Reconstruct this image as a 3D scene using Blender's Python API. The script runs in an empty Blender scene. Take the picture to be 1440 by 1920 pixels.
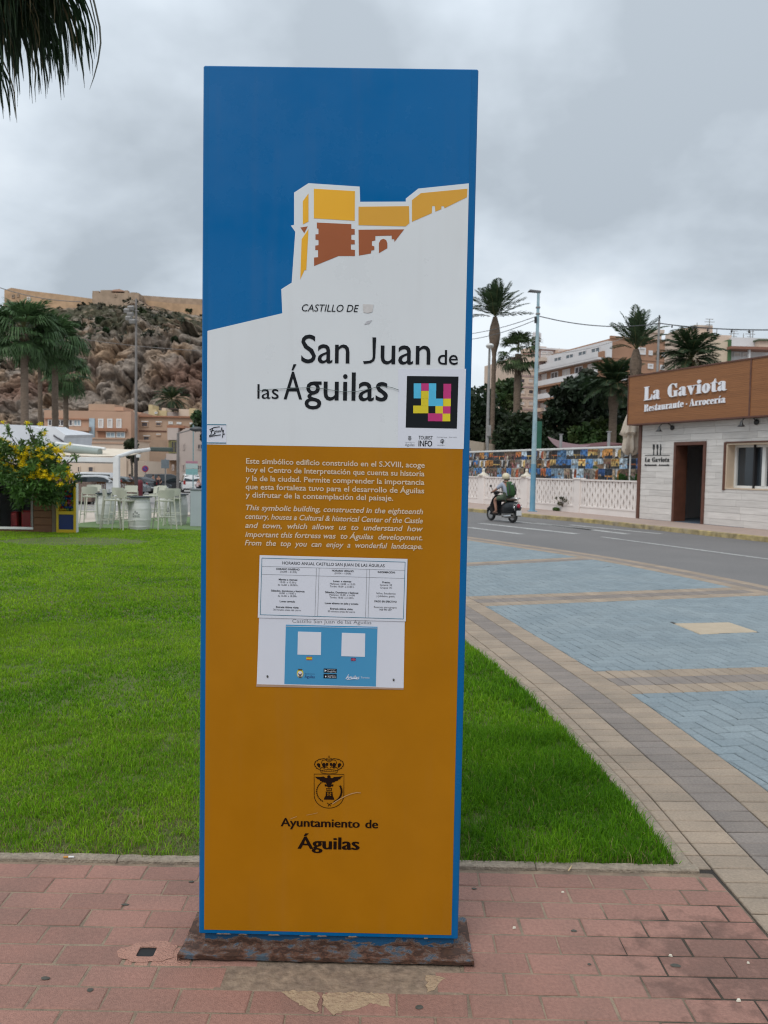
import bpy, math, random
import numpy as np
from mathutils import Vector, Matrix, noise
random.seed(7)
rng = np.random.default_rng(7)
scene = bpy.context.scene
COL = scene.collection
R = math.radians
CAM_H = 1.55
FPX = 1442.0
PITCH = R(3.06)
ROLL = R(1.03)
cam_data = bpy.data.cameras.new("camera")
cam = bpy.data.objects.new("camera", cam_data)
COL.objects.link(cam)
cam_data.sensor_fit = 'HORIZONTAL'
cam_data.sensor_width = 36.0
cam_data.lens = 36.0 * FPX / 1440.0
cam_data.clip_start = 0.05
cam_data.clip_end = 3000
cam.matrix_world = (Matrix.Translation((0, 0, CAM_H)) @ Matrix.Rotation(R(90) - PITCH, 4, 'X')
     @ Matrix.Rotation(ROLL, 4, 'Z'))
cam_data.dof.use_dof = True
cam_data.dof.focus_distance = 2.42
cam_data.dof.aperture_fstop = 9.0
scene.camera = cam
world = bpy.data.worlds.new("World")
scene.world = world
world.use_nodes = True
wn = world.node_tree
wn.nodes.clear()
def wnode(t, **k):
 n = wn.nodes.new(t)
 for a, b in k.items():
  setattr(n, a, b)
 return n
def wmath(op, a, b=None, clamp=False):
 n = wnode('ShaderNodeMath', operation=op, use_clamp=clamp)
 for i, q in enumerate((a, b)):
  if q is None:
   continue
  if isinstance(q, (int, float)):
   n.inputs[i].default_value = q
  else:
   wn.links.new(q, n.inputs[i])
 return n.outputs[0]
SUN_EL, SUN_AZ = R(52), R(205)    
sky = wnode('ShaderNodeTexSky', sky_type='NISHITA')
sky.sun_disc = False
sky.sun_elevation = SUN_EL
sky.sun_rotation = SUN_AZ
bg_sky = wnode('ShaderNodeBackground')
bg_sky.inputs[1].default_value = 0.1
wn.links.new(sky.outputs[0], bg_sky.inputs[0])
tc = wnode('ShaderNodeTexCoord')
sep = wnode('ShaderNodeSeparateXYZ')
wn.links.new(tc.outputs['Generated'], sep.inputs[0])
zc = wmath('MAXIMUM', sep.outputs[2], 0.0)
den = wmath('ADD', zc, 0.42)
cx_ = wmath('DIVIDE', sep.outputs[0], den)
cy_ = wmath('DIVIDE', sep.outputs[1], den)
comb = wnode('ShaderNodeCombineXYZ')
wn.links.new(cx_, comb.inputs[0])
wn.links.new(cy_, comb.inputs[1])
comb.inputs[2].default_value = 21.4
n1 = wnode('ShaderNodeTexNoise')
n1.inputs['Scale'].default_value = 1.25
n1.inputs['Detail'].default_value = 5
n1.inputs['Roughness'].default_value = 0.50
n1.inputs['Distortion'].default_value = 0.25
wn.links.new(comb.outputs[0], n1.inputs['Vector'])
n2 = wnode('ShaderNodeTexNoise')
n2.inputs['Scale'].default_value = 3.3
n2.inputs['Detail'].default_value = 5
n2.inputs['Roughness'].default_value = 0.55
wn.links.new(comb.outputs[0], n2.inputs['Vector'])
nn = wmath('ADD', wmath('MULTIPLY', n1.outputs['Fac'], 0.75), wmath('MULTIPLY', n2.outputs['Fac'], 0.25))
ramp = wnode('ShaderNodeValToRGB')
els = ramp.color_ramp.elements
els[0].position = 0.39
els[0].color = (0.47, 0.53, 0.59, 1)
els[1].position = 0.61
els[1].color = (0.96, 1.03, 1.09, 1)
e = els.new(0.485)
e.color = (0.67, 0.745, 0.82, 1)
wn.links.new(nn, ramp.inputs[0])
grad = wmath('ADD', wmath('MULTIPLY', zc, 0.60), 0.86)
bg_cl = wnode('ShaderNodeBackground')
wn.links.new(ramp.outputs[0], bg_cl.inputs[0])
wn.links.new(grad, bg_cl.inputs[1])
mixw = wnode('ShaderNodeMixShader')
mixw.inputs[0].default_value = 0.93
wn.links.new(bg_sky.outputs[0], mixw.inputs[1])
wn.links.new(bg_cl.outputs[0], mixw.inputs[2])
outw = wnode('ShaderNodeOutputWorld')
wn.links.new(mixw.outputs[0], outw.inputs[0])
sun_data = bpy.data.lights.new("sun", 'SUN')
sun_data.energy = 1.35
sun_data.angle = R(30)
sun_data.color = (1.0, 0.96, 0.90)
sun = bpy.data.objects.new("sun", sun_data)
COL.objects.link(sun)
sd = Vector((math.sin(SUN_AZ) * math.cos(SUN_EL), math.cos(SUN_AZ) * math.cos(SUN_EL), math.sin(SUN_EL)))
sun.rotation_euler = sd.to_track_quat('Z', 'Y').to_euler()
scene.render.engine = 'CYCLES'
scene.cycles.filter_width = 1.15
scene.view_settings.view_transform = 'Standard'
scene.view_settings.look = 'None'
scene.view_settings.exposure = 0.0
scene.view_settings.gamma = 1.0
scene.view_settings.use_curve_mapping = False
def ray(px, py):
 x = (px - 720) / FPX
 y = -(py - 960) / FPX
 X = x * math.cos(ROLL) - y * math.sin(ROLL)
 Y = y * math.cos(ROLL) + x * math.sin(ROLL)
 return (X, math.cos(PITCH) + Y * math.sin(PITCH), -math.sin(PITCH) + Y * math.cos(PITCH))
def G(px, py, z=0.0):
 d = ray(px, py)
 t = (z - CAM_H) / d[2]
 return Vector((d[0] * t, d[1] * t, z))
def D(px, py, Y):
 d = ray(px, py)
 t = Y / d[1]
 return Vector((d[0] * t, Y, CAM_H + d[2] * t))
def lin(r, g, b):
 o = []
 for q in (r, g, b):
  q /= 255.0
  o.append(q / 12.92 if q <= 0.04045 else ((q + 0.055) / 1.055) ** 2.4)
 return tuple(o)
def smooth(a, b, x):
 t = min(1, max(0, (x - a) / (b - a)))
 return t * t * (3 - 2 * t)
def zg(x, y):
 """ground height: level here, falling gently towards the harbour street on the left"""
 return -0.85 * smooth(24, 78, y) * smooth(2.0, -7.0, x)
def nodes_of(m):
 m.use_nodes = True
 nt = m.node_tree
 return nt, nt.nodes['Principled BSDF']
def mat(name, col, rough=0.8, col2=None, scale=6.0, contrast=0.5, bump=0.0, bscale=None, metal=0.0, spec=None,
  isl=0.0, stretch=(1, 1, 1), detail=5, coat=0.0, obj=False, speck=None):
 """procedural surface: two colours mixed by noise, optional per-piece variation and bump"""
 m = bpy.data.materials.new(name)
 nt, b = nodes_of(m)
 L = nt.links
 if col2 is None:
  col2 = tuple(q * 0.8 for q in col)
 tcn = nt.nodes.new('ShaderNodeTexCoord')
 mp = nt.nodes.new('ShaderNodeMapping')
 mp.inputs['Scale'].default_value = stretch
 if obj:
  L.new(tcn.outputs['Object'], mp.inputs[0])
 else:
  geo = nt.nodes.new('ShaderNodeNewGeometry')
  L.new(geo.outputs['Position'], mp.inputs[0])
 no = nt.nodes.new('ShaderNodeTexNoise')
 no.inputs['Scale'].default_value = scale
 no.inputs['Detail'].default_value = detail
 no.inputs['Roughness'].default_value = 0.6
 L.new(mp.outputs[0], no.inputs['Vector'])
 rp = nt.nodes.new('ShaderNodeValToRGB')
 rp.color_ramp.elements[0].position = 0.5 - 0.5 * (1 - contrast) * 0.6 - 0.02
 rp.color_ramp.elements[1].position = 0.5 + 0.5 * (1 - contrast) * 0.6 + 0.02
 rp.color_ramp.elements[0].color = (*col, 1)
 rp.color_ramp.elements[1].color = (*col2, 1)
 L.new(no.outputs['Fac'], rp.inputs[0])
 out = rp.outputs[0]
 if speck:
  ns = nt.nodes.new('ShaderNodeTexNoise')
  ns.inputs['Scale'].default_value = speck[0]
  ns.inputs['Detail'].default_value = 3
  L.new(mp.outputs[0], ns.inputs['Vector'])
  r2 = nt.nodes.new('ShaderNodeMapRange')
  r2.inputs['From Min'].default_value = 0.35
  r2.inputs['From Max'].default_value = 0.65
  r2.inputs['To Min'].default_value = 1 - speck[1]
  r2.inputs['To Max'].default_value = 1 + speck[1]
  L.new(ns.outputs['Fac'], r2.inputs['Value'])
  vm = nt.nodes.new('ShaderNodeVectorMath')
  vm.operation = 'SCALE'
  L.new(out, vm.inputs[0])
  L.new(r2.outputs[0], vm.inputs['Scale'])
  out = vm.outputs[0]
 if isl:
  geo2 = nt.nodes.new('ShaderNodeNewGeometry')
  oi = nt.nodes.new('ShaderNodeObjectInfo')
  ad = nt.nodes.new('ShaderNodeMath')
  ad.operation = 'ADD'
  L.new(geo2.outputs['Random Per Island'], ad.inputs[0])
  L.new(oi.outputs['Random'], ad.inputs[1])
  fr = nt.nodes.new('ShaderNodeMath')
  fr.operation = 'FRACT'
  L.new(ad.outputs[0], fr.inputs[0])
  mr = nt.nodes.new('ShaderNodeMapRange')
  mr.inputs['To Min'].default_value = 1 - isl
  mr.inputs['To Max'].default_value = 1 + isl
  L.new(fr.outputs[0], mr.inputs['Value'])
  vm = nt.nodes.new('ShaderNodeVectorMath')
  vm.operation = 'SCALE'
  L.new(out, vm.inputs[0])
  L.new(mr.outputs[0], vm.inputs['Scale'])
  out = vm.outputs[0]
 L.new(out, b.inputs['Base Color'])
 b.inputs['Roughness'].default_value = rough
 b.inputs['Metallic'].default_value = metal
 if spec is not None:
  b.inputs['Specular IOR Level'].default_value = spec
 if coat:
  b.inputs['Coat Weight'].default_value = coat
 if bump:
  nb = nt.nodes.new('ShaderNodeTexNoise')
  nb.inputs['Scale'].default_value = bscale or scale * 4
  nb.inputs['Detail'].default_value = 6
  L.new(mp.outputs[0], nb.inputs['Vector'])
  bp = nt.nodes.new('ShaderNodeBump')
  bp.inputs['Strength'].default_value = min(1, bump)
  bp.inputs['Distance'].default_value = 0.01 if bump <= 1 else 0.01 * bump
  L.new(nb.outputs['Fac'], bp.inputs['Height'])
  L.new(bp.outputs[0], b.inputs['Normal'])
 return m
def glass_mat(name, col=(0.02, 0.025, 0.03), rough=0.08):
 m = bpy.data.materials.new(name)
 nt, b = nodes_of(m)
 no = nt.nodes.new('ShaderNodeTexNoise')
 no.inputs['Scale'].default_value = 1.3
 rp = nt.nodes.new('ShaderNodeValToRGB')
 rp.color_ramp.elements[0].color = (*col, 1)
 rp.color_ramp.elements[1].color = (*[q * 2.2 for q in col], 1)
 geo = nt.nodes.new('ShaderNodeNewGeometry')
 nt.links.new(geo.outputs['Position'], no.inputs['Vector'])
 nt.links.new(no.outputs['Fac'], rp.inputs[0])
 nt.links.new(rp.outputs[0], b.inputs['Base Color'])
 b.inputs['Roughness'].default_value = rough
 b.inputs['Specular IOR Level'].default_value = 0.6
 return m
class MB:
 def __init__(s):
  s.v, s.f, s.m = [], [], []
 def add(s, vs, fs, m=0):
  o = len(s.v)
  s.v.extend([tuple(v) for v in vs])
  s.f.extend([tuple(i + o for i in f) for f in fs])
  s.m.extend([m] * len(fs))
  return s
 def box(s, x0, x1, y0, y1, z0, z1, m=0):
  return s.add([(x0, y0, z0), (x1, y0, z0), (x1, y1, z0), (x0, y1, z0), (x0, y0, z1), (x1, y0, z1), (x1, y1, z1),
      (x0, y1, z1)], [(0, 3, 2, 1), (4, 5, 6, 7), (0, 1, 5, 4), (1, 2, 6, 5), (2, 3, 7, 6), (3, 0, 4, 7)], m)
 def cbox(s, x0, x1, y0, y1, z0, z1, c=0.005, m=0):
  """box with chamfered upright and horizontal edges"""
  pts, idx = [], {}
  for a, X in enumerate((x0, x1)):
   for b_, Y in enumerate((y0, y1)):
    for d_, Z in enumerate((z0, z1)):
     sx, sy, sz = (1, -1)[a], (1, -1)[b_], (1, -1)[d_]
     idx[a, b_, d_, 'x'] = len(pts)
     pts.append((X, Y + sy * c, Z + sz * c))
     idx[a, b_, d_, 'y'] = len(pts)
     pts.append((X + sx * c, Y, Z + sz * c))
     idx[a, b_, d_, 'z'] = len(pts)
     pts.append((X + sx * c, Y + sy * c, Z))
  i = idx
  F = []
  for a in (0, 1):
   q = [i[a, 0, 0, 'x'], i[a, 1, 0, 'x'], i[a, 1, 1, 'x'], i[a, 0, 1, 'x']]
   F.append(q if a else q[::-1])
   q = [i[0, a, 0, 'y'], i[1, a, 0, 'y'], i[1, a, 1, 'y'], i[0, a, 1, 'y']]
   F.append(q[::-1] if a else q)
   q = [i[0, 0, a, 'z'], i[1, 0, a, 'z'], i[1, 1, a, 'z'], i[0, 1, a, 'z']]
   F.append(q if a else q[::-1])
  for a in (0, 1):
   for b_ in (0, 1):
    q = [i[a, b_, 0, 'x'], i[a, b_, 1, 'x'], i[a, b_, 1, 'y'], i[a, b_, 0, 'y']]
    F.append(q if (a + b_) % 2 else q[::-1])
    q = [i[a, 0, b_, 'x'], i[a, 1, b_, 'x'], i[a, 1, b_, 'z'], i[a, 0, b_, 'z']]
    F.append(q[::-1] if (a + b_) % 2 else q)
    q = [i[0, a, b_, 'y'], i[1, a, b_, 'y'], i[1, a, b_, 'z'], i[0, a, b_, 'z']]
    F.append(q if (a + b_) % 2 else q[::-1])
    for d_ in (0, 1):
     q = [i[a, b_, d_, 'x'], i[a, b_, d_, 'y'], i[a, b_, d_, 'z']]
     F.append(q if (a + b_ + d_) % 2 else q[::-1])
  return s.add(pts, F, m)
 def tube(s, p0, p1, r0, r1=None, n=8, m=0):
  return s.path([p0, p1], [r0, r0 if r1 is None else r1], n, m)
 def path(s, pts, rad, n=8, m=0, cap=True):
  pts = [Vector(p) for p in pts]
  if isinstance(rad, (int, float)):
   rad = [rad] * len(pts)
  vs, fs = [], []
  up = None
  for i, p in enumerate(pts):
   t = (pts[min(i + 1, len(pts) - 1)] - pts[max(i - 1, 0)])
   t.normalize()
   if up is None:
    up = Vector((0, 0, 1)) if abs(t.z) < 0.9 else Vector((1, 0, 0))
   a = t.cross(up)
   if a.length < 1e-5:
    a = t.orthogonal()
   a.normalize()
   b = a.cross(t)
   up = b
   for k in range(n):
    w = 2 * math.pi * k / n
    vs.append(p + (a * math.cos(w) + b * math.sin(w)) * rad[i])
  for i in range(len(pts) - 1):
   for k in range(n):
    k2 = (k + 1) % n
    fs.append((i * n + k, i * n + k2, (i + 1) * n + k2, (i + 1) * n + k))
  if cap:
   fs.append(tuple(range(n))[::-1])
   fs.append(tuple(range((len(pts) - 1) * n, len(pts) * n)))
  return s.add(vs, fs, m)
 def lathe(s, prof, n=16, c=(0, 0, 0), m=0, cap=True):
  """prof = [(radius, z), ...]"""
  vs, fs = [], []
  for r_, z in prof:
   for k in range(n):
    w = 2 * math.pi * k / n
    vs.append((c[0] + r_ * math.cos(w), c[1] + r_ * math.sin(w), c[2] + z))
  for i in range(len(prof) - 1):
   for k in range(n):
    k2 = (k + 1) % n
    fs.append((i * n + k, i * n + k2, (i + 1) * n + k2, (i + 1) * n + k))
  if cap:
   fs.append(tuple(range(n))[::-1])
   fs.append(tuple(range((len(prof) - 1) * n, len(prof) * n)))
  return s.add(vs, fs, m)
 def ball(s, c, r, nu=10, nv=6, m=0):
  if isinstance(r, (int, float)):
   r = (r, r, r)
  vs, fs = [], []
  for j in range(1, nv):
   ph = math.pi * j / nv
   for k in range(nu):
    w = 2 * math.pi * k / nu
    vs.append((c[0] + r[0] * math.sin(ph) * math.cos(w), c[1] + r[1] * math.sin(ph) * math.sin(w),
       c[2] + r[2] * math.cos(ph)))
  top = len(vs)
  vs.append((c[0], c[1], c[2] + r[2]))
  vs.append((c[0], c[1], c[2] - r[2]))
  for k in range(nu):
   k2 = (k + 1) % nu
   fs.append((top, k, k2))
   for j in range(nv - 2):
    fs.append((j * nu + k, (j + 1) * nu + k, (j + 1) * nu + k2, j * nu + k2))
   fs.append((top + 1, (nv - 2) * nu + k2, (nv - 2) * nu + k))
  return s.add(vs, fs, m)
 def prism(s, poly, z0, z1, m=0, top_only=False):
  n = len(poly)
  vs = [(p[0], p[1], z0) for p in poly] + [(p[0], p[1], z1) for p in poly]
  fs = [tuple(range(n, 2 * n))]
  if not top_only:
   fs.append(tuple(range(n))[::-1])
  for k in range(n):
   k2 = (k + 1) % n
   fs.append((k, k2, n + k2, n + k))
  return s.add(vs, fs, m)
 def yprism(s, poly, y0, y1, m=0):
  """polygon given in (x, z), extruded from y0 (front) to y1 (back)"""
  n = len(poly)
  vs = [(p[0], y0, p[1]) for p in poly] + [(p[0], y1, p[1]) for p in poly]
  fs = [tuple(range(n)), tuple(range(n, 2 * n))[::-1]]
  for k in range(n):
   k2 = (k + 1) % n
   fs.append((k2, k, n + k, n + k2))
  return s.add(vs, fs, m)
 def poly(s, pts, m=0):
  return s.add(pts, [tuple(range(len(pts)))], m)
 def xf(s, M):
  s.v = [tuple(M @ Vector(v)) for v in s.v]
  return s
 def build(s, name, mats, parent=None, smooth=False, loc=None, rotz=None, **props):
  me = bpy.data.meshes.new(name)
  me.from_pydata(s.v, [], s.f)
  if not isinstance(mats, (list, tuple)):
   mats = [mats]
  for m_ in mats:
   me.materials.append(m_)
  if len(mats) > 1:
   me.polygons.foreach_set('material_index', s.m)
  if smooth:
   me.shade_smooth()
   me.set_sharp_from_angle(angle=R(smooth if smooth is not True else 40))
  return link(name, me, parent, loc, rotz, **props)
def link(name, me, parent=None, loc=None, rotz=None, **props):
 o = bpy.data.objects.new(name, me)
 COL.objects.link(o)
 if parent is not None:
  o.parent = parent
 if loc is not None:
  o.location = loc
 if rotz is not None:
  o.rotation_euler = (0, 0, rotz)
 for k, v in props.items():
  if v is not None:
   o[k] = v
 return o
def thing(name, label, cat, loc=(0, 0, 0), rotz=0.0, group=None):
 return link(name, None, None, loc, rotz, label=label, category=cat, group=group)
def copy_tree(o, parent=None, **props):
 c = o.copy()
 COL.objects.link(c)
 if parent is not None:
  c.parent = parent
 for ch in list(o.children):
  copy_tree(ch, c)
 for k, v in props.items():
  c[k] = v
 return c
def np_mesh(name, verts, faces, nper, mats, colors=None):
 """fast mesh from numpy arrays, all faces with nper corners"""
 me = bpy.data.meshes.new(name)
 nv, nf = len(verts), len(faces)
 me.vertices.add(nv)
 me.vertices.foreach_set('co', np.asarray(verts, np.float32).ravel())
 me.loops.add(nf * nper)
 me.loops.foreach_set('vertex_index', np.asarray(faces, np.int32).ravel())
 me.polygons.add(nf)
 me.polygons.foreach_set('loop_start', np.arange(nf, dtype=np.int32) * nper)
 me.polygons.foreach_set('loop_total', np.full(nf, nper, np.int32))
 if colors is not None:
  at = me.color_attributes.new('tint', 'FLOAT_COLOR', 'POINT')
  c4 = np.ones((nv, 4), np.float32)
  c4[:, :3] = colors
  at.data.foreach_set('color', c4.ravel())
 for m_ in (mats if isinstance(mats, (list, tuple)) else [mats]):
  me.materials.append(m_)
 me.update()
 me.validate()
 return me
def tint_mat(name, rough=0.6, spec=0.3, transl=0.0, var=0.0):
 """colour comes from the piece itself (one tint per leaf / picture / stone)"""
 m = bpy.data.materials.new(name)
 nt, b = nodes_of(m)
 at = nt.nodes.new('ShaderNodeVertexColor')
 at.layer_name = 'tint'
 src = at.outputs[0]
 if var:
  geo = nt.nodes.new('ShaderNodeNewGeometry')
  no = nt.nodes.new('ShaderNodeTexNoise')
  no.inputs['Scale'].default_value = 9
  no.inputs['Detail'].default_value = 6
  nt.links.new(geo.outputs['Position'], no.inputs['Vector'])
  mr = nt.nodes.new('ShaderNodeMapRange')
  mr.inputs['From Min'].default_value = 0.35
  mr.inputs['From Max'].default_value = 0.65
  mr.inputs['To Min'].default_value = 1 - var
  mr.inputs['To Max'].default_value = 1 + var
  nt.links.new(no.outputs['Fac'], mr.inputs['Value'])
  vm = nt.nodes.new('ShaderNodeVectorMath')
  vm.operation = 'SCALE'
  nt.links.new(src, vm.inputs[0])
  nt.links.new(mr.outputs[0], vm.inputs['Scale'])
  src = vm.outputs[0]
 nt.links.new(src, b.inputs['Base Color'])
 b.inputs['Roughness'].default_value = rough
 b.inputs['Specular IOR Level'].default_value = spec
 if transl:
  tr = nt.nodes.new('ShaderNodeBsdfTranslucent')
  nt.links.new(src, tr.inputs[0])
  mx = nt.nodes.new('ShaderNodeMixShader')
  mx.inputs[0].default_value = transl
  nt.links.new(b.outputs[0], mx.inputs[1])
  nt.links.new(tr.outputs[0], mx.inputs[2])
  out = nt.nodes['Material Output']
  nt.links.new(mx.outputs[0], out.inputs[0])
 return m
def text_verts(s, bold=0.0, shear=0.0, spacing=1.0, res=3):
 cu = bpy.data.curves.new('lettering', 'FONT')
 cu.body = s
 cu.size = 1.0
 cu.shear = shear
 cu.offset = bold
 cu.space_character = spacing
 cu.resolution_u = res
 cu.fill_mode = 'FRONT'
 ob = bpy.data.objects.new('lettering', cu)
 me = ob.to_mesh()
 v = np.array([q.co[:2] for q in me.vertices]) if len(me.vertices) else np.zeros((0, 2))
 f = [tuple(p.vertices) for p in me.polygons]
 ob.to_mesh_clear()
 bpy.data.objects.remove(ob)
 bpy.data.curves.remove(cu)
 return v, f
def fatten(v, f, ox, oy):
 """thicken strokes by different amounts sideways and upwards (contrast of a fat-face letter)"""
 cnt = {}
 for p in f:
  for i in range(len(p)):
   a, b = p[i], p[(i + 1) % len(p)]
   k = (min(a, b), max(a, b))
   cnt.setdefault(k, []).append((a, b))
 nrm = np.zeros_like(v)
 for k, l in cnt.items():
  if len(l) == 1:
   a, b = l[0]
   d = v[b] - v[a]
   n = np.array([d[1], -d[0]])
   ln = np.hypot(*n)
   if ln > 1e-9:
    n /= ln
    nrm[a] += n
    nrm[b] += n
 ln = np.hypot(nrm[:, 0], nrm[:, 1])
 ln[ln == 0] = 1
 nrm /= ln[:, None]
 return v + nrm * np.array([ox, oy])
CAPH = None
def cap_height():
 global CAPH
 if CAPH is None:
  v, f = text_verts('H')
  CAPH = float(v[:, 1].max())
 return CAPH
M_soil = mat('soil', (0.11, 0.085, 0.05), 0.95, (0.06, 0.045, 0.028), 14, 0.3, bump=1.0, bscale=60)
M_lawnbase = mat('lawn_soil', (0.11, 0.13, 0.03), 0.95, (0.06, 0.10, 0.016), 2.5, 0.3, bump=1.0, bscale=50)
M_mortar = mat('mortar', (0.33, 0.245, 0.17), 0.95, (0.15, 0.115, 0.085), 9, 0.4, bump=0.8, bscale=150)
M_mortar_dark = mat('sand_joint', (0.075, 0.06, 0.048), 0.95, (0.03, 0.026, 0.022), 7, 0.4, bump=0.8, bscale=150)
M_red = mat('red_brick', (0.340, 0.170, 0.130), 0.85, (0.225, 0.128, 0.10), 3.2, 0.15, bump=0.5, bscale=240, isl=0.10,
   speck=(90, 0.10), detail=8)
M_tan = mat('tan_brick', (0.37, 0.285, 0.21), 0.9, (0.245, 0.20, 0.155), 3.5, 0.15, bump=0.5, bscale=240, isl=0.09,
   speck=(90, 0.10), detail=8)
M_grey = mat('grey_brick', (0.255, 0.215, 0.185), 0.9, (0.185, 0.16, 0.145), 5, 0.15, bump=0.5, bscale=240, isl=0.09,
    speck=(90, 0.10), detail=8)
M_blue = mat('blue_brick', (0.175, 0.220, 0.245), 0.88, (0.245, 0.285, 0.300), 1.6, 0.1, bump=0.5, bscale=200, isl=0.07,
    speck=(60, 0.10), detail=8)
M_kerbstone = mat('kerb_concrete', (0.36, 0.295, 0.225), 0.95, (0.22, 0.18, 0.135), 8, 0.2, bump=1.0, bscale=120,
     speck=(60, 0.15))
M_asphalt = mat('asphalt', (0.135, 0.13, 0.128), 0.85, (0.185, 0.175, 0.17), 0.45, 0.1, bump=0.7, bscale=90,
    speck=(35, 0.10), detail=10)
M_paint = mat('road_paint', (0.50, 0.50, 0.48), 0.8, (0.24, 0.235, 0.23), 2.2, 0.25, speck=(14, 0.25), detail=10)
M_walk = mat('sidewalk_tiles', (0.42, 0.31, 0.26), 0.9, (0.33, 0.255, 0.215), 3, 0.2, bump=0.4, bscale=80)
M_kerbyel = mat('yellow_kerb_paint', (0.40, 0.31, 0.12), 0.85, (0.27, 0.22, 0.15), 1.6, 0.5, bump=0.5, bscale=60,
    speck=(6, 0.3), detail=8)
M_turf = mat('artificial_turf', (0.15, 0.22, 0.09), 0.9, (0.10, 0.16, 0.06), 2, 0.3, bump=0.6, bscale=120)
M_street = mat('street_slabs', (0.30, 0.285, 0.27), 0.9, (0.24, 0.225, 0.21), 0.6, 0.3, bump=0.4, bscale=30,
    speck=(8, 0.08))
xs = [-1500, -500, -200, -120, -80, -60, -50, -40, -32, -26, -20, -16, -12, -9, -7, -5.5, -4, -2.5, -1, 0.5, 2, 5, 9, 14,
  25, 45, 80, 150, 400, 1500]
ys = [-200, -40, -8, 0, 6, 12, 18, 22, 24, 27, 30, 34, 38, 42, 46, 50, 55, 60, 66, 72, 78, 90, 120, 180, 300, 500, 1800]
mb = MB()
vs = [(x, y, zg(x, y) - 0.075) for y in ys for x in xs]
nx = len(xs)
fs = [(j * nx + i, j * nx + i + 1, (j + 1) * nx + i + 1, (j + 1) * nx + i) for j in range(len(ys) - 1) for i in
  range(nx - 1)]
mb.add(vs, fs)
ground = mb.build('ground', M_street, kind='structure')
EDGE = [(1.96, 1.2), (1.955, 2.2), (1.945, 3.0), (1.928, 3.742), (1.878, 4.35), (1.79, 5.30), (1.685, 6.03), (1.50, 7.15),
  (1.20, 8.86), (0.75, 10.9), (0.15, 13.2), (-0.7, 16.0)]
def resample(pts, n):
 """smooth the polyline (Catmull-Rom) and resample evenly"""
 P = [Vector(p) for p in pts]
 out = []
 for i in range(len(P) - 1):
  p0 = P[max(i - 1, 0)]
  p1, p2 = P[i], P[i + 1]
  p3 = P[min(i + 2, len(P) - 1)]
  for k in range(24):
   t = k / 24
   out.append(0.5 * ((2 * p1) + (p2 - p0) * t + (2 * p0 - 5 * p1 + 4 * p2 - p3) * t * t
        + (3 * p1 - p0 - 3 * p2 + p3) * t ** 3))
 out.append(P[-1])
 L = [0]
 for a, b in zip(out, out[1:]):
  L.append(L[-1] + (b - a).length)
 tot = L[-1]
 res, j = [], 0
 for k in range(n + 1):
  s_ = tot * k / n
  while j < len(L) - 2 and L[j + 1] < s_:
   j += 1
  t = (s_ - L[j]) / max(1e-9, L[j + 1] - L[j])
  res.append(out[j].lerp(out[j + 1], t))
 return res, tot
_, elen = resample(EDGE, 10)
NE = int(elen / 0.1045)
EC, _ = resample(EDGE, NE)
def normals(C):
 N = []
 for i in range(len(C)):
  t = (C[min(i + 1, len(C) - 1)] - C[max(i - 1, 0)]).normalized()
  N.append(Vector((-t.y, t.x)))   
 return N
EN = normals(EC)
def off(C, N, i, d):
 return C[i] + N[i] * d
ROADE = [(6.9, 0.0), (6.55, 4.0), (6.05, 8.2), (5.52, 10.95), (4.72, 13.5), (4.0, 15.1), (3.0, 16.9), (1.99, 18.6),
   (0.5, 20.6), (-1.5, 22.8), (-5, 25.8)]
_, rlen = resample(ROADE, 10)
NR = int(rlen / 0.1045)
RC, _ = resample(ROADE, NR)
RN = normals(RC)
def side(C, N, p):
 """signed distance of p from curve C (positive = left of travel)"""
 best, bi = 1e9, 0
 for i in range(0, len(C), 4):
  d = (C[i].x - p[0]) ** 2 + (C[i].y - p[1]) ** 2
  if d < best:
   best, bi = d, i
 for i in range(max(0, bi - 4), min(len(C), bi + 5)):
  d = (C[i].x - p[0]) ** 2 + (C[i].y - p[1]) ** 2
  if d < best:
   best, bi = d, i
 return (Vector(p[:2]) - C[bi]).dot(N[bi]), bi
def clip(poly, pt, n):
 """keep the part of poly on the side n points to"""
 out = []
 for i in range(len(poly)):
  a, b = poly[i], poly[(i + 1) % len(poly)]
  da = (a[0] - pt[0]) * n[0] + (a[1] - pt[1]) * n[1]
  db = (b[0] - pt[0]) * n[0] + (b[1] - pt[1]) * n[1]
  if da >= 0:
   out.append(a)
  if (da >= 0) != (db >= 0):
   t = da / (da - db)
   out.append((a[0] + (b[0] - a[0]) * t, a[1] + (b[1] - a[1]) * t))
 return out
def area(p):
 return 0.5 * abs(sum(p[i][0] * p[(i + 1) % len(p)][1] - p[(i + 1) % len(p)][0] * p[i][1] for i in range(len(p))))
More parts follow.
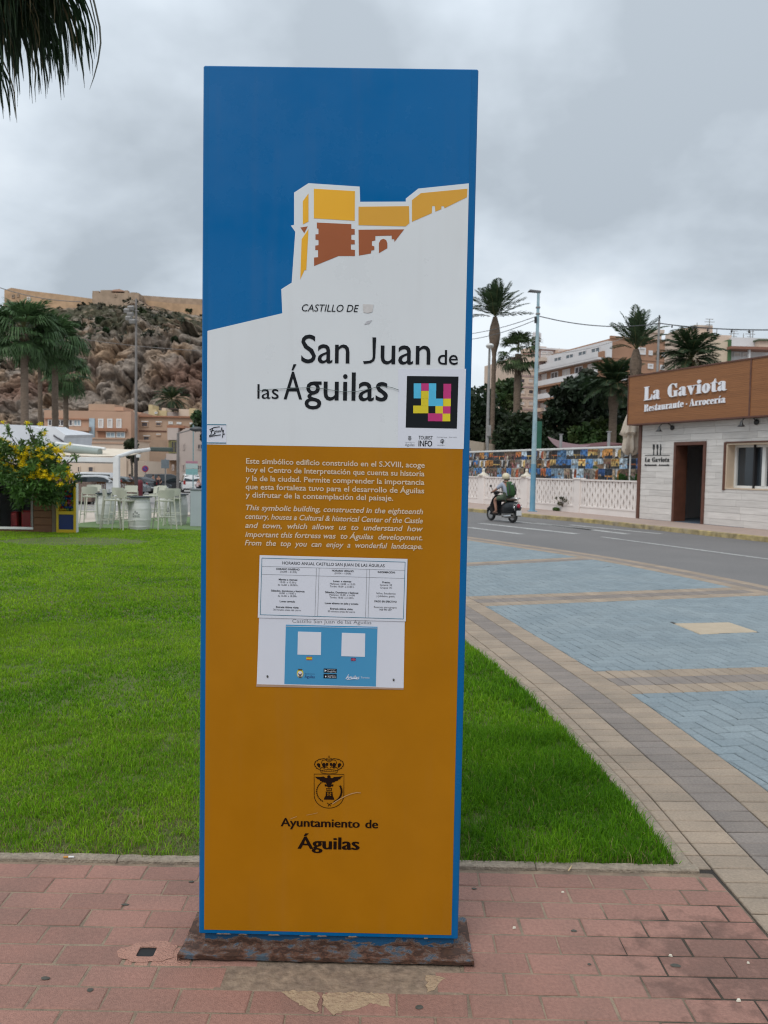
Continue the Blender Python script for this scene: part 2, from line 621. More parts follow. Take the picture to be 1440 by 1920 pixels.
def brick_geo(mb, poly, top, ch=0.004, gap=0.002, thick=0.05, m=0, tilt=(0, 0)):
 """brick of any outline: shrunk by the joint, with a chamfered top edge"""
 n = len(poly)
 cx = sum(p[0] for p in poly) / n
 cy = sum(p[1] for p in poly) / n
 sgn = sum(poly[i][0] * poly[(i + 1) % n][1] - poly[(i + 1) % n][0] * poly[i][1] for i in range(n))
 if sgn < 0:
  poly = poly[::-1]
 def inset(d):
  res = []
  for i in range(n):
   p, a, b = Vector(poly[i]), Vector(poly[i - 1]), Vector(poly[(i + 1) % n])
   e1 = (p - a)
   e2 = (b - p)
   if e1.length < 1e-6 or e2.length < 1e-6:
    res.append(p)
    continue
   e1.normalize()
   e2.normalize()
   n1 = Vector((-e1.y, e1.x))
   n2 = Vector((-e2.y, e2.x))
   k = n1 + n2
   k = k / max(0.35, k.dot(n1))
   res.append(p + k * d)
  return res
 a = inset(gap)
 c = inset(gap + ch)
 z = lambda p, h: h + (p.x - cx) * tilt[0] + (p.y - cy) * tilt[1]
 vs = [(p.x, p.y, top - thick) for p in a] + [(p.x, p.y, z(p, top - ch * 0.8)) for p in a] + \
   [(p.x, p.y, z(p, top)) for p in c]
 fs = [tuple(range(2 * n, 3 * n))]
 for i in range(n):
  j = (i + 1) % n
  fs.append((i, j, n + j, n + i))
  fs.append((n + i, n + j, 2 * n + j, 2 * n + i))
 mb.add(vs, fs, m)
def lay(parent, items, mats, name='brick', limit=300, **kw):
 """items = [(poly, material index, top)]: largest in view as single bricks, the rest as one part"""
 def score(it):
  p = it[0]
  cx = sum(q[0] for q in p) / len(p)
  cy = sum(q[1] for q in p) / len(p)
  if cy < 1.9:
   return area(p) * 1e-3
  u = cx / cy * FPX + 720
  v = CAM_H / cy * FPX * 0.98 + 883
  s_ = area(p) / (cy * cy)
  if u < -60 or u > 1500 or v > 2030:
   s_ *= 0.01
  if 380 < u < 860 and v < 1750:
   s_ *= 0.01
  return s_
 items = sorted(items, key=score, reverse=True)
 for k, it in enumerate(items[:limit]):
  mb = MB()
  p = it[0]
  cx = sum(q[0] for q in p) / len(p)
  cy = sum(q[1] for q in p) / len(p)
  tl = (random.gauss(0, 0.006), random.gauss(0, 0.006))
  brick_geo(mb, [(q[0] - cx, q[1] - cy) for q in p], 0, tilt=tl, **kw)
  mb.build(name, mats[it[1]], parent, loc=(cx, cy, it[2] + random.gauss(0, 0.0007)))
 rest = items[limit:]
 if rest:
  mb = MB()
  for it in rest:
   brick_geo(mb, it[0], it[2] + random.gauss(0, 0.0007), m=it[1],
      tilt=(random.gauss(0, 0.006), random.gauss(0, 0.006)), **kw)
  mb.build('bricks_beyond', mats, parent, kind='stuff')
lawn_edge = [off(EC, EN, i, 0.745) for i in range(0, NE + 1, 6)]
LY0 = 2.975
lawn_poly = [(-14, LY0), (1.205, LY0)] + [(p.x, p.y) for p in lawn_edge if p.y > LY0 + 0.05]
lawn_poly += [(-1.9, 17.6), (-4.0, 19.0), (-9, 19.5), (-14, 19.0)]
mb = MB()
mb.prism(lawn_poly, -0.06, 0.0)
lawn = mb.build('lawn_ground', M_lawnbase, kind='structure')
RB_ORG = (0.388, 2.921)
mb = MB()
mb.prism([(-4, 0.3), (1.345, 0.3), (1.345, 2.0), (1.33, 2.53), (1.31, 2.93), (1.30, 2.935), (-4, 2.935)], -0.06, -0.0028)
red_ground = mb.build('terrace', M_mortar, kind='structure')
items = []
p = 0.213
PLATE = (-0.60, 0.30, 2.40)        
hole = Vector((-0.733, 2.378))
M_hole_brick = mat('pink_mortar_brick', (0.46, 0.25, 0.185), 0.95, (0.36, 0.185, 0.14), 30, 0.3, bump=1.0, bscale=150)
for j in range(0, 19):
 y1 = 2.922 - j * 0.1
 y0 = y1 - 0.1
 ox = RB_ORG[0] + (0.0 if j % 2 == 0 else 0.102) + 0.006 * math.sin(j * 2.3) - 20 * p
 for i in range(0, 30):
  x0 = ox + i * p
  if x0 < -3.7 or x0 > 1.34:
   continue
  wob = 0.0015
  q = [(x0 + random.gauss(0, wob), y0 - 0.0006 * i), (x0 + p + random.gauss(0, wob), y0 - 0.0006 * i),
    (x0 + p + random.gauss(0, wob), y1 - 0.0006 * i), (x0 + random.gauss(0, wob), y1 - 0.0006 * i)]
  q = clip(q, (1.343, 2.0), (-1, -0.032))
  if len(q) < 3 or area(q) < 0.002:
   continue
  cx, cy = x0 + p / 2, (y0 + y1) / 2
  if -0.47 < cx < 0.25 and 2.22 < cy < 2.68:
   continue
  if abs(cx - hole.x) < p / 2 and abs(cy - hole.y) < 0.05:
   hx0, hx1, hy0, hy1 = hole.x - 0.025, hole.x + 0.025, hole.y - 0.023, hole.y + 0.023
   for cl in (((hx0, 0), (-1, 0)), ((hx1, 0), (1, 0))):
    items.append((clip(q, *cl), 1, 0.0))
   mid = clip(clip(q, (hx0, 0), (1, 0)), (hx1, 0), (-1, 0))
   items.append((clip(mid, (0, hy1), (0, 1)), 1, 0.0))
   items.append((clip(mid, (0, hy0), (0, -1)), 1, 0.0))
   continue
  items.append((q, 0, 0.0))
items = [it for it in items if len(it[0]) >= 3 and area(it[0]) > 0.0002]
lay(red_ground, items, [M_red, M_hole_brick], ch=0.0035, gap=0.0032)
M_footing = mat('footing_concrete', (0.27, 0.20, 0.14), 0.95, (0.165, 0.12, 0.09), 14, 0.1, bump=1.2, bscale=35,
    speck=(40, 0.2), detail=9)
mb = MB()
mb.cbox(-0.488, 0.268, 2.204, 2.69, -0.05, -0.0005, 0.006)
mb.build('footing', M_footing, red_ground)
M_crust = mat('mortar_crust', (0.42, 0.31, 0.195), 0.95, (0.29, 0.195, 0.13), 30, 0.2, bump=1.0, bscale=90)
def blob(cx, cy, rx, ry, seed, n=22, jag=0.35):
 rr = random.Random(seed)
 ph = [rr.uniform(0, 6.28) for _ in range(4)]
 pts = []
 for k in range(n):
  a = 2 * math.pi * k / n
  r_ = 1 + jag * (0.5 * math.sin(2 * a + ph[0]) + 0.35 * math.sin(3 * a + ph[1]) + 0.3 * math.sin(5 * a + ph[2])) \
   + rr.uniform(-0.08, 0.08)
  pts.append((cx + rx * r_ * math.cos(a), cy + ry * r_ * math.sin(a)))
 return pts
def flake(name, mats, poly, z, h=0.0012, **kw):
 mb = MB()
 mb.prism(poly, z, z + h)
 return mb.build(name, mats, **kw)
rj = random.Random(33)
for P in ([(497, 384), (545, 378), (655, 385), (668, 395), (660, 480), (610, 455), (560, 428)],
   [(685, 395), (830, 385), (975, 395), (985, 450), (900, 436), (850, 455), (735, 488), (690, 455)],
   [(1150, 310), (1240, 322), (1215, 345), (1190, 372), (1155, 392)]):
 Q = []
 for k in range(len(P)):
  a_, b_ = Vector(P[k]), Vector(P[(k + 1) % len(P)])
  m_ = max(1, int((b_ - a_).length / 14))
  for t_ in range(m_):
   v_ = a_.lerp(b_, t_ / m_)
   g_ = G(320 + (v_.x + rj.uniform(-7, 7)) / 2.4, 1700 + (v_.y + rj.uniform(-5, 5)) / 2.4)
   Q.append((g_.x, g_.y))
 flake('mortar_crust', M_crust, Q[::-1], 0.0002, 0.0010, parent=red_ground)
ring_o = blob(hole.x + 0.004, hole.y + 0.004, 0.088, 0.058, 14, n=28, jag=0.14)
mb = MB()
n_ = len(ring_o)
inner = []
for k in range(n_):
 a = 2 * math.pi * k / n_
 c_, s_ = math.cos(a), math.sin(a)
 q = 0.0275 / max(abs(c_), abs(s_) * 1.08)
 inner.append((hole.x + c_ * q, hole.y + s_ * q))
vs = [(x, y, 0.0006) for x, y in ring_o] + [(x, y, 0.0035) for x, y in inner] + [(x, y, -0.045) for x, y in inner]
fs = [(k, (k + 1) % n_, n_ + (k + 1) % n_, n_ + k) for k in range(n_)] + \
  [(n_ + k, n_ + (k + 1) % n_, 2 * n_ + (k + 1) % n_, 2 * n_ + k) for k in range(n_)]
mb.add(vs, fs)
mb.build('drain_collar', M_hole_brick, red_ground)
nt, b = M_mortar.node_tree, M_mortar.node_tree.nodes['Principled BSDF']
for m_, amt in ((M_mortar, 0.22), (M_red, 0.68)):
 nt = m_.node_tree
 b = nt.nodes['Principled BSDF']
 src = b.inputs['Base Color'].links[0].from_socket
 ge = nt.nodes.new('ShaderNodeNewGeometry')
 vd = nt.nodes.new('ShaderNodeVectorMath')
 vd.operation = 'DISTANCE'
 vd.inputs[1].default_value = (1.13, 2.38, 0)
 nt.links.new(ge.outputs['Position'], vd.inputs[0])
 nz = nt.nodes.new('ShaderNodeTexNoise')
 nz.inputs['Scale'].default_value = 6 if amt < 0.5 else 14
 nz.inputs['Detail'].default_value = 5
 nt.links.new(ge.outputs['Position'], nz.inputs['Vector'])
 ma = nt.nodes.new('ShaderNodeMath')
 ma.operation = 'MULTIPLY_ADD'
 nt.links.new(nz.outputs[0], ma.inputs[0])
 ma.inputs[1].default_value = -0.9
 nt.links.new(vd.outputs['Value'], ma.inputs[2])
 mr_ = nt.nodes.new('ShaderNodeMapRange')
 mr_.inputs['From Min'].default_value = -0.22 if amt < 0.5 else -0.30
 mr_.inputs['From Max'].default_value = 0.02 if amt < 0.5 else -0.16
 mr_.inputs['To Min'].default_value = amt
 mr_.inputs['To Max'].default_value = 1.0
 nt.links.new(ma.outputs[0], mr_.inputs['Value'])
 vs_ = nt.nodes.new('ShaderNodeVectorMath')
 vs_.operation = 'SCALE'
 nt.links.new(src, vs_.inputs[0])
 nt.links.new(mr_.outputs[0], vs_.inputs['Scale'])
 nt.links.new(vs_.outputs[0], b.inputs['Base Color'])
M_black = mat('black_void', (0.006, 0.006, 0.006), 0.6, (0.004, 0.004, 0.004))
mb = MB()
mb.box(hole.x - 0.03, hole.x + 0.03, hole.y - 0.028, hole.y + 0.028, -0.002, -0.0012)
mb.build('drain_shade_sheet', M_black, red_ground)  # black sheet near the rim stands in for the shade inside the hole
bord = MB()
poly_b = [off(EC, EN, i, -0.004) for i in range(0, NE + 1, 5)] + [off(EC, EN, i, 0.74) for i in range(NE, -1, -5)]
bord.prism([(q.x, q.y) for q in poly_b], -0.055, -0.010)
border = bord.build('border_path', M_mortar_dark, kind='structure')
items = []
for a, b, mi in ((0.0, 0.207, 0), (0.207, 0.414, 1), (0.414, 0.618, 0), (0.618, 0.688, 0)):
 sh = random.random()
 for i in range(NE):
  if EC[i].y > 16:
   break
  o0, o1 = off(EC, EN, i, a), off(EC, EN, i + 1, a)
  o3, o2 = off(EC, EN, i, b), off(EC, EN, i + 1, b)
  q = [(o0.x, o0.y), (o1.x, o1.y), (o2.x, o2.y), (o3.x, o3.y)]
  if a > 0.6 and EC[i].y < 2.93:
   continue
  items.append((q, mi, 0.0))
lay(border, items, [M_tan, M_grey], ch=0.005, gap=0.0032)
mb = MB()
rr = random.Random(4)
x = -3.0
segs = [-2.45, -1.72, -1.02, -0.42, 0.29, 0.62, 1.262]
x0 = -3.2
kerbs = []
for x1 in segs:
 mb = MB()
 n = max(2, int((x1 - x0) / 0.05))
 vs, fs = [], []
 for k in range(n + 1):
  X = x0 + 0.002 + (x1 - x0 - 0.004) * k / n
  w = rr.uniform(-0.003, 0.003)
  zt = 0.013 + rr.uniform(-0.0015, 0.0015)
  vs += [(X, 2.929 + w * 0.4, -0.05), (X, 2.931 + w * 0.4, zt - 0.004), (X, 2.936 + w, zt), (X, 2.972 + w, zt),
    (X, 2.978, -0.05)]
 for k in range(n):
  for i in range(4):
   fs.append((k * 5 + i, (k + 1) * 5 + i, (k + 1) * 5 + i + 1, k * 5 + i + 1))
 fs.append((0, 1, 2, 3, 4))
 fs.append(tuple(n * 5 + i for i in (4, 3, 2, 1, 0)))
 mb.add(vs, fs)
 kerbs.append(mb)
 x0 = x1
kerb = kerbs[-1].build('lawn_kerb', M_kerbstone, kind='structure')
for k_ in kerbs[:-1]:
 k_.build('kerb_stone', M_kerbstone, kerb)
i0 = next(i for i in range(NE) if EC[i].y > 2.945)
i = i0
while i < NE - 9 and EC[i].y < 15:
 mb = MB()
 vs, fs = [], []
 for k in range(9):
  d0, d1 = 0.694, 0.752
  zt = 0.010 + rr.uniform(-0.001, 0.001)
  A = off(EC, EN, i + k, d0)
  A2 = off(EC, EN, i + k, d0 + 0.005)
  B_ = off(EC, EN, i + k, d1 + rr.uniform(-0.003, 0.003))
  vs += [(A.x, A.y, -0.05), (A.x, A.y, zt - 0.004), (A2.x, A2.y, zt), (B_.x, B_.y, zt), (B_.x, B_.y, -0.05)]
 for k in range(8):
  for j in range(4):
   fs.append((k * 5 + j, k * 5 + j + 1, (k + 1) * 5 + j + 1, (k + 1) * 5 + j))
 mb.add(vs, fs)
 mb.build('kerb_stone', M_kerbstone, kerb)
 i += 8
roadside = [off(RC, RN, i, 0.0) for i in range(0, NR + 1, 8)]
mb = MB()
pb = [(q.x, q.y) for q in [off(EC, EN, i, -0.004) for i in range(0, NE + 1, 5)]]
pr = [(q.x, q.y) for q in roadside]
mb.prism(pr + pb[::-1], -0.06, -0.0110)
plaza = mb.build('plaza', M_mortar_dark, kind='structure')
BANDS = [((1.70, 6.007), (1.477, 0.238), [0.205, 0.205, 0.205]),
   ((1.052, 9.56), (4.218, 1.317), [0.22, 0.25, 0.22]),
   ((1.43, 13.174), (2.344, 1.273), [0.20, 0.22]),
   ((0.6, 17.75), (2.2, 1.6), [0.2, 0.2]),
   ((1.95, 2.1), (1.5, 0.05), [0.205, 0.205, 0.205])]
bands = []
for pt, dr, w in BANDS:
 dv = Vector(dr).normalized()
 bands.append((Vector(pt), dv, Vector((dv.y, -dv.x)), w, sum(w))) 
def in_band(p):
 for b in bands:
  d = (p - b[0]).dot(b[2])
  if 0 < d < b[4]:
   return True
 return False
items_b, items_h = [], []
RB = 0.62    
for b in bands:
 d0 = 0
 for si, w in enumerate(b[3]):
  mi = 1 if si == 1 else 0
  if len(b[3]) == 2:
   mi = si
  s_ = -1.5
  while s_ < 7.5:
   base = b[0] + b[1] * s_
   c_ = base + b[1] * 0.05 + b[2] * (d0 + w / 2)
   q = [base + b[2] * d0, base + b[1] * 0.105 + b[2] * d0, base + b[1] * 0.105 + b[2] * (d0 + w),
     base + b[2] * (d0 + w)]
   sdE, iE = side(EC, EN, c_)
   sdR, iR = side(RC, RN, c_)
   s_ += 0.105
   if sdE > 0.08 or sdR < RB - 0.08:
    continue
   q = [(v.x, v.y) for v in q]
   if sdE > -0.3:
    q = clip(q, EC[iE], -EN[iE])
   if len(q) > 2 and sdR < RB + 0.3:
    q = clip(q, off(RC, RN, iR, RB), RN[iR])
   if len(q) > 2 and area(q) > 0.001:
    items_b.append((q, mi, 0.0))
  d0 += w
lay(plaza, items_b, [M_tan, M_grey], ch=0.004, gap=0.0028, limit=120)
mb = MB()
for a, b_, mi in ((0.0, 0.205, 0), (0.205, 0.41, 1), (0.41, RB, 0)):
 for i in range(0, NR):
  if RC[i].y < 6:
   continue
  o0, o1 = off(RC, RN, i, a), off(RC, RN, i + 1, a)
  o3, o2 = off(RC, RN, i, b_), off(RC, RN, i + 1, b_)
  brick_geo(mb, [(o0.x, o0.y), (o1.x, o1.y), (o2.x, o2.y), (o3.x, o3.y)], random.gauss(0, .0005), ch=0.004,
     gap=0.0028, m=mi)
mb.build('bricks_along_road', [M_tan, M_grey], plaza, kind='stuff')
mh = [Vector(q) for q in ((3.072, 8.037), (3.713, 8.153), (3.792, 7.676), (3.139, 7.508))]
mh_c = sum(mh, Vector((0, 0))) / 4
th = R(12)
ax, ay = Vector((math.cos(th), math.sin(th))), Vector((-math.sin(th), math.cos(th)))
O_ = Vector((1.9, 3.7))
U = 0.105
items_h = []
for i in range(-70, 75):
 for j in range(-50, 170):
  dd = (i - j) % 4
  if dd == 0:
   rect = (i, j, 2, 1)
  elif dd == 3:
   rect = (i, j, 1, 2)
  else:
   continue
  x0, y0, w, h = [q * U for q in rect]
  c_ = O_ + ax * (x0 + w / 2) + ay * (y0 + h / 2)
  if c_.y < 1.3 or c_.y > 18.6 or c_.x < -1.5 or c_.x > 6.8:
   continue
  sdE, iE = side(EC, EN, c_)
  if sdE > 0.12:
   continue
  sdR, iR = side(RC, RN, c_)
  if sdR < RB - 0.12:
   continue
  q = [O_ + ax * x0 + ay * y0, O_ + ax * (x0 + w) + ay * y0, O_ + ax * (x0 + w) + ay * (y0 + h),
    O_ + ax * x0 + ay * (y0 + h)]
  q = [(v.x, v.y) for v in q]
  if sdE > -0.3:
   q = clip(q, EC[iE], -EN[iE])
  if len(q) > 2 and sdR < RB + 0.3:
   q = clip(q, off(RC, RN, iR, RB), RN[iR])
  for b in bands:
   d = (c_ - b[0]).dot(b[2])
   if -0.3 < d < b[4] + 0.3 and len(q) > 2:
    if d < b[4] / 2:
     q = clip(q, b[0], -b[2])
    else:
     q = clip(q, b[0] + b[2] * b[4], b[2])
  if len(q) > 2 and (c_ - mh_c).length < 0.6:
   best = None
   for k in range(4):
    a, b_ = mh[k], mh[(k + 1) % 4]
    e_ = (b_ - a).normalized()
    nrm = Vector((-e_.y, e_.x))
    if (mh_c - a).dot(nrm) > 0:
     nrm = -nrm
    d = (c_ - a).dot(nrm)
    if best is None or d > best[0]:
     best = (d, a, nrm)
   if best[0] < 0.15:
    q = clip(q, best[1], best[2])
  if len(q) > 2 and area(q) > 0.0012:
   items_h.append((q, 0, 0.0))
fld = link('plaza_field', bpy.data.meshes.new('plaza_field'), None, kind='structure')
mbf = MB()
mbf.prism([(2.0, 1.2), (6.6, 1.2), (6.0, 8.0), (3.8, 14.0), (2.0, 17.0), (0.8, 17.0), (1.5, 8.5), (2.0, 5.0)], -0.03, -0.0100)
fld.data.from_pydata(mbf.v, [], mbf.f)
fld.data.materials.append(M_mortar_dark)
lay(fld, items_h, [M_blue], ch=0.006, gap=0.0036)
print('bricks', len(items), len(items_b), len(items_h))
M_cover = mat('stone_cover', (0.47, 0.385, 0.28), 0.9, (0.38, 0.31, 0.225), 5, 0.2, bump=0.8, bscale=60)
mb = MB()
brick_geo(mb, [(q.x - mh_c.x, q.y - mh_c.y) for q in mh], 0.003, ch=0.01, gap=0.006, thick=0.05)
cov = mb.build('access_cover', M_cover, loc=(mh_c.x, mh_c.y, 0), label='pale sandstone coloured access cover slab set flush in the blue paving',
    category='access cover')
mb = MB()
KERBL = [(12.6, 2.0), (12.0, 8.0), (11.1, 13.0), (10.35, 15.5), (9.30, 18.37), (8.15, 21.0), (7.3, 22.9), (6.95, 24.0),
   (5.85, 25.9), (4.75, 27.95), (3.4, 30.5), (1.9, 32.9), (-0.5, 36.4), (-4, 41)]
_, kl = resample(KERBL, 10)
NK = int(kl / 0.5)
KC, _ = resample(KERBL, NK)
KN = normals(KC)
rl = [(q.x, q.y) for q in [RC[i] for i in range(0, NR + 1, 10)]]
mb.add([(x, y, -0.004) for x, y in rl] + [(x, y, -0.004) for x, y in [(q.x, q.y) for q in KC[::-1]]],
  [tuple(range(len(rl) + len(KC)))[::1]])
road = mb.build('road', M_asphalt, kind='structure')
mark = MB()
def stripe(p0, p1, w, z=0.0):
 p0, p1 = Vector(p0[:2]), Vector(p1[:2])
 d = (p1 - p0).normalized()
 n = Vector((-d.y, d.x)) * w / 2
 mark.poly([(*(p0 - n), z), (*(p1 - n), z), (*(p1 + n), z), (*(p0 + n), z)])
for a, b_, w in (((900, 981), (1082, 1001), .26), ((1003, 980.5), (1178, 1001.5), .26),
     ((1068, 984), (1240, 1001), .20), ((880, 989), (980, 1001.5), .22), ((940, 974.5), (1110, 993.5), .22),
     ((1128, 1006.5), (1560, 1064), .13)):
 stripe(G(*a), G(*b_), w)
mark.build('road_markings', M_paint, kind='structure')
mb = MB()
cr = [(1085, 1062), (1105, 1066), (1128, 1064), (1150, 1060), (1172, 1061)]
for a, b_ in zip(cr, cr[1:]):
 a, b_ = G(*a), G(*b_)
 d = (b_ - a).normalized()
 n = Vector((-d.y, d.x, 0)) * 0.02
 mb.poly([a - n + Vector((0, 0, -.001)), b_ - n + Vector((0, 0, -.001)), b_ + n + Vector((0, 0, -.001)),
    a + n + Vector((0, 0, -.001))])
mb.build('tar_seal', mat('tar', (0.03, 0.03, 0.03), 0.7), road)
mb = MB()
wall_line = [(14.5, 12.6), (10.62, 21.1), (8.47, 25.6), (6.6, 30.3), (3.8, 37.2), (0.5, 45), (-2.5, 50)]
pw = [(q.x, q.y) for q in [off(KC, KN, i, -0.14) for i in range(len(KC))]]
mb.prism([(16, 2)] + wall_line + pw[::-1], -0.05, 0.12)
walk = mb.build('sidewalk', M_walk, kind='structure')
i = 0
while i < len(KC) - 2:
 mb = MB()
 A, B_ = off(KC, KN, i, 0.0), off(KC, KN, i + 2, 0.0)
 A2, B2 = off(KC, KN, i, -0.137), off(KC, KN, i + 2, -0.137)
 d = (B_ - A).normalized() * 0.004
 brick_geo(mb, [tuple(A + d), tuple(B_ - d), tuple(B2 - d), tuple(A2 + d)], 0.125, ch=0.018, gap=0.001, thick=0.18)
 mb.build('kerb_stone', M_kerbyel, walk)
 i += 2
M_bluepaint = mat('blue_gloss_paint', (0.0, 0.115, 0.32), 0.35, (0.0, 0.105, 0.29), 2.0, 0.2, spec=0.2, bump=0.03,
     bscale=30)
M_blueprint = mat('blue_print', (0.0, 0.105, 0.305), 0.30, (0.0, 0.122, 0.335), 1.4, 0.1, spec=0.24)
M_white = mat('white_print', (0.66, 0.685, 0.70), 0.35, (0.62, 0.645, 0.665), 1.4, 0.2, spec=0.45)
M_orange = mat('ochre_print', (0.385, 0.155, 0.006), 0.40, (0.355, 0.138, 0.002), 1.7, 0.1, spec=0.12, speck=(7, 0.03))
M_yellow = mat('yellow_print', (0.80, 0.41, 0.012), 0.35, (0.74, 0.37, 0.012), 2)
M_amber = mat('amber_print', (0.68, 0.34, 0.026), 0.35, (0.62, 0.31, 0.026), 2)
M_rustp = mat('russet_print', (0.34, 0.088, 0.022), 0.35, (0.30, 0.078, 0.02), 2)
M_ink = mat('black_ink', (0.006, 0.008, 0.011), 0.5, (0.010, 0.012, 0.015), 5, spec=0.15)
M_brownink = mat('dark_brown_ink', (0.010, 0.004, 0.003), 0.5, (0.014, 0.005, 0.003), 5, spec=0.1)
M_cream = mat('cream_ink', (0.62, 0.50, 0.36), 0.4, (0.58, 0.46, 0.33), 5)
M_paper = mat('laminated_paper', (0.64, 0.655, 0.72), 0.28, (0.60, 0.62, 0.69), 3, spec=0.5)
M_greyink = mat('grey_ink', (0.16, 0.17, 0.19), 0.5, (0.2, 0.21, 0.23), 5)
M_tealink = mat('teal_line', (0.02, 0.17, 0.26), 0.4)
M_posterblue = mat('poster_blue', (0.045, 0.25, 0.46), 0.3, (0.055, 0.27, 0.48), 3)
M_magenta = mat('magenta_print', (0.50, 0.025, 0.17), 0.35)
M_cyan = mat('cyan_print', (0.075, 0.46, 0.70), 0.35)
M_yel2 = mat('lemon_print', (0.68, 0.55, 0.012), 0.35)
M_flagred = mat('flag_red', (0.50, 0.03, 0.02), 0.4)
M_navy = mat('navy_print', (0.02, 0.03, 0.16), 0.4)
for m_, lo, hi in ((M_blueprint, 0.14, 0.34), (M_white, 0.25, 0.5), (M_orange, 0.28, 0.5), (M_bluepaint, 0.2, 0.45)):
 nt, b = m_.node_tree, m_.node_tree.nodes['Principled BSDF']
 ge = nt.nodes.new('ShaderNodeNewGeometry')
 nz = nt.nodes.new('ShaderNodeTexNoise')
 nz.inputs['Scale'].default_value = 3.0
 nz.inputs['Detail'].default_value = 8
 nz.inputs['Roughness'].default_value = 0.7
 nt.links.new(ge.outputs['Position'], nz.inputs['Vector'])
 rm = nt.nodes.new('ShaderNodeMapRange')
 rm.inputs['From Min'].default_value = 0.35
 rm.inputs['From Max'].default_value = 0.65
 rm.inputs['To Min'].default_value = lo
 rm.inputs['To Max'].default_value = hi
 nt.links.new(nz.outputs[0], rm.inputs['Value'])
 nt.links.new(rm.outputs[0], b.inputs['Roughness'])
 n2_ = nt.nodes.new('ShaderNodeTexNoise')
 n2_.inputs['Scale'].default_value = 4.0
 n2_.inputs['Detail'].default_value = 1
 nt.links.new(ge.outputs['Position'], n2_.inputs['Vector'])
 bu = nt.nodes.new('ShaderNodeBump')
 bu.inputs['Strength'].default_value = 0.25
 bu.inputs['Distance'].default_value = 0.01
 nt.links.new(n2_.outputs[0], bu.inputs['Height'])
 nt.links.new(bu.outputs[0], b.inputs['Normal'])
 src = b.inputs['Base Color'].links[0].from_socket
 mp2 = nt.nodes.new('ShaderNodeMapping')
 mp2.inputs['Scale'].default_value = (22, 22, 1.6)
 nt.links.new(ge.outputs['Position'], mp2.inputs[0])
 n3_ = nt.nodes.new('ShaderNodeTexNoise')
 n3_.inputs['Scale'].default_value = 1.0
 n3_.inputs['Detail'].default_value = 8
 nt.links.new(mp2.outputs[0], n3_.inputs['Vector'])
 r3 = nt.nodes.new('ShaderNodeMapRange')
 r3.inputs['From Min'].default_value = 0.52
 r3.inputs['From Max'].default_value = 0.75
 r3.inputs['To Max'].default_value = 0.045
 nt.links.new(n3_.outputs[0], r3.inputs['Value'])
 mx = nt.nodes.new('ShaderNodeMixRGB')
 mx.inputs[2].default_value = (0.22, 0.17, 0.12, 1)
 nt.links.new(r3.outputs[0], mx.inputs[0])
 nt.links.new(src, mx.inputs[1])
 nt.links.new(mx.outputs[0], b.inputs['Base Color'])
SY = 2.40
yaw_s = -0.0078
SO = Vector((D(615, 1756, SY).x, SY, 0))          # foot of the totem's front face
su = Vector((math.cos(yaw_s), math.sin(yaw_s), 0))
sn = Vector((-su.y, su.x, 0))                   
sign = thing('information_totem', 'tall blue and ochre tourist information totem standing on a rusty steel base plate',
    'information sign', tuple(SO))
sign.rotation_euler = (0, 0, yaw_s)
def S(px, py):
 d = Vector(ray(px, py))
 o = Vector((0, 0, CAM_H))
 t = (SO - o).dot(sn) / d.dot(sn)
 q = o + d * t - SO
 return (q.dot(su), q.z)
def z1(x, y):
 return S(370 + x / 2.6667, 100 + y / 2.6667)
c = [S(384, 122), S(896, 129), S(860, 1762), S(370, 1751)]
print('sign corners', c)
UL = (c[0][0] + c[3][0]) / 2
UR = (c[1][0] + c[2][0]) / 2
ZT = (c[0][1] + c[1][1]) / 2
ZB = (c[2][1] + c[3][1]) / 2
TH = 0.13
mb = MB()
mb.cbox(UL, UR, 0, TH, ZB, ZT, 0.004)
mb.build('cabinet', M_bluepaint, sign)
def plate(name, pts, layer, m, parent=sign, th=0.0006):
 mb = MB()
 y = -0.0007 * layer
 P = list(pts)
 if sum(P[i][0] * P[(i + 1) % len(P)][1] - P[(i + 1) % len(P)][0] * P[i][1] for i in range(len(P))) < 0:
  P = P[::-1]
 mb.yprism(P, y, y + th)
 return mb.build(name, m, parent)
def plates(name, polys, layer, m, parent=sign):
 y = -0.0007 * layer
 for P in polys:
  mb = MB()
  P = list(P)
  if sum(P[i][0] * P[(i + 1) % len(P)][1] - P[(i + 1) % len(P)][0] * P[i][1] for i in range(len(P))) < 0:
   P = P[::-1]
  mb.yprism(P, y, y + 0.0006)
  o = mb.build(name, m, parent)
 return o
FL, FR = UL + 0.0175, UR - 0.0215
zmid = (S(388, 832)[1] + S(868, 843)[1]) / 2
zbot = ZB + 0.0155
plate('blue_panel', [(FL, zmid), (FR, zmid), (FR, ZT - 0.004), (FL, ZT - 0.004)], 1, M_blueprint)
sky_line = [z1(*q) for q in [(425, 1300), (420, 1180), (472, 1147), (490, 893), (468, 862), (484, 858), (484, 697),
        (556, 650), (812, 667), (814, 743), (1042, 742), (1042, 727), (1105, 677)]]
zr = z1(1368, 651)[1]
wp = [(FL, zmid), (FR, zmid), (FR, zr)] + sky_line[::-1] + [(FL, z1(52, 1388)[1])]
plate('white_castle_panel', wp, 2, M_white)
plate('ochre_panel', [(FL, zbot), (FR, zbot), (FR, zmid - 0.0005), (FL, zmid - 0.0005)], 2, M_orange)
plates('yellow_wall_print', [[z1(*q) for q in P] for P in
  ([(583, 678), (788, 690), (787, 838), (583, 826)], [(556, 702), (556, 842), (528, 856), (528, 740)],
  [(556, 880), (545, 1085), (536, 1085), (515, 1130), (522, 930)])], 3, M_yellow)
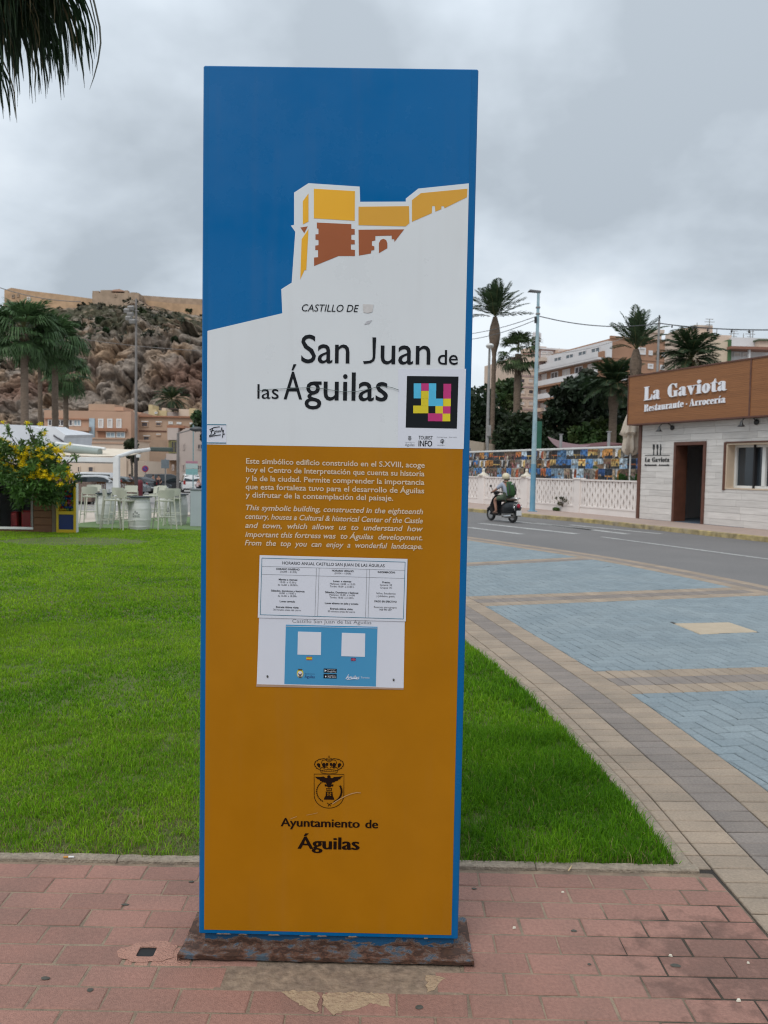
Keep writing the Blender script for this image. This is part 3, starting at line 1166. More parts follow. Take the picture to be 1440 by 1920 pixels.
plates('amber_wall_print', [[z1(*q) for q in P] for P in
  ([(806, 768), (1058, 765), (1060, 850), (1042, 866), (806, 860)],
  [(1073, 735), (1118, 700), (1350, 678), (1348, 720), (1236, 775), (1232, 765), (1220, 765), (1220, 780),
   (1190, 792), (1187, 764), (1174, 764), (1172, 800), (1073, 843)])], 3, M_amber)
plates('russet_wall_print', [[z1(*q) for q in P] for P in
  ([(598, 847), (770, 855), (770, 878), (787, 880), (787, 907), (770, 908), (770, 932), (787, 935), (787, 956),
   (768, 956), (768, 982), (788, 984), (788, 1014), (706, 1014), (584, 1064), (584, 1022), (604, 1020), (604, 985),
   (590, 984), (590, 962), (606, 960), (606, 934), (591, 932), (591, 906), (606, 905), (606, 878), (598, 876)],
  [(806, 883), (1034, 881), (986, 943), (984, 930), (972, 930), (972, 912), (890, 914), (890, 936), (873, 940),
   (873, 962), (885, 966), (885, 984), (870, 987), (868, 1001), (808, 1012)],
  [(908, 1000), (908, 950), (916, 934), (930, 928), (944, 934), (950, 950), (950, 975)],
  [(516, 872), (552, 866), (535, 900)])], 3, M_rustp)
def text(s, pl, pr_, cap, m, layer=4, parent=sign, bold=0.0, shear=0.0, name='lettering', fat=None, extra=None,
   proj=None, spacing=1.0, fit=False):
 """set one line so that its ends fall on two surveyed baseline points; cap = capital height in photo pixels"""
 proj = proj or S
 a, b = proj(*pl), proj(*pr_)
 v, f = text_verts(s, bold, shear, spacing)
 if fat:
  v = fatten(v, f, *fat)
 if fit:
  v = v.copy()
  v[:, 1] = (v[:, 1] - v[:, 1].min()) / (v[:, 1].max() - v[:, 1].min()) * cap_height()
 x0, x1 = v[:, 0].min(), v[:, 0].max()
 mid = ((pl[0] + pr_[0]) / 2, (pl[1] + pr_[1]) / 2)
 h = proj(mid[0], mid[1] - cap)[1] - proj(*mid)[1]
 k = h / cap_height()
 sx = math.hypot(b[0] - a[0], b[1] - a[1]) / (x1 - x0)
 an = math.atan2(b[1] - a[1], b[0] - a[0])
 y = -0.0007 * layer
 mb = MB()
 pts = []
 for q in v:
  X, Z = (q[0] - x0) * sx, q[1] * k
  pts.append((a[0] + X * math.cos(an), y, a[1] + Z + X * math.sin(an)))
 mb.add(pts, f)
 if extra is None:
  return mb.build(name, m, parent)
 extra.append(mb)
 return mb
def z2(x, y):
 return (370 + x / 2.6667, 540 + y / 2.6667)
text('CASTILLO DE', z2(523, 117), z2(807, 121), 13.2, M_ink, shear=0.22)
text('San', z2(519, 374), z2(760, 377), 52, M_ink, bold=0.004)
text('J', z2(828, 380), z2(892, 381), 50, M_ink, bold=0.0, fat=(-0.030, 0.0), fit=True)
text('uan', z2(916, 380), z2(1164, 383), 52, M_ink, bold=0.004)
text('de', z2(1202, 383), z2(1302, 384), 27, M_ink, bold=0.006)
text('las', z2(301, 553), z2(407, 555), 27, M_ink, bold=0.0)
text('Á', z2(432, 556), z2(524, 557), 51, M_ink, bold=0.004)
text('guilas', z2(537, 559), z2(952, 565), 52, M_ink, bold=0.006)
pts = [(x_, *S(*z2(x_, y_))) for x_, y_ in [(300, 516), (360, 507), (430, 505), (500, 501), (570, 499), (620, 503),
            (680, 512), (730, 520), (790, 519), (850, 508), (900, 495), (940, 492),
            (975, 499), (1008, 511)]]
mb = MB()
mb.path([(q[1], -0.005, q[2]) for q in pts], 0.0008, 5)
mb.build('loose_thread', mat('thread', (0.08, 0.12, 0.12), 0.5), sign)
def oval(cx, cz, rx, rz, n=18, a0=0):
 return [(cx + rx * math.cos(2 * math.pi * k / n + a0), cz + rz * math.sin(2 * math.pi * k / n + a0)) for k in range(n)]
u0, v0 = S(*z2(853, 103))
plate('torn_label', [(u0 - .016, v0 + .013), (u0 + .017, v0 + .012), (u0 + .014, v0 - .010), (u0 + .001, v0 - .014), (u0 - .013, v0 - .012)],
  4, mat('torn_paper', (0.60, 0.58, 0.57), 0.8, (0.48, 0.46, 0.45), 60, 0.3))
u0, v0 = S(*z2(853, 172))
plate('scuff', [(u0 - .011, v0 - .007), (u0 + .004, v0 - .004), (u0 + .013, v0 + .007), (u0 - .004, v0 + .003)], 4,
  mat('scuff_grey', (0.33, 0.33, 0.36), 0.7, (0.5, 0.5, 0.52), 60, 0.3))
q_ = lambda x, y: (740 + x / 10.286, 680 + y / 10.286)
zq = lambda *a: S(*q_(*a))
stk = plate('info_sticker', [zq(70, 120), zq(1375, 120), zq(1330, 1665), zq(60, 1640)], 3, M_paper)
plate('code_backing', [zq(238, 258), zq(1230, 270), zq(1198, 1272), (zq(212, 1252))], 4, M_ink, stk)
cell = {}
for nm_, cells, mm in (('cyan_cell', [(367, 402, 510, 545), (367, 545, 505, 690), (658, 402, 800, 545), (655, 545, 797, 695),
         (652, 695, 795, 838), (795, 695, 930, 838)], M_cyan),
      ('magenta_cell', [(513, 402, 655, 547), (940, 410, 1088, 555), (937, 555, 1082, 697),
           (928, 842, 1073, 985), (640, 978, 780, 1130), (780, 980, 922, 1132)], M_magenta),
      ('yellow_cell', [(510, 547, 655, 700), (508, 690, 650, 838), (357, 830, 505, 977),
          (505, 830, 648, 977), (935, 697, 1080, 842), (785, 838, 928, 983),
          (922, 983, 1070, 1132)], M_yel2)):
 plates(nm_, [[zq(a, b), zq(c_, b), zq(c_, d), zq(a, d)] for a, b, c_, d in cells], 5, mm, stk)
text('TOURIST', q_(460, 1478), q_(732, 1484), 6.6, M_ink, parent=stk, fat=(0.012, 0.0))
text('INFO', q_(458, 1612), q_(722, 1616), 10.6, M_ink, parent=stk, fat=(0.03, 0.01))
text('Águilas', q_(198, 1606), q_(380, 1610), 5.0, M_greyink, parent=stk)
text('Ayuntamiento de', q_(205, 1541), q_(380, 1543), 1.2, M_greyink, parent=stk)
text('Descárgate la app', q_(812, 1444), q_(1010, 1448), 2.0, M_greyink, parent=stk)
text('Scan with', q_(1045, 1446), q_(1195, 1448), 2.0, M_greyink, parent=stk)
text('app', q_(820, 1597), q_(960, 1600), 1.8, M_greyink, parent=stk)
plates('small_crest', [oval(*zq(290, 1465), .0052, .0058), oval(*zq(290, 1424), .0050, .0018)], 4, M_greyink, stk)
mb = MB()
u0, v0 = zq(918, 1510)
mb.path([(u0 + .0048 * math.cos(a), -0.0035, v0 + .0048 * math.sin(a)) for a in [k * 0.45 for k in range(-6, 9)]], 0.0008, 4)
mb.path([(u0 - .006, -0.0035, v0 - .004), (u0 - .001, -0.0035, v0 - .0035), (u0 + .002, -0.0035, v0 + .001)], 0.0008, 4)
mb.path([(u0, -0.0035, v0 - .003), (u0 + .001, -0.0035, v0 - .009)], 0.0008, 4)
mb.build('navigation_logo', M_ink, stk)
ez = lambda x, y: S(*z2(x, y))
st2 = plate('signature_sticker', [ez(50, 682), ez(145, 683), ez(145, 775), ez(48, 774)], 3, M_paper)
plates('sticker_edge', [[ez(50, 681), ez(145, 682), ez(145, 686), ez(50, 685)], [ez(48, 772), ez(145, 773), ez(145, 777), ez(48, 776)]],
  4, M_tealink, st2)
mb = MB()
for st in ([(62, 709), (85, 697), (113, 694)], [(78, 700), (68, 735)], [(66, 716), (84, 712)], [(60, 738), (80, 734), (92, 726)],
   [(86, 728), (90, 712), (94, 722), (99, 711), (102, 722), (106, 712), (108, 722), (113, 712)],
   [(117, 720), (124, 696), (126, 716)], [(126, 712), (128, 722), (132, 710), (126, 748)], [(60, 744), (90, 738), (118, 734)], [(128, 732), (138, 730)]):
 mb.path([(ez(*p)[0], -0.0033, ez(*p)[1]) for p in st], 0.0011, 4)
mb.build('signature', M_ink, st2)
z3 = lambda x, y: (440 + x / 3.7895, 840 + y / 3.7895)
LINES = [('Este simbólico edificio construido en el S.XVIII, acoge', (82, 110), (1350, 140), 0),
   ('hoy el Centro de Interpretación que cuenta su historia', (82, 170), (1348, 201), 0),
   ('y la de la ciudad. Permite comprender la importancia', (79, 232), (1347, 262), 0),
   ('que esta fortaleza tuvo para el desarrollo de Águilas', (79, 292), (1346, 322), 0),
   ('y disfrutar de la contemplación del paisaje.', (79, 350), (1126, 374), 0),
   ('This symbolic building, constructed in the eighteenth', (80, 440), (1338, 470), 1),
   ('century, houses a Cultural & historical Center of the Castle', (76, 502), (1336, 535), 1),
   ('and  town,  which  allows  us  to  understand  how', (76, 566), (1338, 592), 1),
   ('important this fortress was  to Águilas  development.', (76, 630), (1334, 655), 1),
   ('From  the  top  you  can  enjoy  a  wonderful  landscape.', (73, 690), (1334, 718), 1)]
for s_, a, b, it in LINES:
 text(s_, z3(*a), z3(*b), 37 / 3.7895, M_cream, bold=0.016, shear=0.22 * it)
z4 = lambda x, y: (470 + x / 4.5, 1030 + y / 4.5)
s4 = lambda x, y: S(*z4(x, y))
lower = plate('app_poster', [s4(72, 570), s4(1300, 600), s4(1290, 1170), s4(52, 1136)], 3, M_paper)
plate('poster_field', [s4(298, 634), s4(1070, 652), s4(1056, 1155), s4(285, 1134)], 4, M_posterblue, lower)
plates('white_line', [[s4(297, 644), s4(1069, 661), s4(1069, 664), s4(297, 648)]], 5, M_paper, lower)
text('Castillo San Juan de las Águilas', z4(352, 617), z4(1018, 630), 6.6, M_greyink, parent=lower, bold=-0.008)
plates('blank_code_square', [[s4(400, 692), s4(596, 697), s4(593, 890), s4(396, 886)],
        [s4(770, 702), s4(967, 708), s4(964, 905), s4(765, 899)]], 5, M_paper, lower)
fl = plates('spain_flag', [[s4(471, 903), s4(520, 904), s4(520, 911), s4(471, 910)],
       [s4(470, 925), s4(519, 926), s4(519, 933), s4(470, 932)]], 5, M_flagred, lower)
plates('spain_flag_band', [[s4(471, 910), s4(520, 911), s4(519, 926), s4(470, 925)]], 5, M_yel2, lower)
plates('union_flag', [[s4(847, 913), s4(887, 914), s4(886, 940), s4(846, 939)]], 5, M_navy, lower)
plates('union_cross', [[s4(847, 924), s4(887, 925), s4(887, 929), s4(847, 928)], [s4(864, 913), s4(869, 913), s4(869, 940), s4(864, 940)],
      [s4(847, 913), s4(851, 913), s4(887, 940), s4(882, 940)], [s4(883, 913), s4(887, 913), s4(850, 940), s4(846, 940)]],
  6, mat('flag_pink', (0.55, 0.10, 0.14), 0.4), lower)
plates('store_badge', [[s4(617, 1003), s4(727, 1006), s4(726, 1041), s4(616, 1038)],
      [s4(616, 1048), s4(726, 1051), s4(726, 1088), s4(615, 1085)]], 5, M_ink, lower)
text('Google Play', z4(648, 1033), z4(722, 1035), 2.9, M_paper, layer=6, parent=lower)
text('App Store', z4(650, 1078), z4(722, 1080), 3.2, M_paper, layer=6, parent=lower)
text('DISPONIBLE EN', z4(648, 1015), z4(715, 1017), 1.3, M_paper, layer=6, parent=lower)
text('Consíguelo en', z4(650, 1061), z4(715, 1063), 1.3, M_paper, layer=6, parent=lower)
plates('store_icon', [[s4(625, 1011), s4(643, 1021), s4(625, 1031)], oval(*s4(634, 1070), .0022, .0026)], 6, M_paper, lower)
plates('poster_crest', [oval(*s4(418, 1045), .0105, .0140)], 5, M_yel2, lower)
plates('poster_crest_field', [oval(*s4(418, 1050), .0080, .0100)], 6, M_paper, lower)
plates('poster_crest_eagle', [[s4(400, 1040), s4(418, 1052), s4(437, 1041), s4(428, 1062), s4(418, 1066), s4(408, 1061)],
        [s4(402, 1068), s4(434, 1069), s4(425, 1080), s4(411, 1080)],
        [s4(400, 1006), s4(437, 1007), s4(433, 1018), s4(404, 1017)]], 7, mat('crest_brown', (0.09, 0.07, 0.04), 0.5), lower)
text('Águilas', z4(456, 1082), z4(541, 1085), 5.2, M_navy, layer=5, parent=lower)
text('Ayuntamiento de', z4(457, 1050), z4(541, 1053), 1.7, M_navy, layer=5, parent=lower)
text('Águilas', z4(800, 1090), z4(915, 1094), 6.6, M_paper, layer=5, parent=lower, bold=0.02, shear=0.3)
text('| Turismo', z4(920, 1085), z4(1003, 1088), 3.2, M_paper, layer=5, parent=lower)
mb = MB()
mb.path([(s4(x_, y_)[0], -0.0042, s4(x_, y_)[1]) for x_, y_ in [(803, 1086), (815, 1095), (850, 1092), (900, 1086)]], 0.0008, 4)
mb.build('logo_swash', M_paper, lower)
for xy in ((143, 1069), (1206, 1098)):
 u0, v0 = s4(*xy)
 mb = MB()
 mb.ball((u0, -0.004, v0), (0.0032, 0.002, 0.0042), 8, 5)
 mb.build('rivet', mat('dull_rivet', (0.12, 0.12, 0.11), 0.5, metal=0.6), lower)
plates('sleeve_edge', [[s4(50, 1136), s4(1290, 1168), s4(1290, 1182), s4(46, 1156)]], 4,
  mat('sleeve_edge', (0.42, 0.28, 0.20), 0.3), lower)
upper = plate('timetable_poster', [s4(78, 48), s4(1323, 80), s4(1308, 606), s4(62, 574)], 6, M_paper)
def seg(a, b, w=1.4):
 a, b = Vector(s4(*a)), Vector(s4(*b))
 d = (b - a).normalized()
 n = Vector((-d.y, d.x)) * (w / 4.5 * 0.0017 / 2)
 return [tuple(a - n), tuple(b - n), tuple(b + n), tuple(a + n)]
plates('teal_frame', [seg((97, 72), (1303, 106), 4), seg((1303, 106), (1288, 585), 4), seg((1288, 585), (83, 549), 4),
      seg((83, 549), (97, 72), 4)], 7, M_tealink, upper)
plates('table_rule', [seg((95, 141), (1300, 175), 1.6), seg((93, 208), (1298, 243), 1.6), seg((556, 155), (543, 562), 2.2),
      seg((579, 155), (566, 562), 2.2), seg((981, 166), (969, 573), 2.2), seg((1003, 167), (991, 574), 2.2)], 7, M_greyink, upper)
text('HORARIO ANUAL CASTILLO SAN JUAN DE LAS ÁGUILAS', z4(270, 125), z4(1130, 149), 5.4, M_ink, layer=7, parent=upper, bold=0.002)
TT = [('HORARIO INVIERNO', 316, 174, 196, 1), ('(16/09 – 31/03)', 320, 197, 138, 0), ('Martes a viernes:', 318, 262, 158, 1),
  ('10.00  a 13.30 y', 318, 285, 138, 0), ('de 16.00  a 18.00 h.', 316, 307, 170, 0),
  ('Sábados, domingos y festivos:', 316, 356, 282, 1), ('10.00  a 14.00 y', 314, 378, 138, 0), ('de 16.00  a 18.00h.', 312, 400, 162, 0),
  ('Lunes cerrado', 312, 446, 130, 1), ('Entrada última visita:', 312, 494, 192, 1), ('30 minutos antes del cierre', 308, 516, 230, 0),
  ('HORARIO VERANO', 778, 188, 182, 1), ('(01/04 – 15/09)', 778, 210, 138, 0), ('Lunes  a viernes:', 774, 276, 152, 1),
  ('Mañanas: 10.00  a 13.00', 776, 298, 212, 0), ('Tardes: 18.00  a 21.00 h.', 772, 320, 205, 0),
  ('Sábados, Domingos y festivos:', 770, 369, 280, 1), ('Mañanas: 10.00  a 14.00', 772, 391, 212, 0), ('Tardes: 18.00  a 21.00 h.', 770, 413, 205, 0),
  ('Lunes abierto en julio y agosto', 768, 461, 282, 1), ('Entrada última visita:', 768, 508, 192, 1), ('30 minutos antes del cierre', 766, 530, 230, 0),
  ('INFORMACIÓN:', 1146, 200, 146, 1), ('Precio:', 1144, 286, 66, 1), ('General: 3€', 1142, 308, 102, 0), ('Grupos: 1€', 1142, 331, 96, 0),
  ('Niños, Estudiantes', 1142, 378, 160, 0), ('y Jubilados, gratis.', 1140, 401, 156, 0), ('PAGO EN EFECTIVO', 1138, 446, 186, 1),
  ('Reservas para grupos', 1136, 494, 190, 0), ('968 493 287', 1138, 516, 104, 0)]
for s_, cx, yb, w, bd in TT:
 text(s_, z4(cx - w / 2, yb - 3), z4(cx + w / 2, yb - 3 + w * 0.027), 3.3, M_ink, layer=7, bold=0.022 * bd - 0.004, parent=upper)
z5 = lambda x, y: (500 + x / 6, 1400 + y / 6)
s5 = lambda x, y: S(*z5(x, y))
crest = MB()
def ink_line(pts, r=2.0, mbx=crest):
 P = [s5(*p) for p in pts]
 w = r / 6 * 0.0017 * 1.0
 vs, fs = [], []
 n = len(P)
 for i, p in enumerate(P):
  a = Vector(P[max(i - 1, 0)])
  b = Vector(P[min(i + 1, n - 1)])
  d = (b - a).normalized()
  nn_ = Vector((-d.y, d.x)) * w
  vs += [(p[0] - nn_.x, -0.0028, p[1] - nn_.y), (p[0] + nn_.x, -0.0028, p[1] + nn_.y)]
 for i in range(n - 1):
  fs.append((2 * i, 2 * i + 2, 2 * i + 3, 2 * i + 1))
 mbx.add(vs, fs)
def ink_poly(pts, mbx=crest, raw=False, y=-0.0028):
 P = pts if raw else [s5(*p) for p in pts]
 mbx.yprism(P if sum(P[i][0] * P[(i + 1) % len(P)][1] - P[(i + 1) % len(P)][0] * P[i][1] for i in range(len(P))) > 0
    else P[::-1], y, y + 0.0006)
arc = [(702 + 166 * math.cos(a), 545 + 142 * math.sin(a)) for a in [math.pi * k / 16 for k in range(17)]]
ink_line([(868, 545), (870, 308), (534, 304), (536, 540)], 3.2)
ink_line([(868, 540)] + arc, 3.2)
for sx in (-1, 1):
 ink_line([(702, 150), (702 + sx * 55, 130), (702 + sx * 110, 138), (702 + sx * 155, 165), (702 + sx * 165, 200), (702 + sx * 140, 235), (702 + sx * 95, 262)], 3.5)
 ink_line([(702, 170), (702 + sx * 40, 145), (702 + sx * 75, 150), (702 + sx * 85, 175), (702 + sx * 72, 205)], 3)
 ink_line([(702 + sx * 95, 262), (702 + sx * 90, 290), (702 + sx * 60, 298), (702, 302)], 2.6)
 for k in range(9):
  a = R(100 - k * 16)
  cx_, cy2 = 702 + sx * 165 * math.cos(a) * 0.98, 205 - 78 * math.sin(a)
  u_, v_ = s5(cx_, cy2)
  ink_poly(oval(u_, v_, .0011, .0011, 8), raw=True)
 ink_poly([(702 + sx * 45, 182), (702 + sx * 62, 178), (702 + sx * 80, 195), (702 + sx * 70, 225), (702 + sx * 50, 235), (702 + sx * 38, 212)])
 ink_poly([(702 + sx * 100, 190), (702 + sx * 125, 180), (702 + sx * 140, 200), (702 + sx * 120, 225), (702 + sx * 98, 235)])
 ink_poly([(702 + sx * 8, 182), (702 + sx * 30, 178), (702 + sx * 40, 200), (702 + sx * 25, 218), (702 + sx * 10, 205)])
 ink_line([(702 + sx * 8, 240), (702 + sx * 30, 222), (702 + sx * 55, 240), (702 + sx * 80, 228), (702 + sx * 100, 250)], 3.4)
ink_line([(608, 264), (702, 250), (797, 264)], 2.6)
ink_line([(614, 280), (702, 274), (790, 282)], 2.0)
ink_line([(702, 97), (702, 150)], 3)
ink_line([(694, 112), (710, 112)], 3)
for k in range(7):
 u_, v_ = s5(630 + k * 24, 268 - 3 * abs(k - 3) * 0)
 ink_poly(oval(u_, v_, .0009, .0009, 6), raw=True)
ink_poly([(700, 318), (716, 324), (720, 345), (735, 352), (760, 338), (800, 336), (858, 328), (828, 352), (832, 358), (800, 370),
   (806, 378), (770, 385), (765, 395), (738, 400), (728, 420), (722, 448), (702, 455), (682, 448), (676, 420), (664, 400),
   (640, 398), (636, 386), (600, 382), (602, 370), (575, 362), (545, 336), (600, 338), (640, 332), (668, 350), (684, 345),
   (682, 332), (688, 322)])
for sx in (-1, 1):
 ink_line([(702 + sx * 14, 425), (702 + sx * 34, 440), (702 + sx * 48, 430)], 4)
 ink_poly([(702 + sx * 26, 425), (702 + sx * 48, 418), (702 + sx * 46, 440), (702 + sx * 30, 446)])
ink_line([(670, 466), (736, 466)], 3)
ink_line([(672, 490), (734, 490)], 3)
ink_line([(676, 466), (680, 490)], 4)
ink_line([(730, 466), (726, 490)], 4)
ink_line([(702, 462), (702, 494)], 4)
ink_line([(664, 506), (742, 508)], 4)
ink_poly([(668, 512), (680, 512), (682, 560), (662, 560)])
ink_poly([(728, 512), (740, 512), (746, 562), (724, 562)])
ink_line([(682, 530), (726, 531)], 3)
ink_poly([(690, 515), (714, 515), (712, 522), (694, 522)])
ink_poly([(656, 556), (690, 548), (702, 540), (716, 548), (750, 558), (762, 593), (643, 590)])
for k in range(13):
 a = R(118 + k * 9.5)
 cx_, cy2 = 702 + 138 * math.cos(a), 500 - 128 * math.sin(a)
 tx, ty = -math.sin(a), -math.cos(a)
 nx_, ny_ = math.cos(a), -math.sin(a)
 for s_ in (-1, 1):
  ink_poly([(cx_, cy2), (cx_ + tx * 10 + nx_ * 7 * s_, cy2 + ty * 10 + ny_ * 7 * s_), (cx_ + tx * 22 + nx_ * 5 * s_, cy2 + ty * 22 + ny_ * 5 * s_), (cx_ + tx * 12, cy2 + ty * 12)])
for k in range(14):
 a = R(-70 + k * 7.0)
 cx_, cy2 = 702 + 140 * math.cos(a), 500 - 128 * math.sin(a)
 tx, ty = -math.sin(a), -math.cos(a)
 nx_, ny_ = math.cos(a), -math.sin(a)
 for s_ in (-1, 1):
  ink_line([(cx_, cy2), (cx_ + tx * 26 + nx_ * 11 * s_, cy2 + ty * 26 + ny_ * 11 * s_)], 2.6)
 ink_line([(cx_, cy2), (cx_ + tx * 18, cy2 + ty * 18)], 3)
ink_line([(680, 628), (702, 645), (722, 665)], 3.5)
ink_line([(740, 630), (702, 645), (690, 668)], 3.5)
crest.build('coat_of_arms', M_brownink, sign)
text('Ayuntamiento', z5(158, 890), z5(1048, 908), 15.5, M_brownink, fat=(0.034, 0.004))
text('de', z5(1108, 911), z5(1254, 914), 15.5, M_brownink, fat=(0.034, 0.004))
text('Águilas', z5(348, 1142), z5(1046, 1156), 22.5, M_brownink, fat=(0.042, 0.004))
M_scr = mat('scratched_film', (0.46, 0.27, 0.12), 0.5, (0.40, 0.22, 0.08), 60, 0.3)
for st, w in (([(740, 640), (790, 605), (840, 575), (900, 545), (960, 522), (1020, 510), (1058, 515)], 5),
    ([(270, 808), (300, 795), (340, 780)], 3), ([(450, 765), (520, 752), (575, 738)], 2)):
 P = [s5(*p) for p in st]
 mb = MB()
 ink_line(st, w, mbx=mb)
 mb.v = [(a, b - 0.0006, c_) for a, b, c_ in mb.v]
 mb.build('scratch', M_scr, sign)
def rust_material(nm_, zlo, zhi, olo, ohi, sc_, bl_=(0.006, 0.075, 0.17, 1)):
 m_ = bpy.data.materials.new(nm_)
 nt, b = nodes_of(m_)
 geo = nt.nodes.new('ShaderNodeNewGeometry')
 mpn = nt.nodes.new('ShaderNodeMapping')
 mpn.inputs['Scale'].default_value = (1, 1, 2.4)
 nt.links.new(geo.outputs['Position'], mpn.inputs[0])
 no = nt.nodes.new('ShaderNodeTexNoise')
 no.inputs['Scale'].default_value = sc_
 no.inputs['Detail'].default_value = 9
 no.inputs['Roughness'].default_value = 0.65
 nt.links.new(mpn.outputs[0], no.inputs[0])
 sp = nt.nodes.new('ShaderNodeSeparateXYZ')
 nt.links.new(geo.outputs['Position'], sp.inputs[0])
 mr = nt.nodes.new('ShaderNodeMapRange')
 mr.inputs['From Min'].default_value = zlo
 mr.inputs['From Max'].default_value = zhi
 mr.inputs['To Min'].default_value = olo
 mr.inputs['To Max'].default_value = ohi
 nt.links.new(sp.outputs[2], mr.inputs[0])
 ad = nt.nodes.new('ShaderNodeMath')
 cn_ = nt.nodes.new('ShaderNodeMapRange')
 cn_.inputs['From Min'].default_value = 0.30
 cn_.inputs['From Max'].default_value = 0.70
 cn_.inputs['To Min'].default_value = 0.05
 cn_.inputs['To Max'].default_value = 0.95
 nt.links.new(no.outputs[0], cn_.inputs[0])
 nt.links.new(cn_.outputs[0], ad.inputs[0])
 nt.links.new(mr.outputs[0], ad.inputs[1])
 rp = nt.nodes.new('ShaderNodeValToRGB')
 rp.color_ramp.interpolation = 'LINEAR'
 E_ = rp.color_ramp.elements
 E_[0].position = 0.0
 E_[0].color = (0.075, 0.035, 0.020, 1)
 E_[1].position = 0.60
 E_[1].color = bl_
 for p_, c_ in ((0.22, (0.045, 0.022, 0.015, 1)), (0.32, (0.15, 0.068, 0.04, 1)), (0.37, (0.035, 0.02, 0.018, 1)),
     (0.41, (0.20, 0.13, 0.095, 1)), (0.46, (0.075, 0.04, 0.03, 1)), (0.50, (0.17, 0.12, 0.11, 1)), (0.535, (0.12, 0.16, 0.20, 1)), (0.555, (0.035, 0.03, 0.035, 1))):
  e = E_.new(p_)
  e.color = c_
 nt.links.new(ad.outputs[0], rp.inputs[0])
 nt.links.new(rp.outputs[0], b.inputs['Base Color'])
 b.inputs['Roughness'].default_value = 0.75
 bp = nt.nodes.new('ShaderNodeBump')
 bp.inputs['Strength'].default_value = 0.8
 bp.inputs['Distance'].default_value = 0.004
 nt.links.new(no.outputs[0], bp.inputs['Height'])
 nt.links.new(bp.outputs[0], b.inputs['Normal'])
 return m_
M_rustpaint = rust_material('flaking_rust', 0.0, 0.035, -0.20, -0.10, 19, (0.07, 0.105, 0.14, 1))
M_rustblue = rust_material('corroded_blue_paint', 0.012, 0.034, -0.22, 0.22, 13)
zpl = ZB
mb = MB()
mb.cbox(UL + 0.016, UR - 0.012, 0.016, TH - 0.012, 0.004, zpl, 0.003)
mb.build('plinth', M_rustblue, sign)
mb = MB()
nx_, ny_ = 90, 14
px0, px1, py0, py1 = UL - 0.050, UR + 0.045, -0.070, TH + 0.055
vs, fs = [], []
for j in range(ny_ + 1):
 for i in range(nx_ + 1):
  X = px0 + (px1 - px0) * i / nx_
  Y = py0 + (py1 - py0) * j / ny_
  v_ = (Y - py0)
  e_ = min(1, v_ / 0.055)
  e2 = min(1, min(X - px0, px1 - X) / 0.04)
  h = 0.025 - 0.013 * min(1, v_ / 0.06) + 0.006 * noise.noise(Vector((X * 22, Y * 55, 3))) * e_ \
   + 0.004 * noise.noise(Vector((X * 70, Y * 120, 8)))
  if j == 0:
   Y += 0.003 * noise.noise(Vector((X * 30, 0, 0)))
   h = 0.024 + 0.004 * noise.noise(Vector((X * 9, 5, 0)))
  vs.append((X, Y, h))
for j in range(ny_):
 for i in range(nx_):
  a = j * (nx_ + 1) + i
  fs.append((a, a + 1, a + nx_ + 2, a + nx_ + 1))
n0 = len(vs)
for i in range(nx_ + 1):
 x_, y_, z_ = vs[i]
 vs.append((x_, y_ + 0.003, 0.009 + 0.003 * noise.noise(Vector((x_ * 14, 7, 0)))))
for i in range(nx_):
 fs.append((n0 + i, n0 + i + 1, i + 1, i))
for col in (0, nx_):
 n1_ = len(vs)
 for j in range(ny_ + 1):
  x_, y_, z_ = vs[j * (nx_ + 1) + col]
  vs.append((x_, y_, 0.001))
 for j in range(ny_):
  a, b_ = j * (nx_ + 1) + col, (j + 1) * (nx_ + 1) + col
  fs.append((a, b_, n1_ + j + 1, n1_ + j) if col == 0 else (b_, a, n1_ + j, n1_ + j + 1))
mb.add(vs, fs)
mb.build('base_plate', M_rustpaint, sign, smooth=50)
M_chipm = mat('bare_metal', (0.34, 0.27, 0.21), 0.6, (0.16, 0.08, 0.05), 40, 0.3)
rr = random.Random(12)
for k in range(9):
 u_ = UL + 0.03 + rr.random() * (UR - UL - 0.06)
 w = rr.uniform(0.006, 0.022)
 h_ = rr.uniform(0.003, 0.006)
 mb = MB()
 mb.yprism([(u_ - w, ZB + 0.001), (u_ - w * .3, ZB + 0.0004), (u_ + w, ZB + 0.0015), (u_ + w * .6, ZB + h_), (u_ - w * .2, ZB + h_ * .7), (u_ - w * .7, ZB + h_)], -0.0008, 0.0)
 mb.build('paint_chip', M_chipm, sign)
M_leaf = tint_mat('leaf_tint', 0.55, 0.35, transl=0.25)
M_blade = tint_mat('grass_blade_tint', 0.6, 0.12, transl=0.35)
M_bark = mat('palm_bark', (0.20, 0.145, 0.105), 0.95, (0.10, 0.072, 0.052), 5, 0.3, bump=2.5, bscale=18, stretch=(1, 1, 2.5))
M_bark2 = mat('tree_bark', (0.12, 0.095, 0.07), 0.95, (0.06, 0.05, 0.04), 6, 0.3, bump=2, bscale=14)
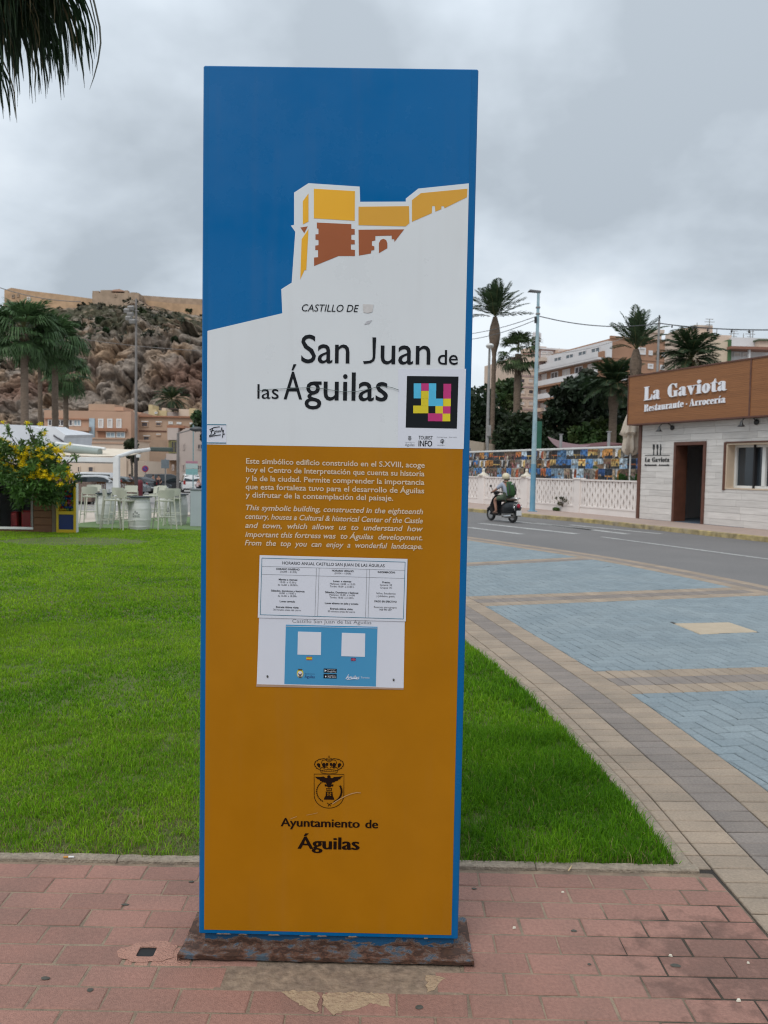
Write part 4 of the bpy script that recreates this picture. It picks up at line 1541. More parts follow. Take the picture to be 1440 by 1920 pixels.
def grass_mesh(name, P, hgt, wid, cols, lean=0.5):
 n = len(P)
 yaw = rng.uniform(0, 2 * np.pi, n)
 ly = rng.uniform(0, 2 * np.pi, n)
 ln = rng.uniform(0.1, 1.0, n) ** 1.0 * lean * hgt
 wx, wy = np.cos(yaw) * wid / 2, np.sin(yaw) * wid / 2
 lx, lyy = np.cos(ly) * ln, np.sin(ly) * ln
 V = np.zeros((n, 5, 3), np.float32)
 V[:, 0, 0] = P[:, 0] - wx
 V[:, 0, 1] = P[:, 1] - wy
 V[:, 1, 0] = P[:, 0] + wx
 V[:, 1, 1] = P[:, 1] + wy
 V[:, 2, 0] = P[:, 0] + wx * 0.75 + lx * 0.38
 V[:, 2, 1] = P[:, 1] + wy * 0.75 + lyy * 0.38
 V[:, 3, 0] = P[:, 0] - wx * 0.75 + lx * 0.38
 V[:, 3, 1] = P[:, 1] - wy * 0.75 + lyy * 0.38
 V[:, 4, 0] = P[:, 0] + lx
 V[:, 4, 1] = P[:, 1] + lyy
 z0 = P[:, 2]
 V[:, 0, 2] = V[:, 1, 2] = z0 - 0.004
 V[:, 2, 2] = V[:, 3, 2] = z0 + hgt * 0.58
 V[:, 4, 2] = z0 + hgt * (1 - 0.35 * (ln / hgt) ** 2)
 base = (np.arange(n) * 5)[:, None]
 F = np.concatenate([base + np.array([[0, 1, 2]]), base + np.array([[0, 2, 3]]), base + np.array([[3, 2, 4]])], 0)
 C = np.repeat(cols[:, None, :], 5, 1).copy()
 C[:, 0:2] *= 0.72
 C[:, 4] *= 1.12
 return np_mesh(name, V.reshape(-1, 3), F, 3, M_blade, C.reshape(-1, 3))
def vnoise(x, y, s, seed=0):
 """cheap smooth value noise on numpy arrays"""
 x = x * s + seed * 17.3
 y = y * s - seed * 9.1
 xi, yi = np.floor(x).astype(int), np.floor(y).astype(int)
 fx, fy = x - xi, y - yi
 fx = fx * fx * (3 - 2 * fx)
 fy = fy * fy * (3 - 2 * fy)
 def h(a, b):
  q = np.sin(a * 127.1 + b * 311.7 + seed * 74.7) * 43758.5453
  return q - np.floor(q)
 return (h(xi, yi) * (1 - fx) * (1 - fy) + h(xi + 1, yi) * fx * (1 - fy) + h(xi, yi + 1) * (1 - fx) * fy
   + h(xi + 1, yi + 1) * fx * fy)
le = [(p.x, p.y) for p in lawn_edge]
ley = np.array([q[1] for q in le])
lex = np.array([q[0] for q in le])
def lawn_points(n, y0, y1, xw0, xw1):
 """uniform points on the lawn between distances y0 and y1"""
 yy = rng.uniform(y0, y1, n)
 xx = rng.uniform(0, 1, n)
 xl = -0.62 * yy - 1.3
 xr = np.interp(yy, ley, lex) - 0.004
 w = xr - xl
 xx = xl + xx * w
 r_ = xx / yy
 hid = (r_ > -0.22) & (r_ < 0.07)
 keep = ~hid | (rng.uniform(0, 1, n) < 0.88)
 return np.stack([xx[keep], yy[keep], np.zeros(keep.sum())], 1)
def blades(name, n, y0, y1, hm, wm):
 P = lawn_points(n, y0, y1, 0, 0)
 P = P[~((P[:, 0] < -2.0) & (P[:, 1] > 17.6 + (-P[:, 0] - 1.9) * 0.6))]
 n = len(P)
 d_edge = np.minimum(P[:, 1] - LY0, (np.interp(P[:, 1], ley, lex) - P[:, 0]) * 1.0)
 pn = vnoise(P[:, 0], P[:, 1], 2.2, 1)
 pf = vnoise(P[:, 0], P[:, 1], 9.0, 2)
 bare = (pn * 0.6 + pf * 0.4)
 left = P[:, 0] < 0.3
 lim = np.where(left, 0.62 - (P[:, 1] - LY0) * 1.4, 0.45 - (P[:, 1] - LY0) * 0.8)
 worn = (rng.uniform(0, 1, n) < np.clip(lim, 0, 1) * (bare > 0.40))
 worn |= (rng.uniform(0, 1, n) < 0.6) & (pf * 0.5 + vnoise(P[:, 0], P[:, 1], 17.0, 8) * 0.5 > np.where(left, 0.64, 0.74)) & (P[:, 1] < 6)
 patch = ((P[:, 0] + 6.3) / 1.5) ** 2 + ((P[:, 1] - 15.6) / 0.9) ** 2 < 0.5 + bare * 0.8
 worn |= patch & (rng.uniform(0, 1, n) < 0.93)
 P = P[~worn]
 n = len(P)
 left = P[:, 0] < 0.3
 pn = vnoise(P[:, 0], P[:, 1], 1.3, 3)
 pf = vnoise(P[:, 0], P[:, 1], 6.0, 4)
 lf = np.clip((0.9 - P[:, 0]) / 1.5, 0, 1)
 tall = 1.10 - 0.48 * lf
 h = hm * tall * (0.40 + 1.05 * rng.uniform(0, 1, n)) * (0.55 + 0.9 * pf)
 w = wm * rng.uniform(0.6, 1.25, n)
 dark = np.array([0.052, 0.160, 0.007])
 mid = np.array([0.130, 0.305, 0.010])
 lt = np.array([0.265, 0.440, 0.024])
 straw = np.array([0.33, 0.27, 0.12])
 t = np.clip(rng.uniform(0, 1, n) * 0.62 + pn * 0.50 + (vnoise(P[:, 0], P[:, 1], 3.1, 6) - 0.5) * 0.45 - 0.07 + (0.24 * lf - 0.12)  # patchy tint varies the green and paints in shadowed clumps
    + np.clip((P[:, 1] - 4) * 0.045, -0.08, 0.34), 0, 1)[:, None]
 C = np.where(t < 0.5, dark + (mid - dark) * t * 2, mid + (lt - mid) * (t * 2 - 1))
 ps = np.where(left & (P[:, 1] < 4.6), 0.09, 0.02) + 0.12 * np.clip(0.10 - (P[:, 1] - LY0), 0, 0.1) / 0.1
 st = rng.uniform(0, 1, n) < ps
 C[st] = straw * rng.uniform(0.6, 1.1, (st.sum(), 1))
 C = C * rng.uniform(0.8, 1.2, (n, 1))
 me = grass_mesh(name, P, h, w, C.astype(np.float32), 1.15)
 o = link(name, me, lawn, kind='stuff')
 return o
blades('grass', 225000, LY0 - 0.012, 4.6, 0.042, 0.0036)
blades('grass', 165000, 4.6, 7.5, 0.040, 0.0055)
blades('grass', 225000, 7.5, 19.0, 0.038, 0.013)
P = lawn_points(26000, LY0 - 0.01, 3.55, 0, 0)
P = P[rng.uniform(0, 1, len(P)) < np.where(P[:, 0] < 0.3, 1.0, 0.35)]
C = np.array([[0.30, 0.24, 0.13]]) * rng.uniform(0.4, 1.1, (len(P), 1))
me = grass_mesh('dry_thatch', P, np.full(len(P), 0.012), np.full(len(P), 0.0028), C.astype(np.float32), 3.0)
link('dry_thatch', me, lawn, kind='stuff')
def leaf_cloud(centers, size, cols, flat=0.0, aspect=1.7):
 """one diamond-shaped leaf per centre"""
 n = len(centers)
 a = rng.normal(size=(n, 3))
 a[:, 2] *= (1 - flat)
 a /= np.linalg.norm(a, axis=1)[:, None]
 b = rng.normal(size=(n, 3))
 b -= (b * a).sum(1)[:, None] * a
 b /= np.linalg.norm(b, axis=1)[:, None]
 s = (size * rng.uniform(0.6, 1.3, n))[:, None] if np.isscalar(size) else (size * rng.uniform(0.6, 1.3, n))[:, None]
 a = a * s * aspect / 2
 b = b * s / 2
 V = np.stack([centers - a, centers + b, centers + a, centers - b], 1).reshape(-1, 3)
 F = np.arange(n * 4).reshape(n, 4)
 return V, F, np.repeat(cols, 4, 0)
def crown(name, clumps, nleaf, size, base_col, parent, spread=1.0, var=0.35, hollow=0.55, flat=0.2):
 """clumps = [(x,y,z,radius)]; leaves are gathered on the clumps, lighter and darker clump by clump"""
 cl = np.array(clumps, float)
 w = cl[:, 3] ** 2
 w /= w.sum()
 idx = rng.choice(len(cl), nleaf, p=w)
 d = rng.normal(size=(nleaf, 3))
 d /= np.linalg.norm(d, axis=1)[:, None]
 r_ = (hollow + (1 - hollow) * rng.uniform(0, 1, nleaf) ** 0.6) * rng.uniform(0.75, 1.12, nleaf)
 C = cl[idx, :3] + d * (r_ * cl[idx, 3] * spread)[:, None] * np.array([1, 1, 0.85])
 ct = rng.uniform(1 - var, 1 + var, len(cl))
 hue = rng.uniform(-0.12, 0.12, len(cl))
 col = np.array(base_col)[None, :] * ct[idx][:, None] * rng.uniform(0.7, 1.3, (nleaf, 1))
 col[:, 0] *= 1 + hue[idx] * 1.5
 V, F, K = leaf_cloud(C, size, col.astype(np.float32), flat)
 me = np_mesh(name, V, F, 4, M_leaf, K)
 return link(name, me, parent)
def rand_clumps(n, c, r, cr, seed, shape='ball'):
 rr = random.Random(seed)
 out = []
 while len(out) < n:
  x, y, z = rr.uniform(-1, 1), rr.uniform(-1, 1), rr.uniform(-1, 1)
  if shape == 'ball' and x * x + y * y + z * z > 1:
   continue
  if shape == 'cone':
   w = (1 - (z + 1) / 2) * 0.95 + 0.08
   if x * x + y * y > w * w:
    continue
  k = rr.uniform(0.7, 1.25) * cr * (1 if shape != 'cone' else 0.5 + 0.6 * (1 - (z + 1) / 2))
  out.append((c[0] + x * r[0], c[1] + y * r[1], c[2] + z * r[2], k))
 return out
def feather_frond(seed, n=30, droop=1.0, leaf=0.30, col=(0.05, 0.085, 0.035), w=0.035):
 """unit-length arching frond along +X with two rows of leaflets; returns mesh"""
 rr = np.random.default_rng(seed)
 V, F, C = [], [], []
 pts = []
 for i in range(n + 1):
  t = i / n
  x = math.sin(min(1.45, t * 1.15 * droop)) / (1.15 * droop) if droop > 0.01 else t
  z = 0.42 * t - 0.62 * droop * t * t
  pts.append(Vector((t * (1 - 0.18 * droop * t), 0, z)))
 for i in range(n):
  a, b = pts[i], pts[i + 1]
  d = (b - a).normalized()
  up = Vector((-d.z, 0, d.x))
  rw = 0.014 * (1 - i / n) + 0.003
  o = len(V)
  V += [a + Vector((0, -rw, 0)), a + Vector((0, rw, 0)), b + Vector((0, rw, 0)), b + Vector((0, -rw, 0))]
  F.append((o, o + 1, o + 2, o + 3))
  C += [(0.10, 0.11, 0.045)] * 4
  t = i / n
  if t < 0.12:
   continue
  ll = leaf * math.sin(math.pi * min(1, (t * 0.92 + 0.10))) ** 0.6 * rr.uniform(0.85, 1.1)
  for s in (-1, 1):
   tip = a + d * ll * 0.62 + Vector((0, s * ll * 0.72, 0)) + up * ll * (0.22 - 0.25 * rr.uniform(0, 1)) \
    + Vector((0, 0, -0.28 * ll * droop))
   mid = a.lerp(tip, 0.5) + up * 0.04 * ll
   o = len(V)
   V += [a - d * w * 0.3, mid - d * w * 0.5, tip, mid + d * w * 0.5]
   F.append((o, o + 1, o + 2, o + 3))
   k = rr.uniform(0.6, 1.35)
   C += [(col[0] * k, col[1] * k, col[2] * k)] * 4
 return np_mesh('frond', np.array([tuple(v) for v in V]), np.array(F), 4, M_leaf, np.array(C, np.float32))
def fan_frond(seed, col=(0.06, 0.095, 0.035), petiole=0.55, n=26, droop=0.5):
 """unit fan leaf along +X: stalk, then a fan of folded drooping segments"""
 rr = np.random.default_rng(seed)
 V, F, C = [], [], []
 V += [Vector((0, -0.012, 0)), Vector((0, 0.012, 0)), Vector((petiole, 0.009, 0.0)), Vector((petiole, -0.009, 0.0))]
 F.append((0, 1, 2, 3))
 C += [(0.13, 0.13, 0.05)] * 4
 base = Vector((petiole, 0, 0))
 for k in range(n):
  a = R(-105 + 210 * k / (n - 1)) + rr.normal(0, 0.03)
  L = (1 - petiole) * (1.0 - 0.18 * abs(a) / 1.8) * rr.uniform(0.88, 1.08)
  d = Vector((math.cos(a), math.sin(a), 0))
  s = Vector((-d.y, d.x, 0)) * 0.021
  m1 = base + d * L * 0.55 + Vector((0, 0, 0.02 + rr.normal(0, 0.012)))
  tip = base + d * L * (0.95 - 0.12 * droop) + Vector((0, 0, -0.30 * L * droop * rr.uniform(0.6, 1.4)))
  m2 = m1.lerp(tip, 0.55) + Vector((0, 0, 0.02))
  o = len(V)
  V += [base, m1 - s, m2, m1 + s, m1 - s * 0.9, m1 + s * 0.9, tip + s * 0.12, tip - s * 0.12]
  F.append((o, o + 1, o + 2, o + 3))
  F.append((o + 4, o + 5, o + 6, o + 7))
  kk = rr.uniform(0.6, 1.35)
  C += [(col[0] * kk, col[1] * kk, col[2] * kk)] * 8
 return np_mesh('frond', np.array([tuple(v) for v in V]), np.array(F), 4, M_leaf, np.array(C, np.float32))
FEATHER = [feather_frond(s_, droop=d_) for s_, d_ in ((1, 0.75), (2, 1.0), (3, 0.9))]
FEATHER_DARK = [feather_frond(s_, droop=d_, col=(0.030, 0.055, 0.022)) for s_, d_ in ((4, 0.8), (5, 1.05), (6, 0.95))]
FEATHER_STIFF = [feather_frond(s_, droop=d_, leaf=0.24, col=(0.045, 0.075, 0.034)) for s_, d_ in ((41, 0.35), (42, 0.6), (43, 0.8))]
FEATHER_DRY = [feather_frond(9, droop=1.25, col=(0.20, 0.11, 0.06))]
FAN = [fan_frond(s_, droop=d_) for s_, d_ in ((11, 0.5), (12, 0.9), (13, 1.3))]
FAN_DRY = [fan_frond(14, col=(0.24, 0.17, 0.10), droop=1.4)]
def trunk_mesh(h, r0, r1, bulge=0.0, seed=0, n=14, lean=(0, 0)):
 mb = MB()
 prof_n = max(14, int(h / 0.28))
 rr = random.Random(seed)
 pts, rad = [], []
 for i in range(prof_n + 1):
  t = i / prof_n
  r_ = r0 + (r1 - r0) * t
  r_ *= 1 + 0.05 * (1 if i % 2 else -1) + rr.uniform(-0.02, 0.02)
  if t < 0.06:
   r_ *= 1.25 - t * 4
  if bulge:
   q = (t - 0.90) / 0.10
   r_ += bulge * max(0, 1 - abs(q) ** 1.6)
  pts.append((lean[0] * t * t, lean[1] * t * t, h * t))
  rad.append(r_)
 mb.path(pts, rad, n)
 return mb
def palm(name, label, base, h, r, L, fronds, nfr, tilt=(-35, 75), bulge=0.0, group=None, seed=0, dry=None, ndry=0,
   skirt=0, lean=(0, 0), droop_bias=0.0):
 t = thing(name, label, 'palm tree', base, 0, group)
 trunk_mesh(h, r, r * 0.75, bulge, seed, lean=lean).build('trunk', M_bark, t, smooth=50)
 rr = random.Random(seed)
 for i in range(nfr + ndry):
  if i < nfr:
   me = rr.choice(fronds)
   el = tilt[0] + (tilt[1] - tilt[0]) * ((i + 0.5) / nfr) ** 0.85
  else:
   me = dry[0]
   el = rr.uniform(-80, -40)
  o = link('frond', me, t, (lean[0], lean[1], h - 0.05 + 0.35 * (i / max(1, nfr)) * min(1, L / 2)))
  az = i * 137.5 + rr.uniform(-16, 16)
  o.rotation_euler = (rr.uniform(-0.25, 0.25), -R(el + rr.uniform(-7, 7)), R(az))
  s_ = L * rr.uniform(0.85, 1.1) * (0.82 if el > 60 else 1.0)
  o.scale = (s_, s_, s_)
  o.rotation_mode = 'XYZ'
 if skirt:
  mb = MB()
  for k in range(skirt):
   a = rr.uniform(0, 6.28)
   z0 = h - rr.uniform(0.1, 1.0)
   r_ = r * 0.8
   p0 = Vector((lean[0] + math.cos(a) * r_, lean[1] + math.sin(a) * r_, z0))
   p1 = p0 + Vector((math.cos(a) * 0.15, math.sin(a) * 0.15, -rr.uniform(0.3, 0.8)))
   q = Vector((-math.sin(a), math.cos(a), 0)) * 0.05
   mb.add([p0 - q, p0 + q, p1 + q * 0.5, p1 - q * 0.5], [(0, 1, 2, 3)])
  mb.build('leaf_bases', M_bark, t, kind='stuff')
 return t
def bushy_tree(name, label, base, trunk_h, trunk_r, clumps, nleaf, size, col, group=None, var=0.35, cat='tree', limbs=5, seed=1,
    hollow=0.5):
 """clumps given relative to the base"""
 t = thing(name, label, cat, base, 0, group)
 mb = MB()
 mb.path([(0, 0, -0.05), (0.05, 0, trunk_h * 0.5), (0, 0.05, trunk_h)], [trunk_r * 1.2, trunk_r, trunk_r * 0.7], 8)
 rr = random.Random(seed)
 for c_ in rr.sample(clumps, min(limbs, len(clumps))):
  mb.path([(0, 0, trunk_h * 0.75), (c_[0] * 0.4, c_[1] * 0.4, (trunk_h * 0.75 + c_[2]) / 2 + 0.2 * c_[3]), c_[:3]],
    [trunk_r * 0.6, trunk_r * 0.35, trunk_r * 0.12], 6)
 mb.build('trunk', M_bark2, t, smooth=50)
 crown('crown', clumps, nleaf, size, col, t, var=var, hollow=hollow)
 return t
class Facade:
 """a vertical plane in the world; local x runs along it, local y into it, z up"""
 def __init__(s, o, d, z0=0.0):
  s.o = Vector((o[0], o[1], 0))
  s.u = Vector((d[0], d[1], 0)).normalized()
  s.n = Vector((-s.u.y, s.u.x, 0))
  s.ang = math.atan2(s.u.y, s.u.x)
 def P(s, px, py, dy=0.0):
  d = Vector(ray(px, py))
  c_ = Vector((0, 0, CAM_H))
  t = (s.o + s.n * dy - c_).dot(s.n) / d.dot(s.n)
  q = c_ + d * t - s.o
  return (q.dot(s.u), q.z)
 def rect(s, x0, y0, x1, y1, dy=0.0):
  a, b = s.P(x0, (y0 + y1) / 2, dy), s.P(x1, (y0 + y1) / 2, dy)
  c_, d = s.P((x0 + x1) / 2, y0, dy), s.P((x0 + x1) / 2, y1, dy)
  return (a[0], b[0], d[1], c_[1])
 def thing(s, name, label, cat, group=None):
  return thing(name, label, cat, tuple(s.o), s.ang, group)
def window(par, r, fm, pm, name='window', th=0.05, bar=0.06, proud=0.03, mull=1, cross=0, depth=0.05):
 """frame ring standing proud with its pane behind it; r=(u0,u1,z0,z1)"""
 u0, u1, z0, z1 = r
 mb = MB()
 y0, y1 = -proud - th, -proud + 0.02
 mb.box(u0, u0 + bar, y0, y1, z0, z1)
 mb.box(u1 - bar, u1, y0, y1, z0, z1)
 mb.box(u0 + bar, u1 - bar, y0 + .002, y1, z1 - bar, z1)
 mb.box(u0 + bar, u1 - bar, y0 + .002, y1, z0, z0 + bar)
 for k in range(1, mull):
  uc = u0 + (u1 - u0) * k / mull
  mb.box(uc - bar * 0.4, uc + bar * 0.4, y0 + .004, y1, z0 + bar, z1 - bar)
 for k in range(1, cross + 1):
  zc_ = z0 + (z1 - z0) * k / (cross + 1)
  mb.box(u0 + bar, u1 - bar, y0 + .006, y1, zc_ - bar * 0.3, zc_ + bar * 0.3)
 w = mb.build(name, fm, par)
 mb = MB()
 mb.box(u0 + bar * 0.9, u1 - bar * 0.9, -proud - 0.01, -proud + 0.012, z0 + bar * 0.9, z1 - bar * 0.9)
 mb.build('pane', pm, w)
 return w
def sub_rects(rect, holes):
 """rect minus holes -> list of rects (u0,u1,z0,z1)"""
 out = [rect]
 for h in holes:
  nxt = []
  for r in out:
   u0, u1, z0, z1 = r
   a0, a1, b0, b1 = max(u0, h[0]), min(u1, h[1]), max(z0, h[2]), min(z1, h[3])
   if a0 >= a1 or b0 >= b1:
    nxt.append(r)
    continue
   if u0 < a0:
    nxt.append((u0, a0, z0, z1))
   if a1 < u1:
    nxt.append((a1, u1, z0, z1))
   if z0 < b0:
    nxt.append((a0, a1, z0, b0))
   if b1 < z1:
    nxt.append((a0, a1, b1, z1))
  out = nxt
 return out
M_glass = glass_mat('window_glass')
M_glass2 = glass_mat('window_glass_pale', (0.10, 0.12, 0.135), 0.15)
M_whitepaint = mat('white_paint', (0.72, 0.72, 0.70), 0.55, (0.64, 0.64, 0.62), 3)
M_whitewall = mat('white_wall', (0.78, 0.72, 0.68), 0.85, (0.68, 0.62, 0.585), 1.6, 0.2, bump=0.3, bscale=40)
M_plank = mat('pale_wood_tile', (0.70, 0.665, 0.63), 0.7, (0.52, 0.49, 0.46), 1.6, 0.25, stretch=(1.2, 1.2, 14), isl=0.10,
    bump=0.2, bscale=6, detail=8)
M_brownwood = mat('brown_slat_wood', (0.31, 0.128, 0.045), 0.6, (0.225, 0.09, 0.032), 2.2, 0.2, stretch=(1, 1, 18), isl=0.06,
     bump=0.2, bscale=8, detail=7)
M_darkbrown = mat('dark_brown_trim', (0.13, 0.05, 0.03), 0.55, (0.09, 0.035, 0.022), 5)
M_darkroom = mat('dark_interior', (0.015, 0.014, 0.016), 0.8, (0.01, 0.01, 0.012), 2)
M_cream = M_cream
M_reveal = mat('cream_plaster', (0.60, 0.48, 0.36), 0.85, (0.54, 0.43, 0.32), 4)
M_blackmetal = mat('black_metal', (0.015, 0.015, 0.016), 0.4, (0.02, 0.02, 0.02), 5)
M_letterwhite = mat('letter_white', (0.80, 0.80, 0.84), 0.4, (0.74, 0.74, 0.78), 5)
FR_ = Facade((8.467, 25.604), (0.415, -0.91))
rest = FR_.thing('restaurant', 'low restaurant clad in pale wood planks under a wide brown slatted sign fascia', 'building')
r5 = lambda x, y: (1150 + x / 4.924, 650 + y / 4.924)
U1 = 11.0
zb, zt = 0.12, FR_.P(*r5(700, 690))[1] + 0.25
du0, du1 = FR_.P(*r5(566, 1250))[0], FR_.P(*r5(835, 1250))[0]
dz1 = FR_.P(*r5(705, 893))[1]
wu0 = FR_.P(*r5(1025, 1100))[0]
wz1, wz0 = FR_.P(*r5(1250, 885))[1], FR_.P(*r5(1230, 1322))[1]
wu1 = wu0 + 3.2
print('restaurant', zt, du0, du1, dz1, wu0, wz0, wz1)
holes = [(du0, du1, 0, dz1), (wu0, wu1, wz0, wz1)]
mb = MB()
for r in sub_rects((0.0, U1, zb, zt), holes):
 mb.box(r[0], r[1], 0.03, 0.25, r[2], r[3])
mb.box(0.0, 0.2, 0.25, 6.5, zb, zt)
mb.box(U1 - .2, U1, 0.25, 6.5, zb, zt)
mb.box(0.0, U1, 6.5, 6.7, zb, zt)
mb.build('wall', M_whitewall, rest)
mb = MB()
mb.box(-0.3, U1, 0.0, 6.8, zt, zt + 0.12)
mb.build('roof', M_whitewall, rest)
rr = random.Random(5)
ph = 0.195
row = 0
z = zb
holes_p = [(du0 - 0.05, du1 + 0.05, 0, dz1 + 0.05), (wu0 - 0.03, wu1, wz0 - 0.03, wz1 + 0.03)]
while z < zt - 0.02:
 u = 0.05 - rr.uniform(0.1, 1.0)
 while u < U1:
  u2 = u + 1.2
  for r in sub_rects((max(u, 0.06), min(u2, U1), z, min(z + ph, zt)), holes_p):
   if r[1] - r[0] < 0.03 or r[3] - r[2] < 0.02:
    continue
   mb = MB()
   mb.cbox(r[0] + .002, r[1] - .002, 0.0, 0.03, r[2] + 0.003, r[3] - 0.003, 0.003)
   mb.build('plank', M_plank, rest)
  u = u2
 z += ph
 row += 1
mb = MB()
mb.box(-0.07, 0.055, -0.03, 0.3, zb, zt)
mb.build('corner_trim', M_darkbrown, rest)
mb = MB()
mb.box(du0 - 0.05, du0 + 0.04, -0.04, 0.45, zb, dz1 + 0.05)
mb.box(du1 - 0.04, du1 + 0.05, -0.04, 0.45, zb, dz1 + 0.05)
mb.box(du0 + 0.04, du1 - 0.04, -0.038, 0.45, dz1 - 0.05, dz1 + 0.048)
mb.build('door_frame', M_darkbrown, rest)
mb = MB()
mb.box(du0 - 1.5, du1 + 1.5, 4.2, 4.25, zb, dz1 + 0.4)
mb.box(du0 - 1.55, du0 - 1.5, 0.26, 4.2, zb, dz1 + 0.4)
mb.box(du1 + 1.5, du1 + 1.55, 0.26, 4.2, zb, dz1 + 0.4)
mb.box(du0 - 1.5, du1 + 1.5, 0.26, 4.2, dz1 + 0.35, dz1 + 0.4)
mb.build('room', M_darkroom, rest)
mb = MB()
mb.box(du0 - 1.5, du1 + 1.5, 0.0, 4.2, zb - 0.01, zb + 0.012)
mb.build('doorway_floor', mat('blue_grey_tiles', (0.09, 0.12, 0.16), 0.4, (0.07, 0.10, 0.14), 4), rest)
mb = MB()
mb.box(du0 - 0.35, du1 - 0.30, 1.9, 2.4, zb + 0.015, zb + 1.0)
for k in range(4):
 mb.box(du0 - 0.33 + k * 0.33, du0 - 0.33 + k * 0.33 + 0.28, 1.88, 1.9, zb + 0.08, zb + 0.92)
mb.box(du0 - 0.4, du1 - 0.25, 1.85, 2.45, zb + 1.0, zb + 1.05)
cn = mb.build('bar_counter', mat('dark_walnut', (0.055, 0.028, 0.016), 0.6, (0.035, 0.018, 0.01), 4), None,
    loc=tuple(FR_.o), rotz=FR_.ang, label='dark wooden counter standing just inside the restaurant doorway', category='counter')
mb = MB()
mb.box(du1 - 0.62, du1 - 0.36, 4.17, 4.195, zb + 1.25, zb + 1.62)
mb.build('framed_notice', mat('notice_grey', (0.10, 0.10, 0.13), 0.5), rest)
mb = MB()
mb.box(du0 - 0.3, du0 + 0.25, 2.0, 2.25, zb + 1.06, zb + 1.45)
mb.build('napkin_box', mat('steel_grey', (0.07, 0.08, 0.08), 0.4), None, loc=tuple(FR_.o), rotz=FR_.ang,
   label='grey box standing on the counter inside the restaurant doorway', category='box')
mb = MB()
mb.box(wu0 - 0.02, wu0 + 0.045, -0.035, 0.24, wz0 - 0.03, wz1 + 0.03)
mb.box(wu0 + 0.045, wu1, -0.033, 0.02, wz1 + 0.0, wz1 + 0.04)
mb.build('window_jamb', M_darkbrown, rest)
mb = MB()
mb.box(wu0 + 0.045, wu0 + 0.09, 0.0, 0.42, wz0, wz1)
mb.box(wu0 + 0.09, wu1, 0.0, 0.42, wz1 - 0.05, wz1 - 0.003)
mb.box(wu0 + 0.09, wu1, 0.0, 0.42, wz0 + 0.003, wz0 + 0.04)
mb.build('window_reveal', M_reveal, rest)
fu0 = wu0 + 0.09
sash = MB()
zz0, zz1 = wz0 + 0.04, wz1 - 0.05
fr = MB()
fr.box(fu0, fu0 + 0.07, 0.30, 0.42, zz0, zz1)
fr.box(fu0 + .07, wu1, 0.302, 0.42, zz1 - 0.07, zz1)
fr.box(fu0 + .07, wu1, 0.302, 0.42, zz0, zz0 + 0.07)
for k in range(1, 4):
 uc = fu0 + k * 1.0
 fr.box(uc - 0.055, uc + 0.055, 0.29, 0.42, zz0 + 0.07, zz1 - 0.07)
wf = fr.build('window_frame', M_whitepaint, rest)
for k in range(3):
 mb = MB()
 mb.box(fu0 + k * 1.0 + 0.05, fu0 + (k + 1) * 1.0 - 0.05, 0.37, 0.385, zz0 + 0.06, zz1 - 0.06)
 mb.build('pane', M_glass, wf)
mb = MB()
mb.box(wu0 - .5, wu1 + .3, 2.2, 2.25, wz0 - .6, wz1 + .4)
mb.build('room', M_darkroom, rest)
FO = -0.34
f0 = FR_.P(*r5(137, 500), FO)[0]
fj = FR_.P(*r5(1266, 350), FO)[0]
fzt = (FR_.P(*r5(150, 280), FO)[1] + FR_.P(*r5(1400, 80), FO)[1]) / 2
fzb = (FR_.P(*r5(140, 728), FO)[1] + FR_.P(*r5(1400, 637), FO)[1]) / 2
print('fascia', f0, fj, fzb, fzt)
for ua, ub in ((f0 + 0.02, fj - 0.025), (fj + 0.025, U1 + 0.5)):
 mb = MB()
 ns = 30
 hs = (fzt - fzb - 0.06) / ns
 for k in range(ns):
  z0 = fzb + 0.03 + k * hs
  mb.box(ua, ub, FO + rr.uniform(0, 0.003), FO + 0.03, z0 + 0.003, z0 + hs)
 mb.box(ua, ub, FO + 0.03, FO + 0.08, fzb + 0.02, fzt - 0.02)
 mb.build('slat_panel', M_brownwood, rest, kind='stuff')
mb = MB()
mb.box(f0, U1 + .5, FO - 0.02, FO + 0.30, fzt - 0.03, fzt + 0.012)
mb.box(f0, U1 + .5, FO - 0.02, 0.12, fzb - 0.01, fzb + 0.03)
mb.box(f0 - 0.012, f0 + 0.02, FO - 0.018, 0.5, fzb + 0.03, fzt - 0.03)
mb.box(fj - 0.025, fj + 0.025, FO - 0.012, FO + 0.09, fzb + 0.03, fzt - 0.03)
mb.build('fascia_trim', M_darkbrown, rest)
mb = MB()
mb.box(f0 + 0.02, U1 + .4, FO + 0.09, FO + 0.28, fzb + 0.03, fzt - 0.03)
mb.build('parapet', M_whitewall, rest)
CT = 0.075
def GL_ring(cx, cy, rx, ry, ix, iy, n=20):
 """fat 'o': thick left and right, hairline top and bottom, as quads"""
 o = [(cx + rx * math.cos(2 * math.pi * k / n), cy + ry * math.sin(2 * math.pi * k / n)) for k in range(n)]
 i = [(cx + ix * math.cos(2 * math.pi * k / n), cy + iy * math.sin(2 * math.pi * k / n)) for k in range(n)]
 return [[o[k], o[(k + 1) % n], i[(k + 1) % n], i[k]] for k in range(n)]
def slab(x0, x1, y, t=CT):
 return [(x0, y), (x1, y), (x1, y + t), (x0, y + t)]
def bx(x0, y0, x1, y1):
 return [(x0, y0), (x1, y0), (x1, y1), (x0, y1)]
def circ(cx, cy, r, n=12):
 return [(cx + r * math.cos(2 * math.pi * k / n), cy + r * math.sin(2 * math.pi * k / n)) for k in range(n)]
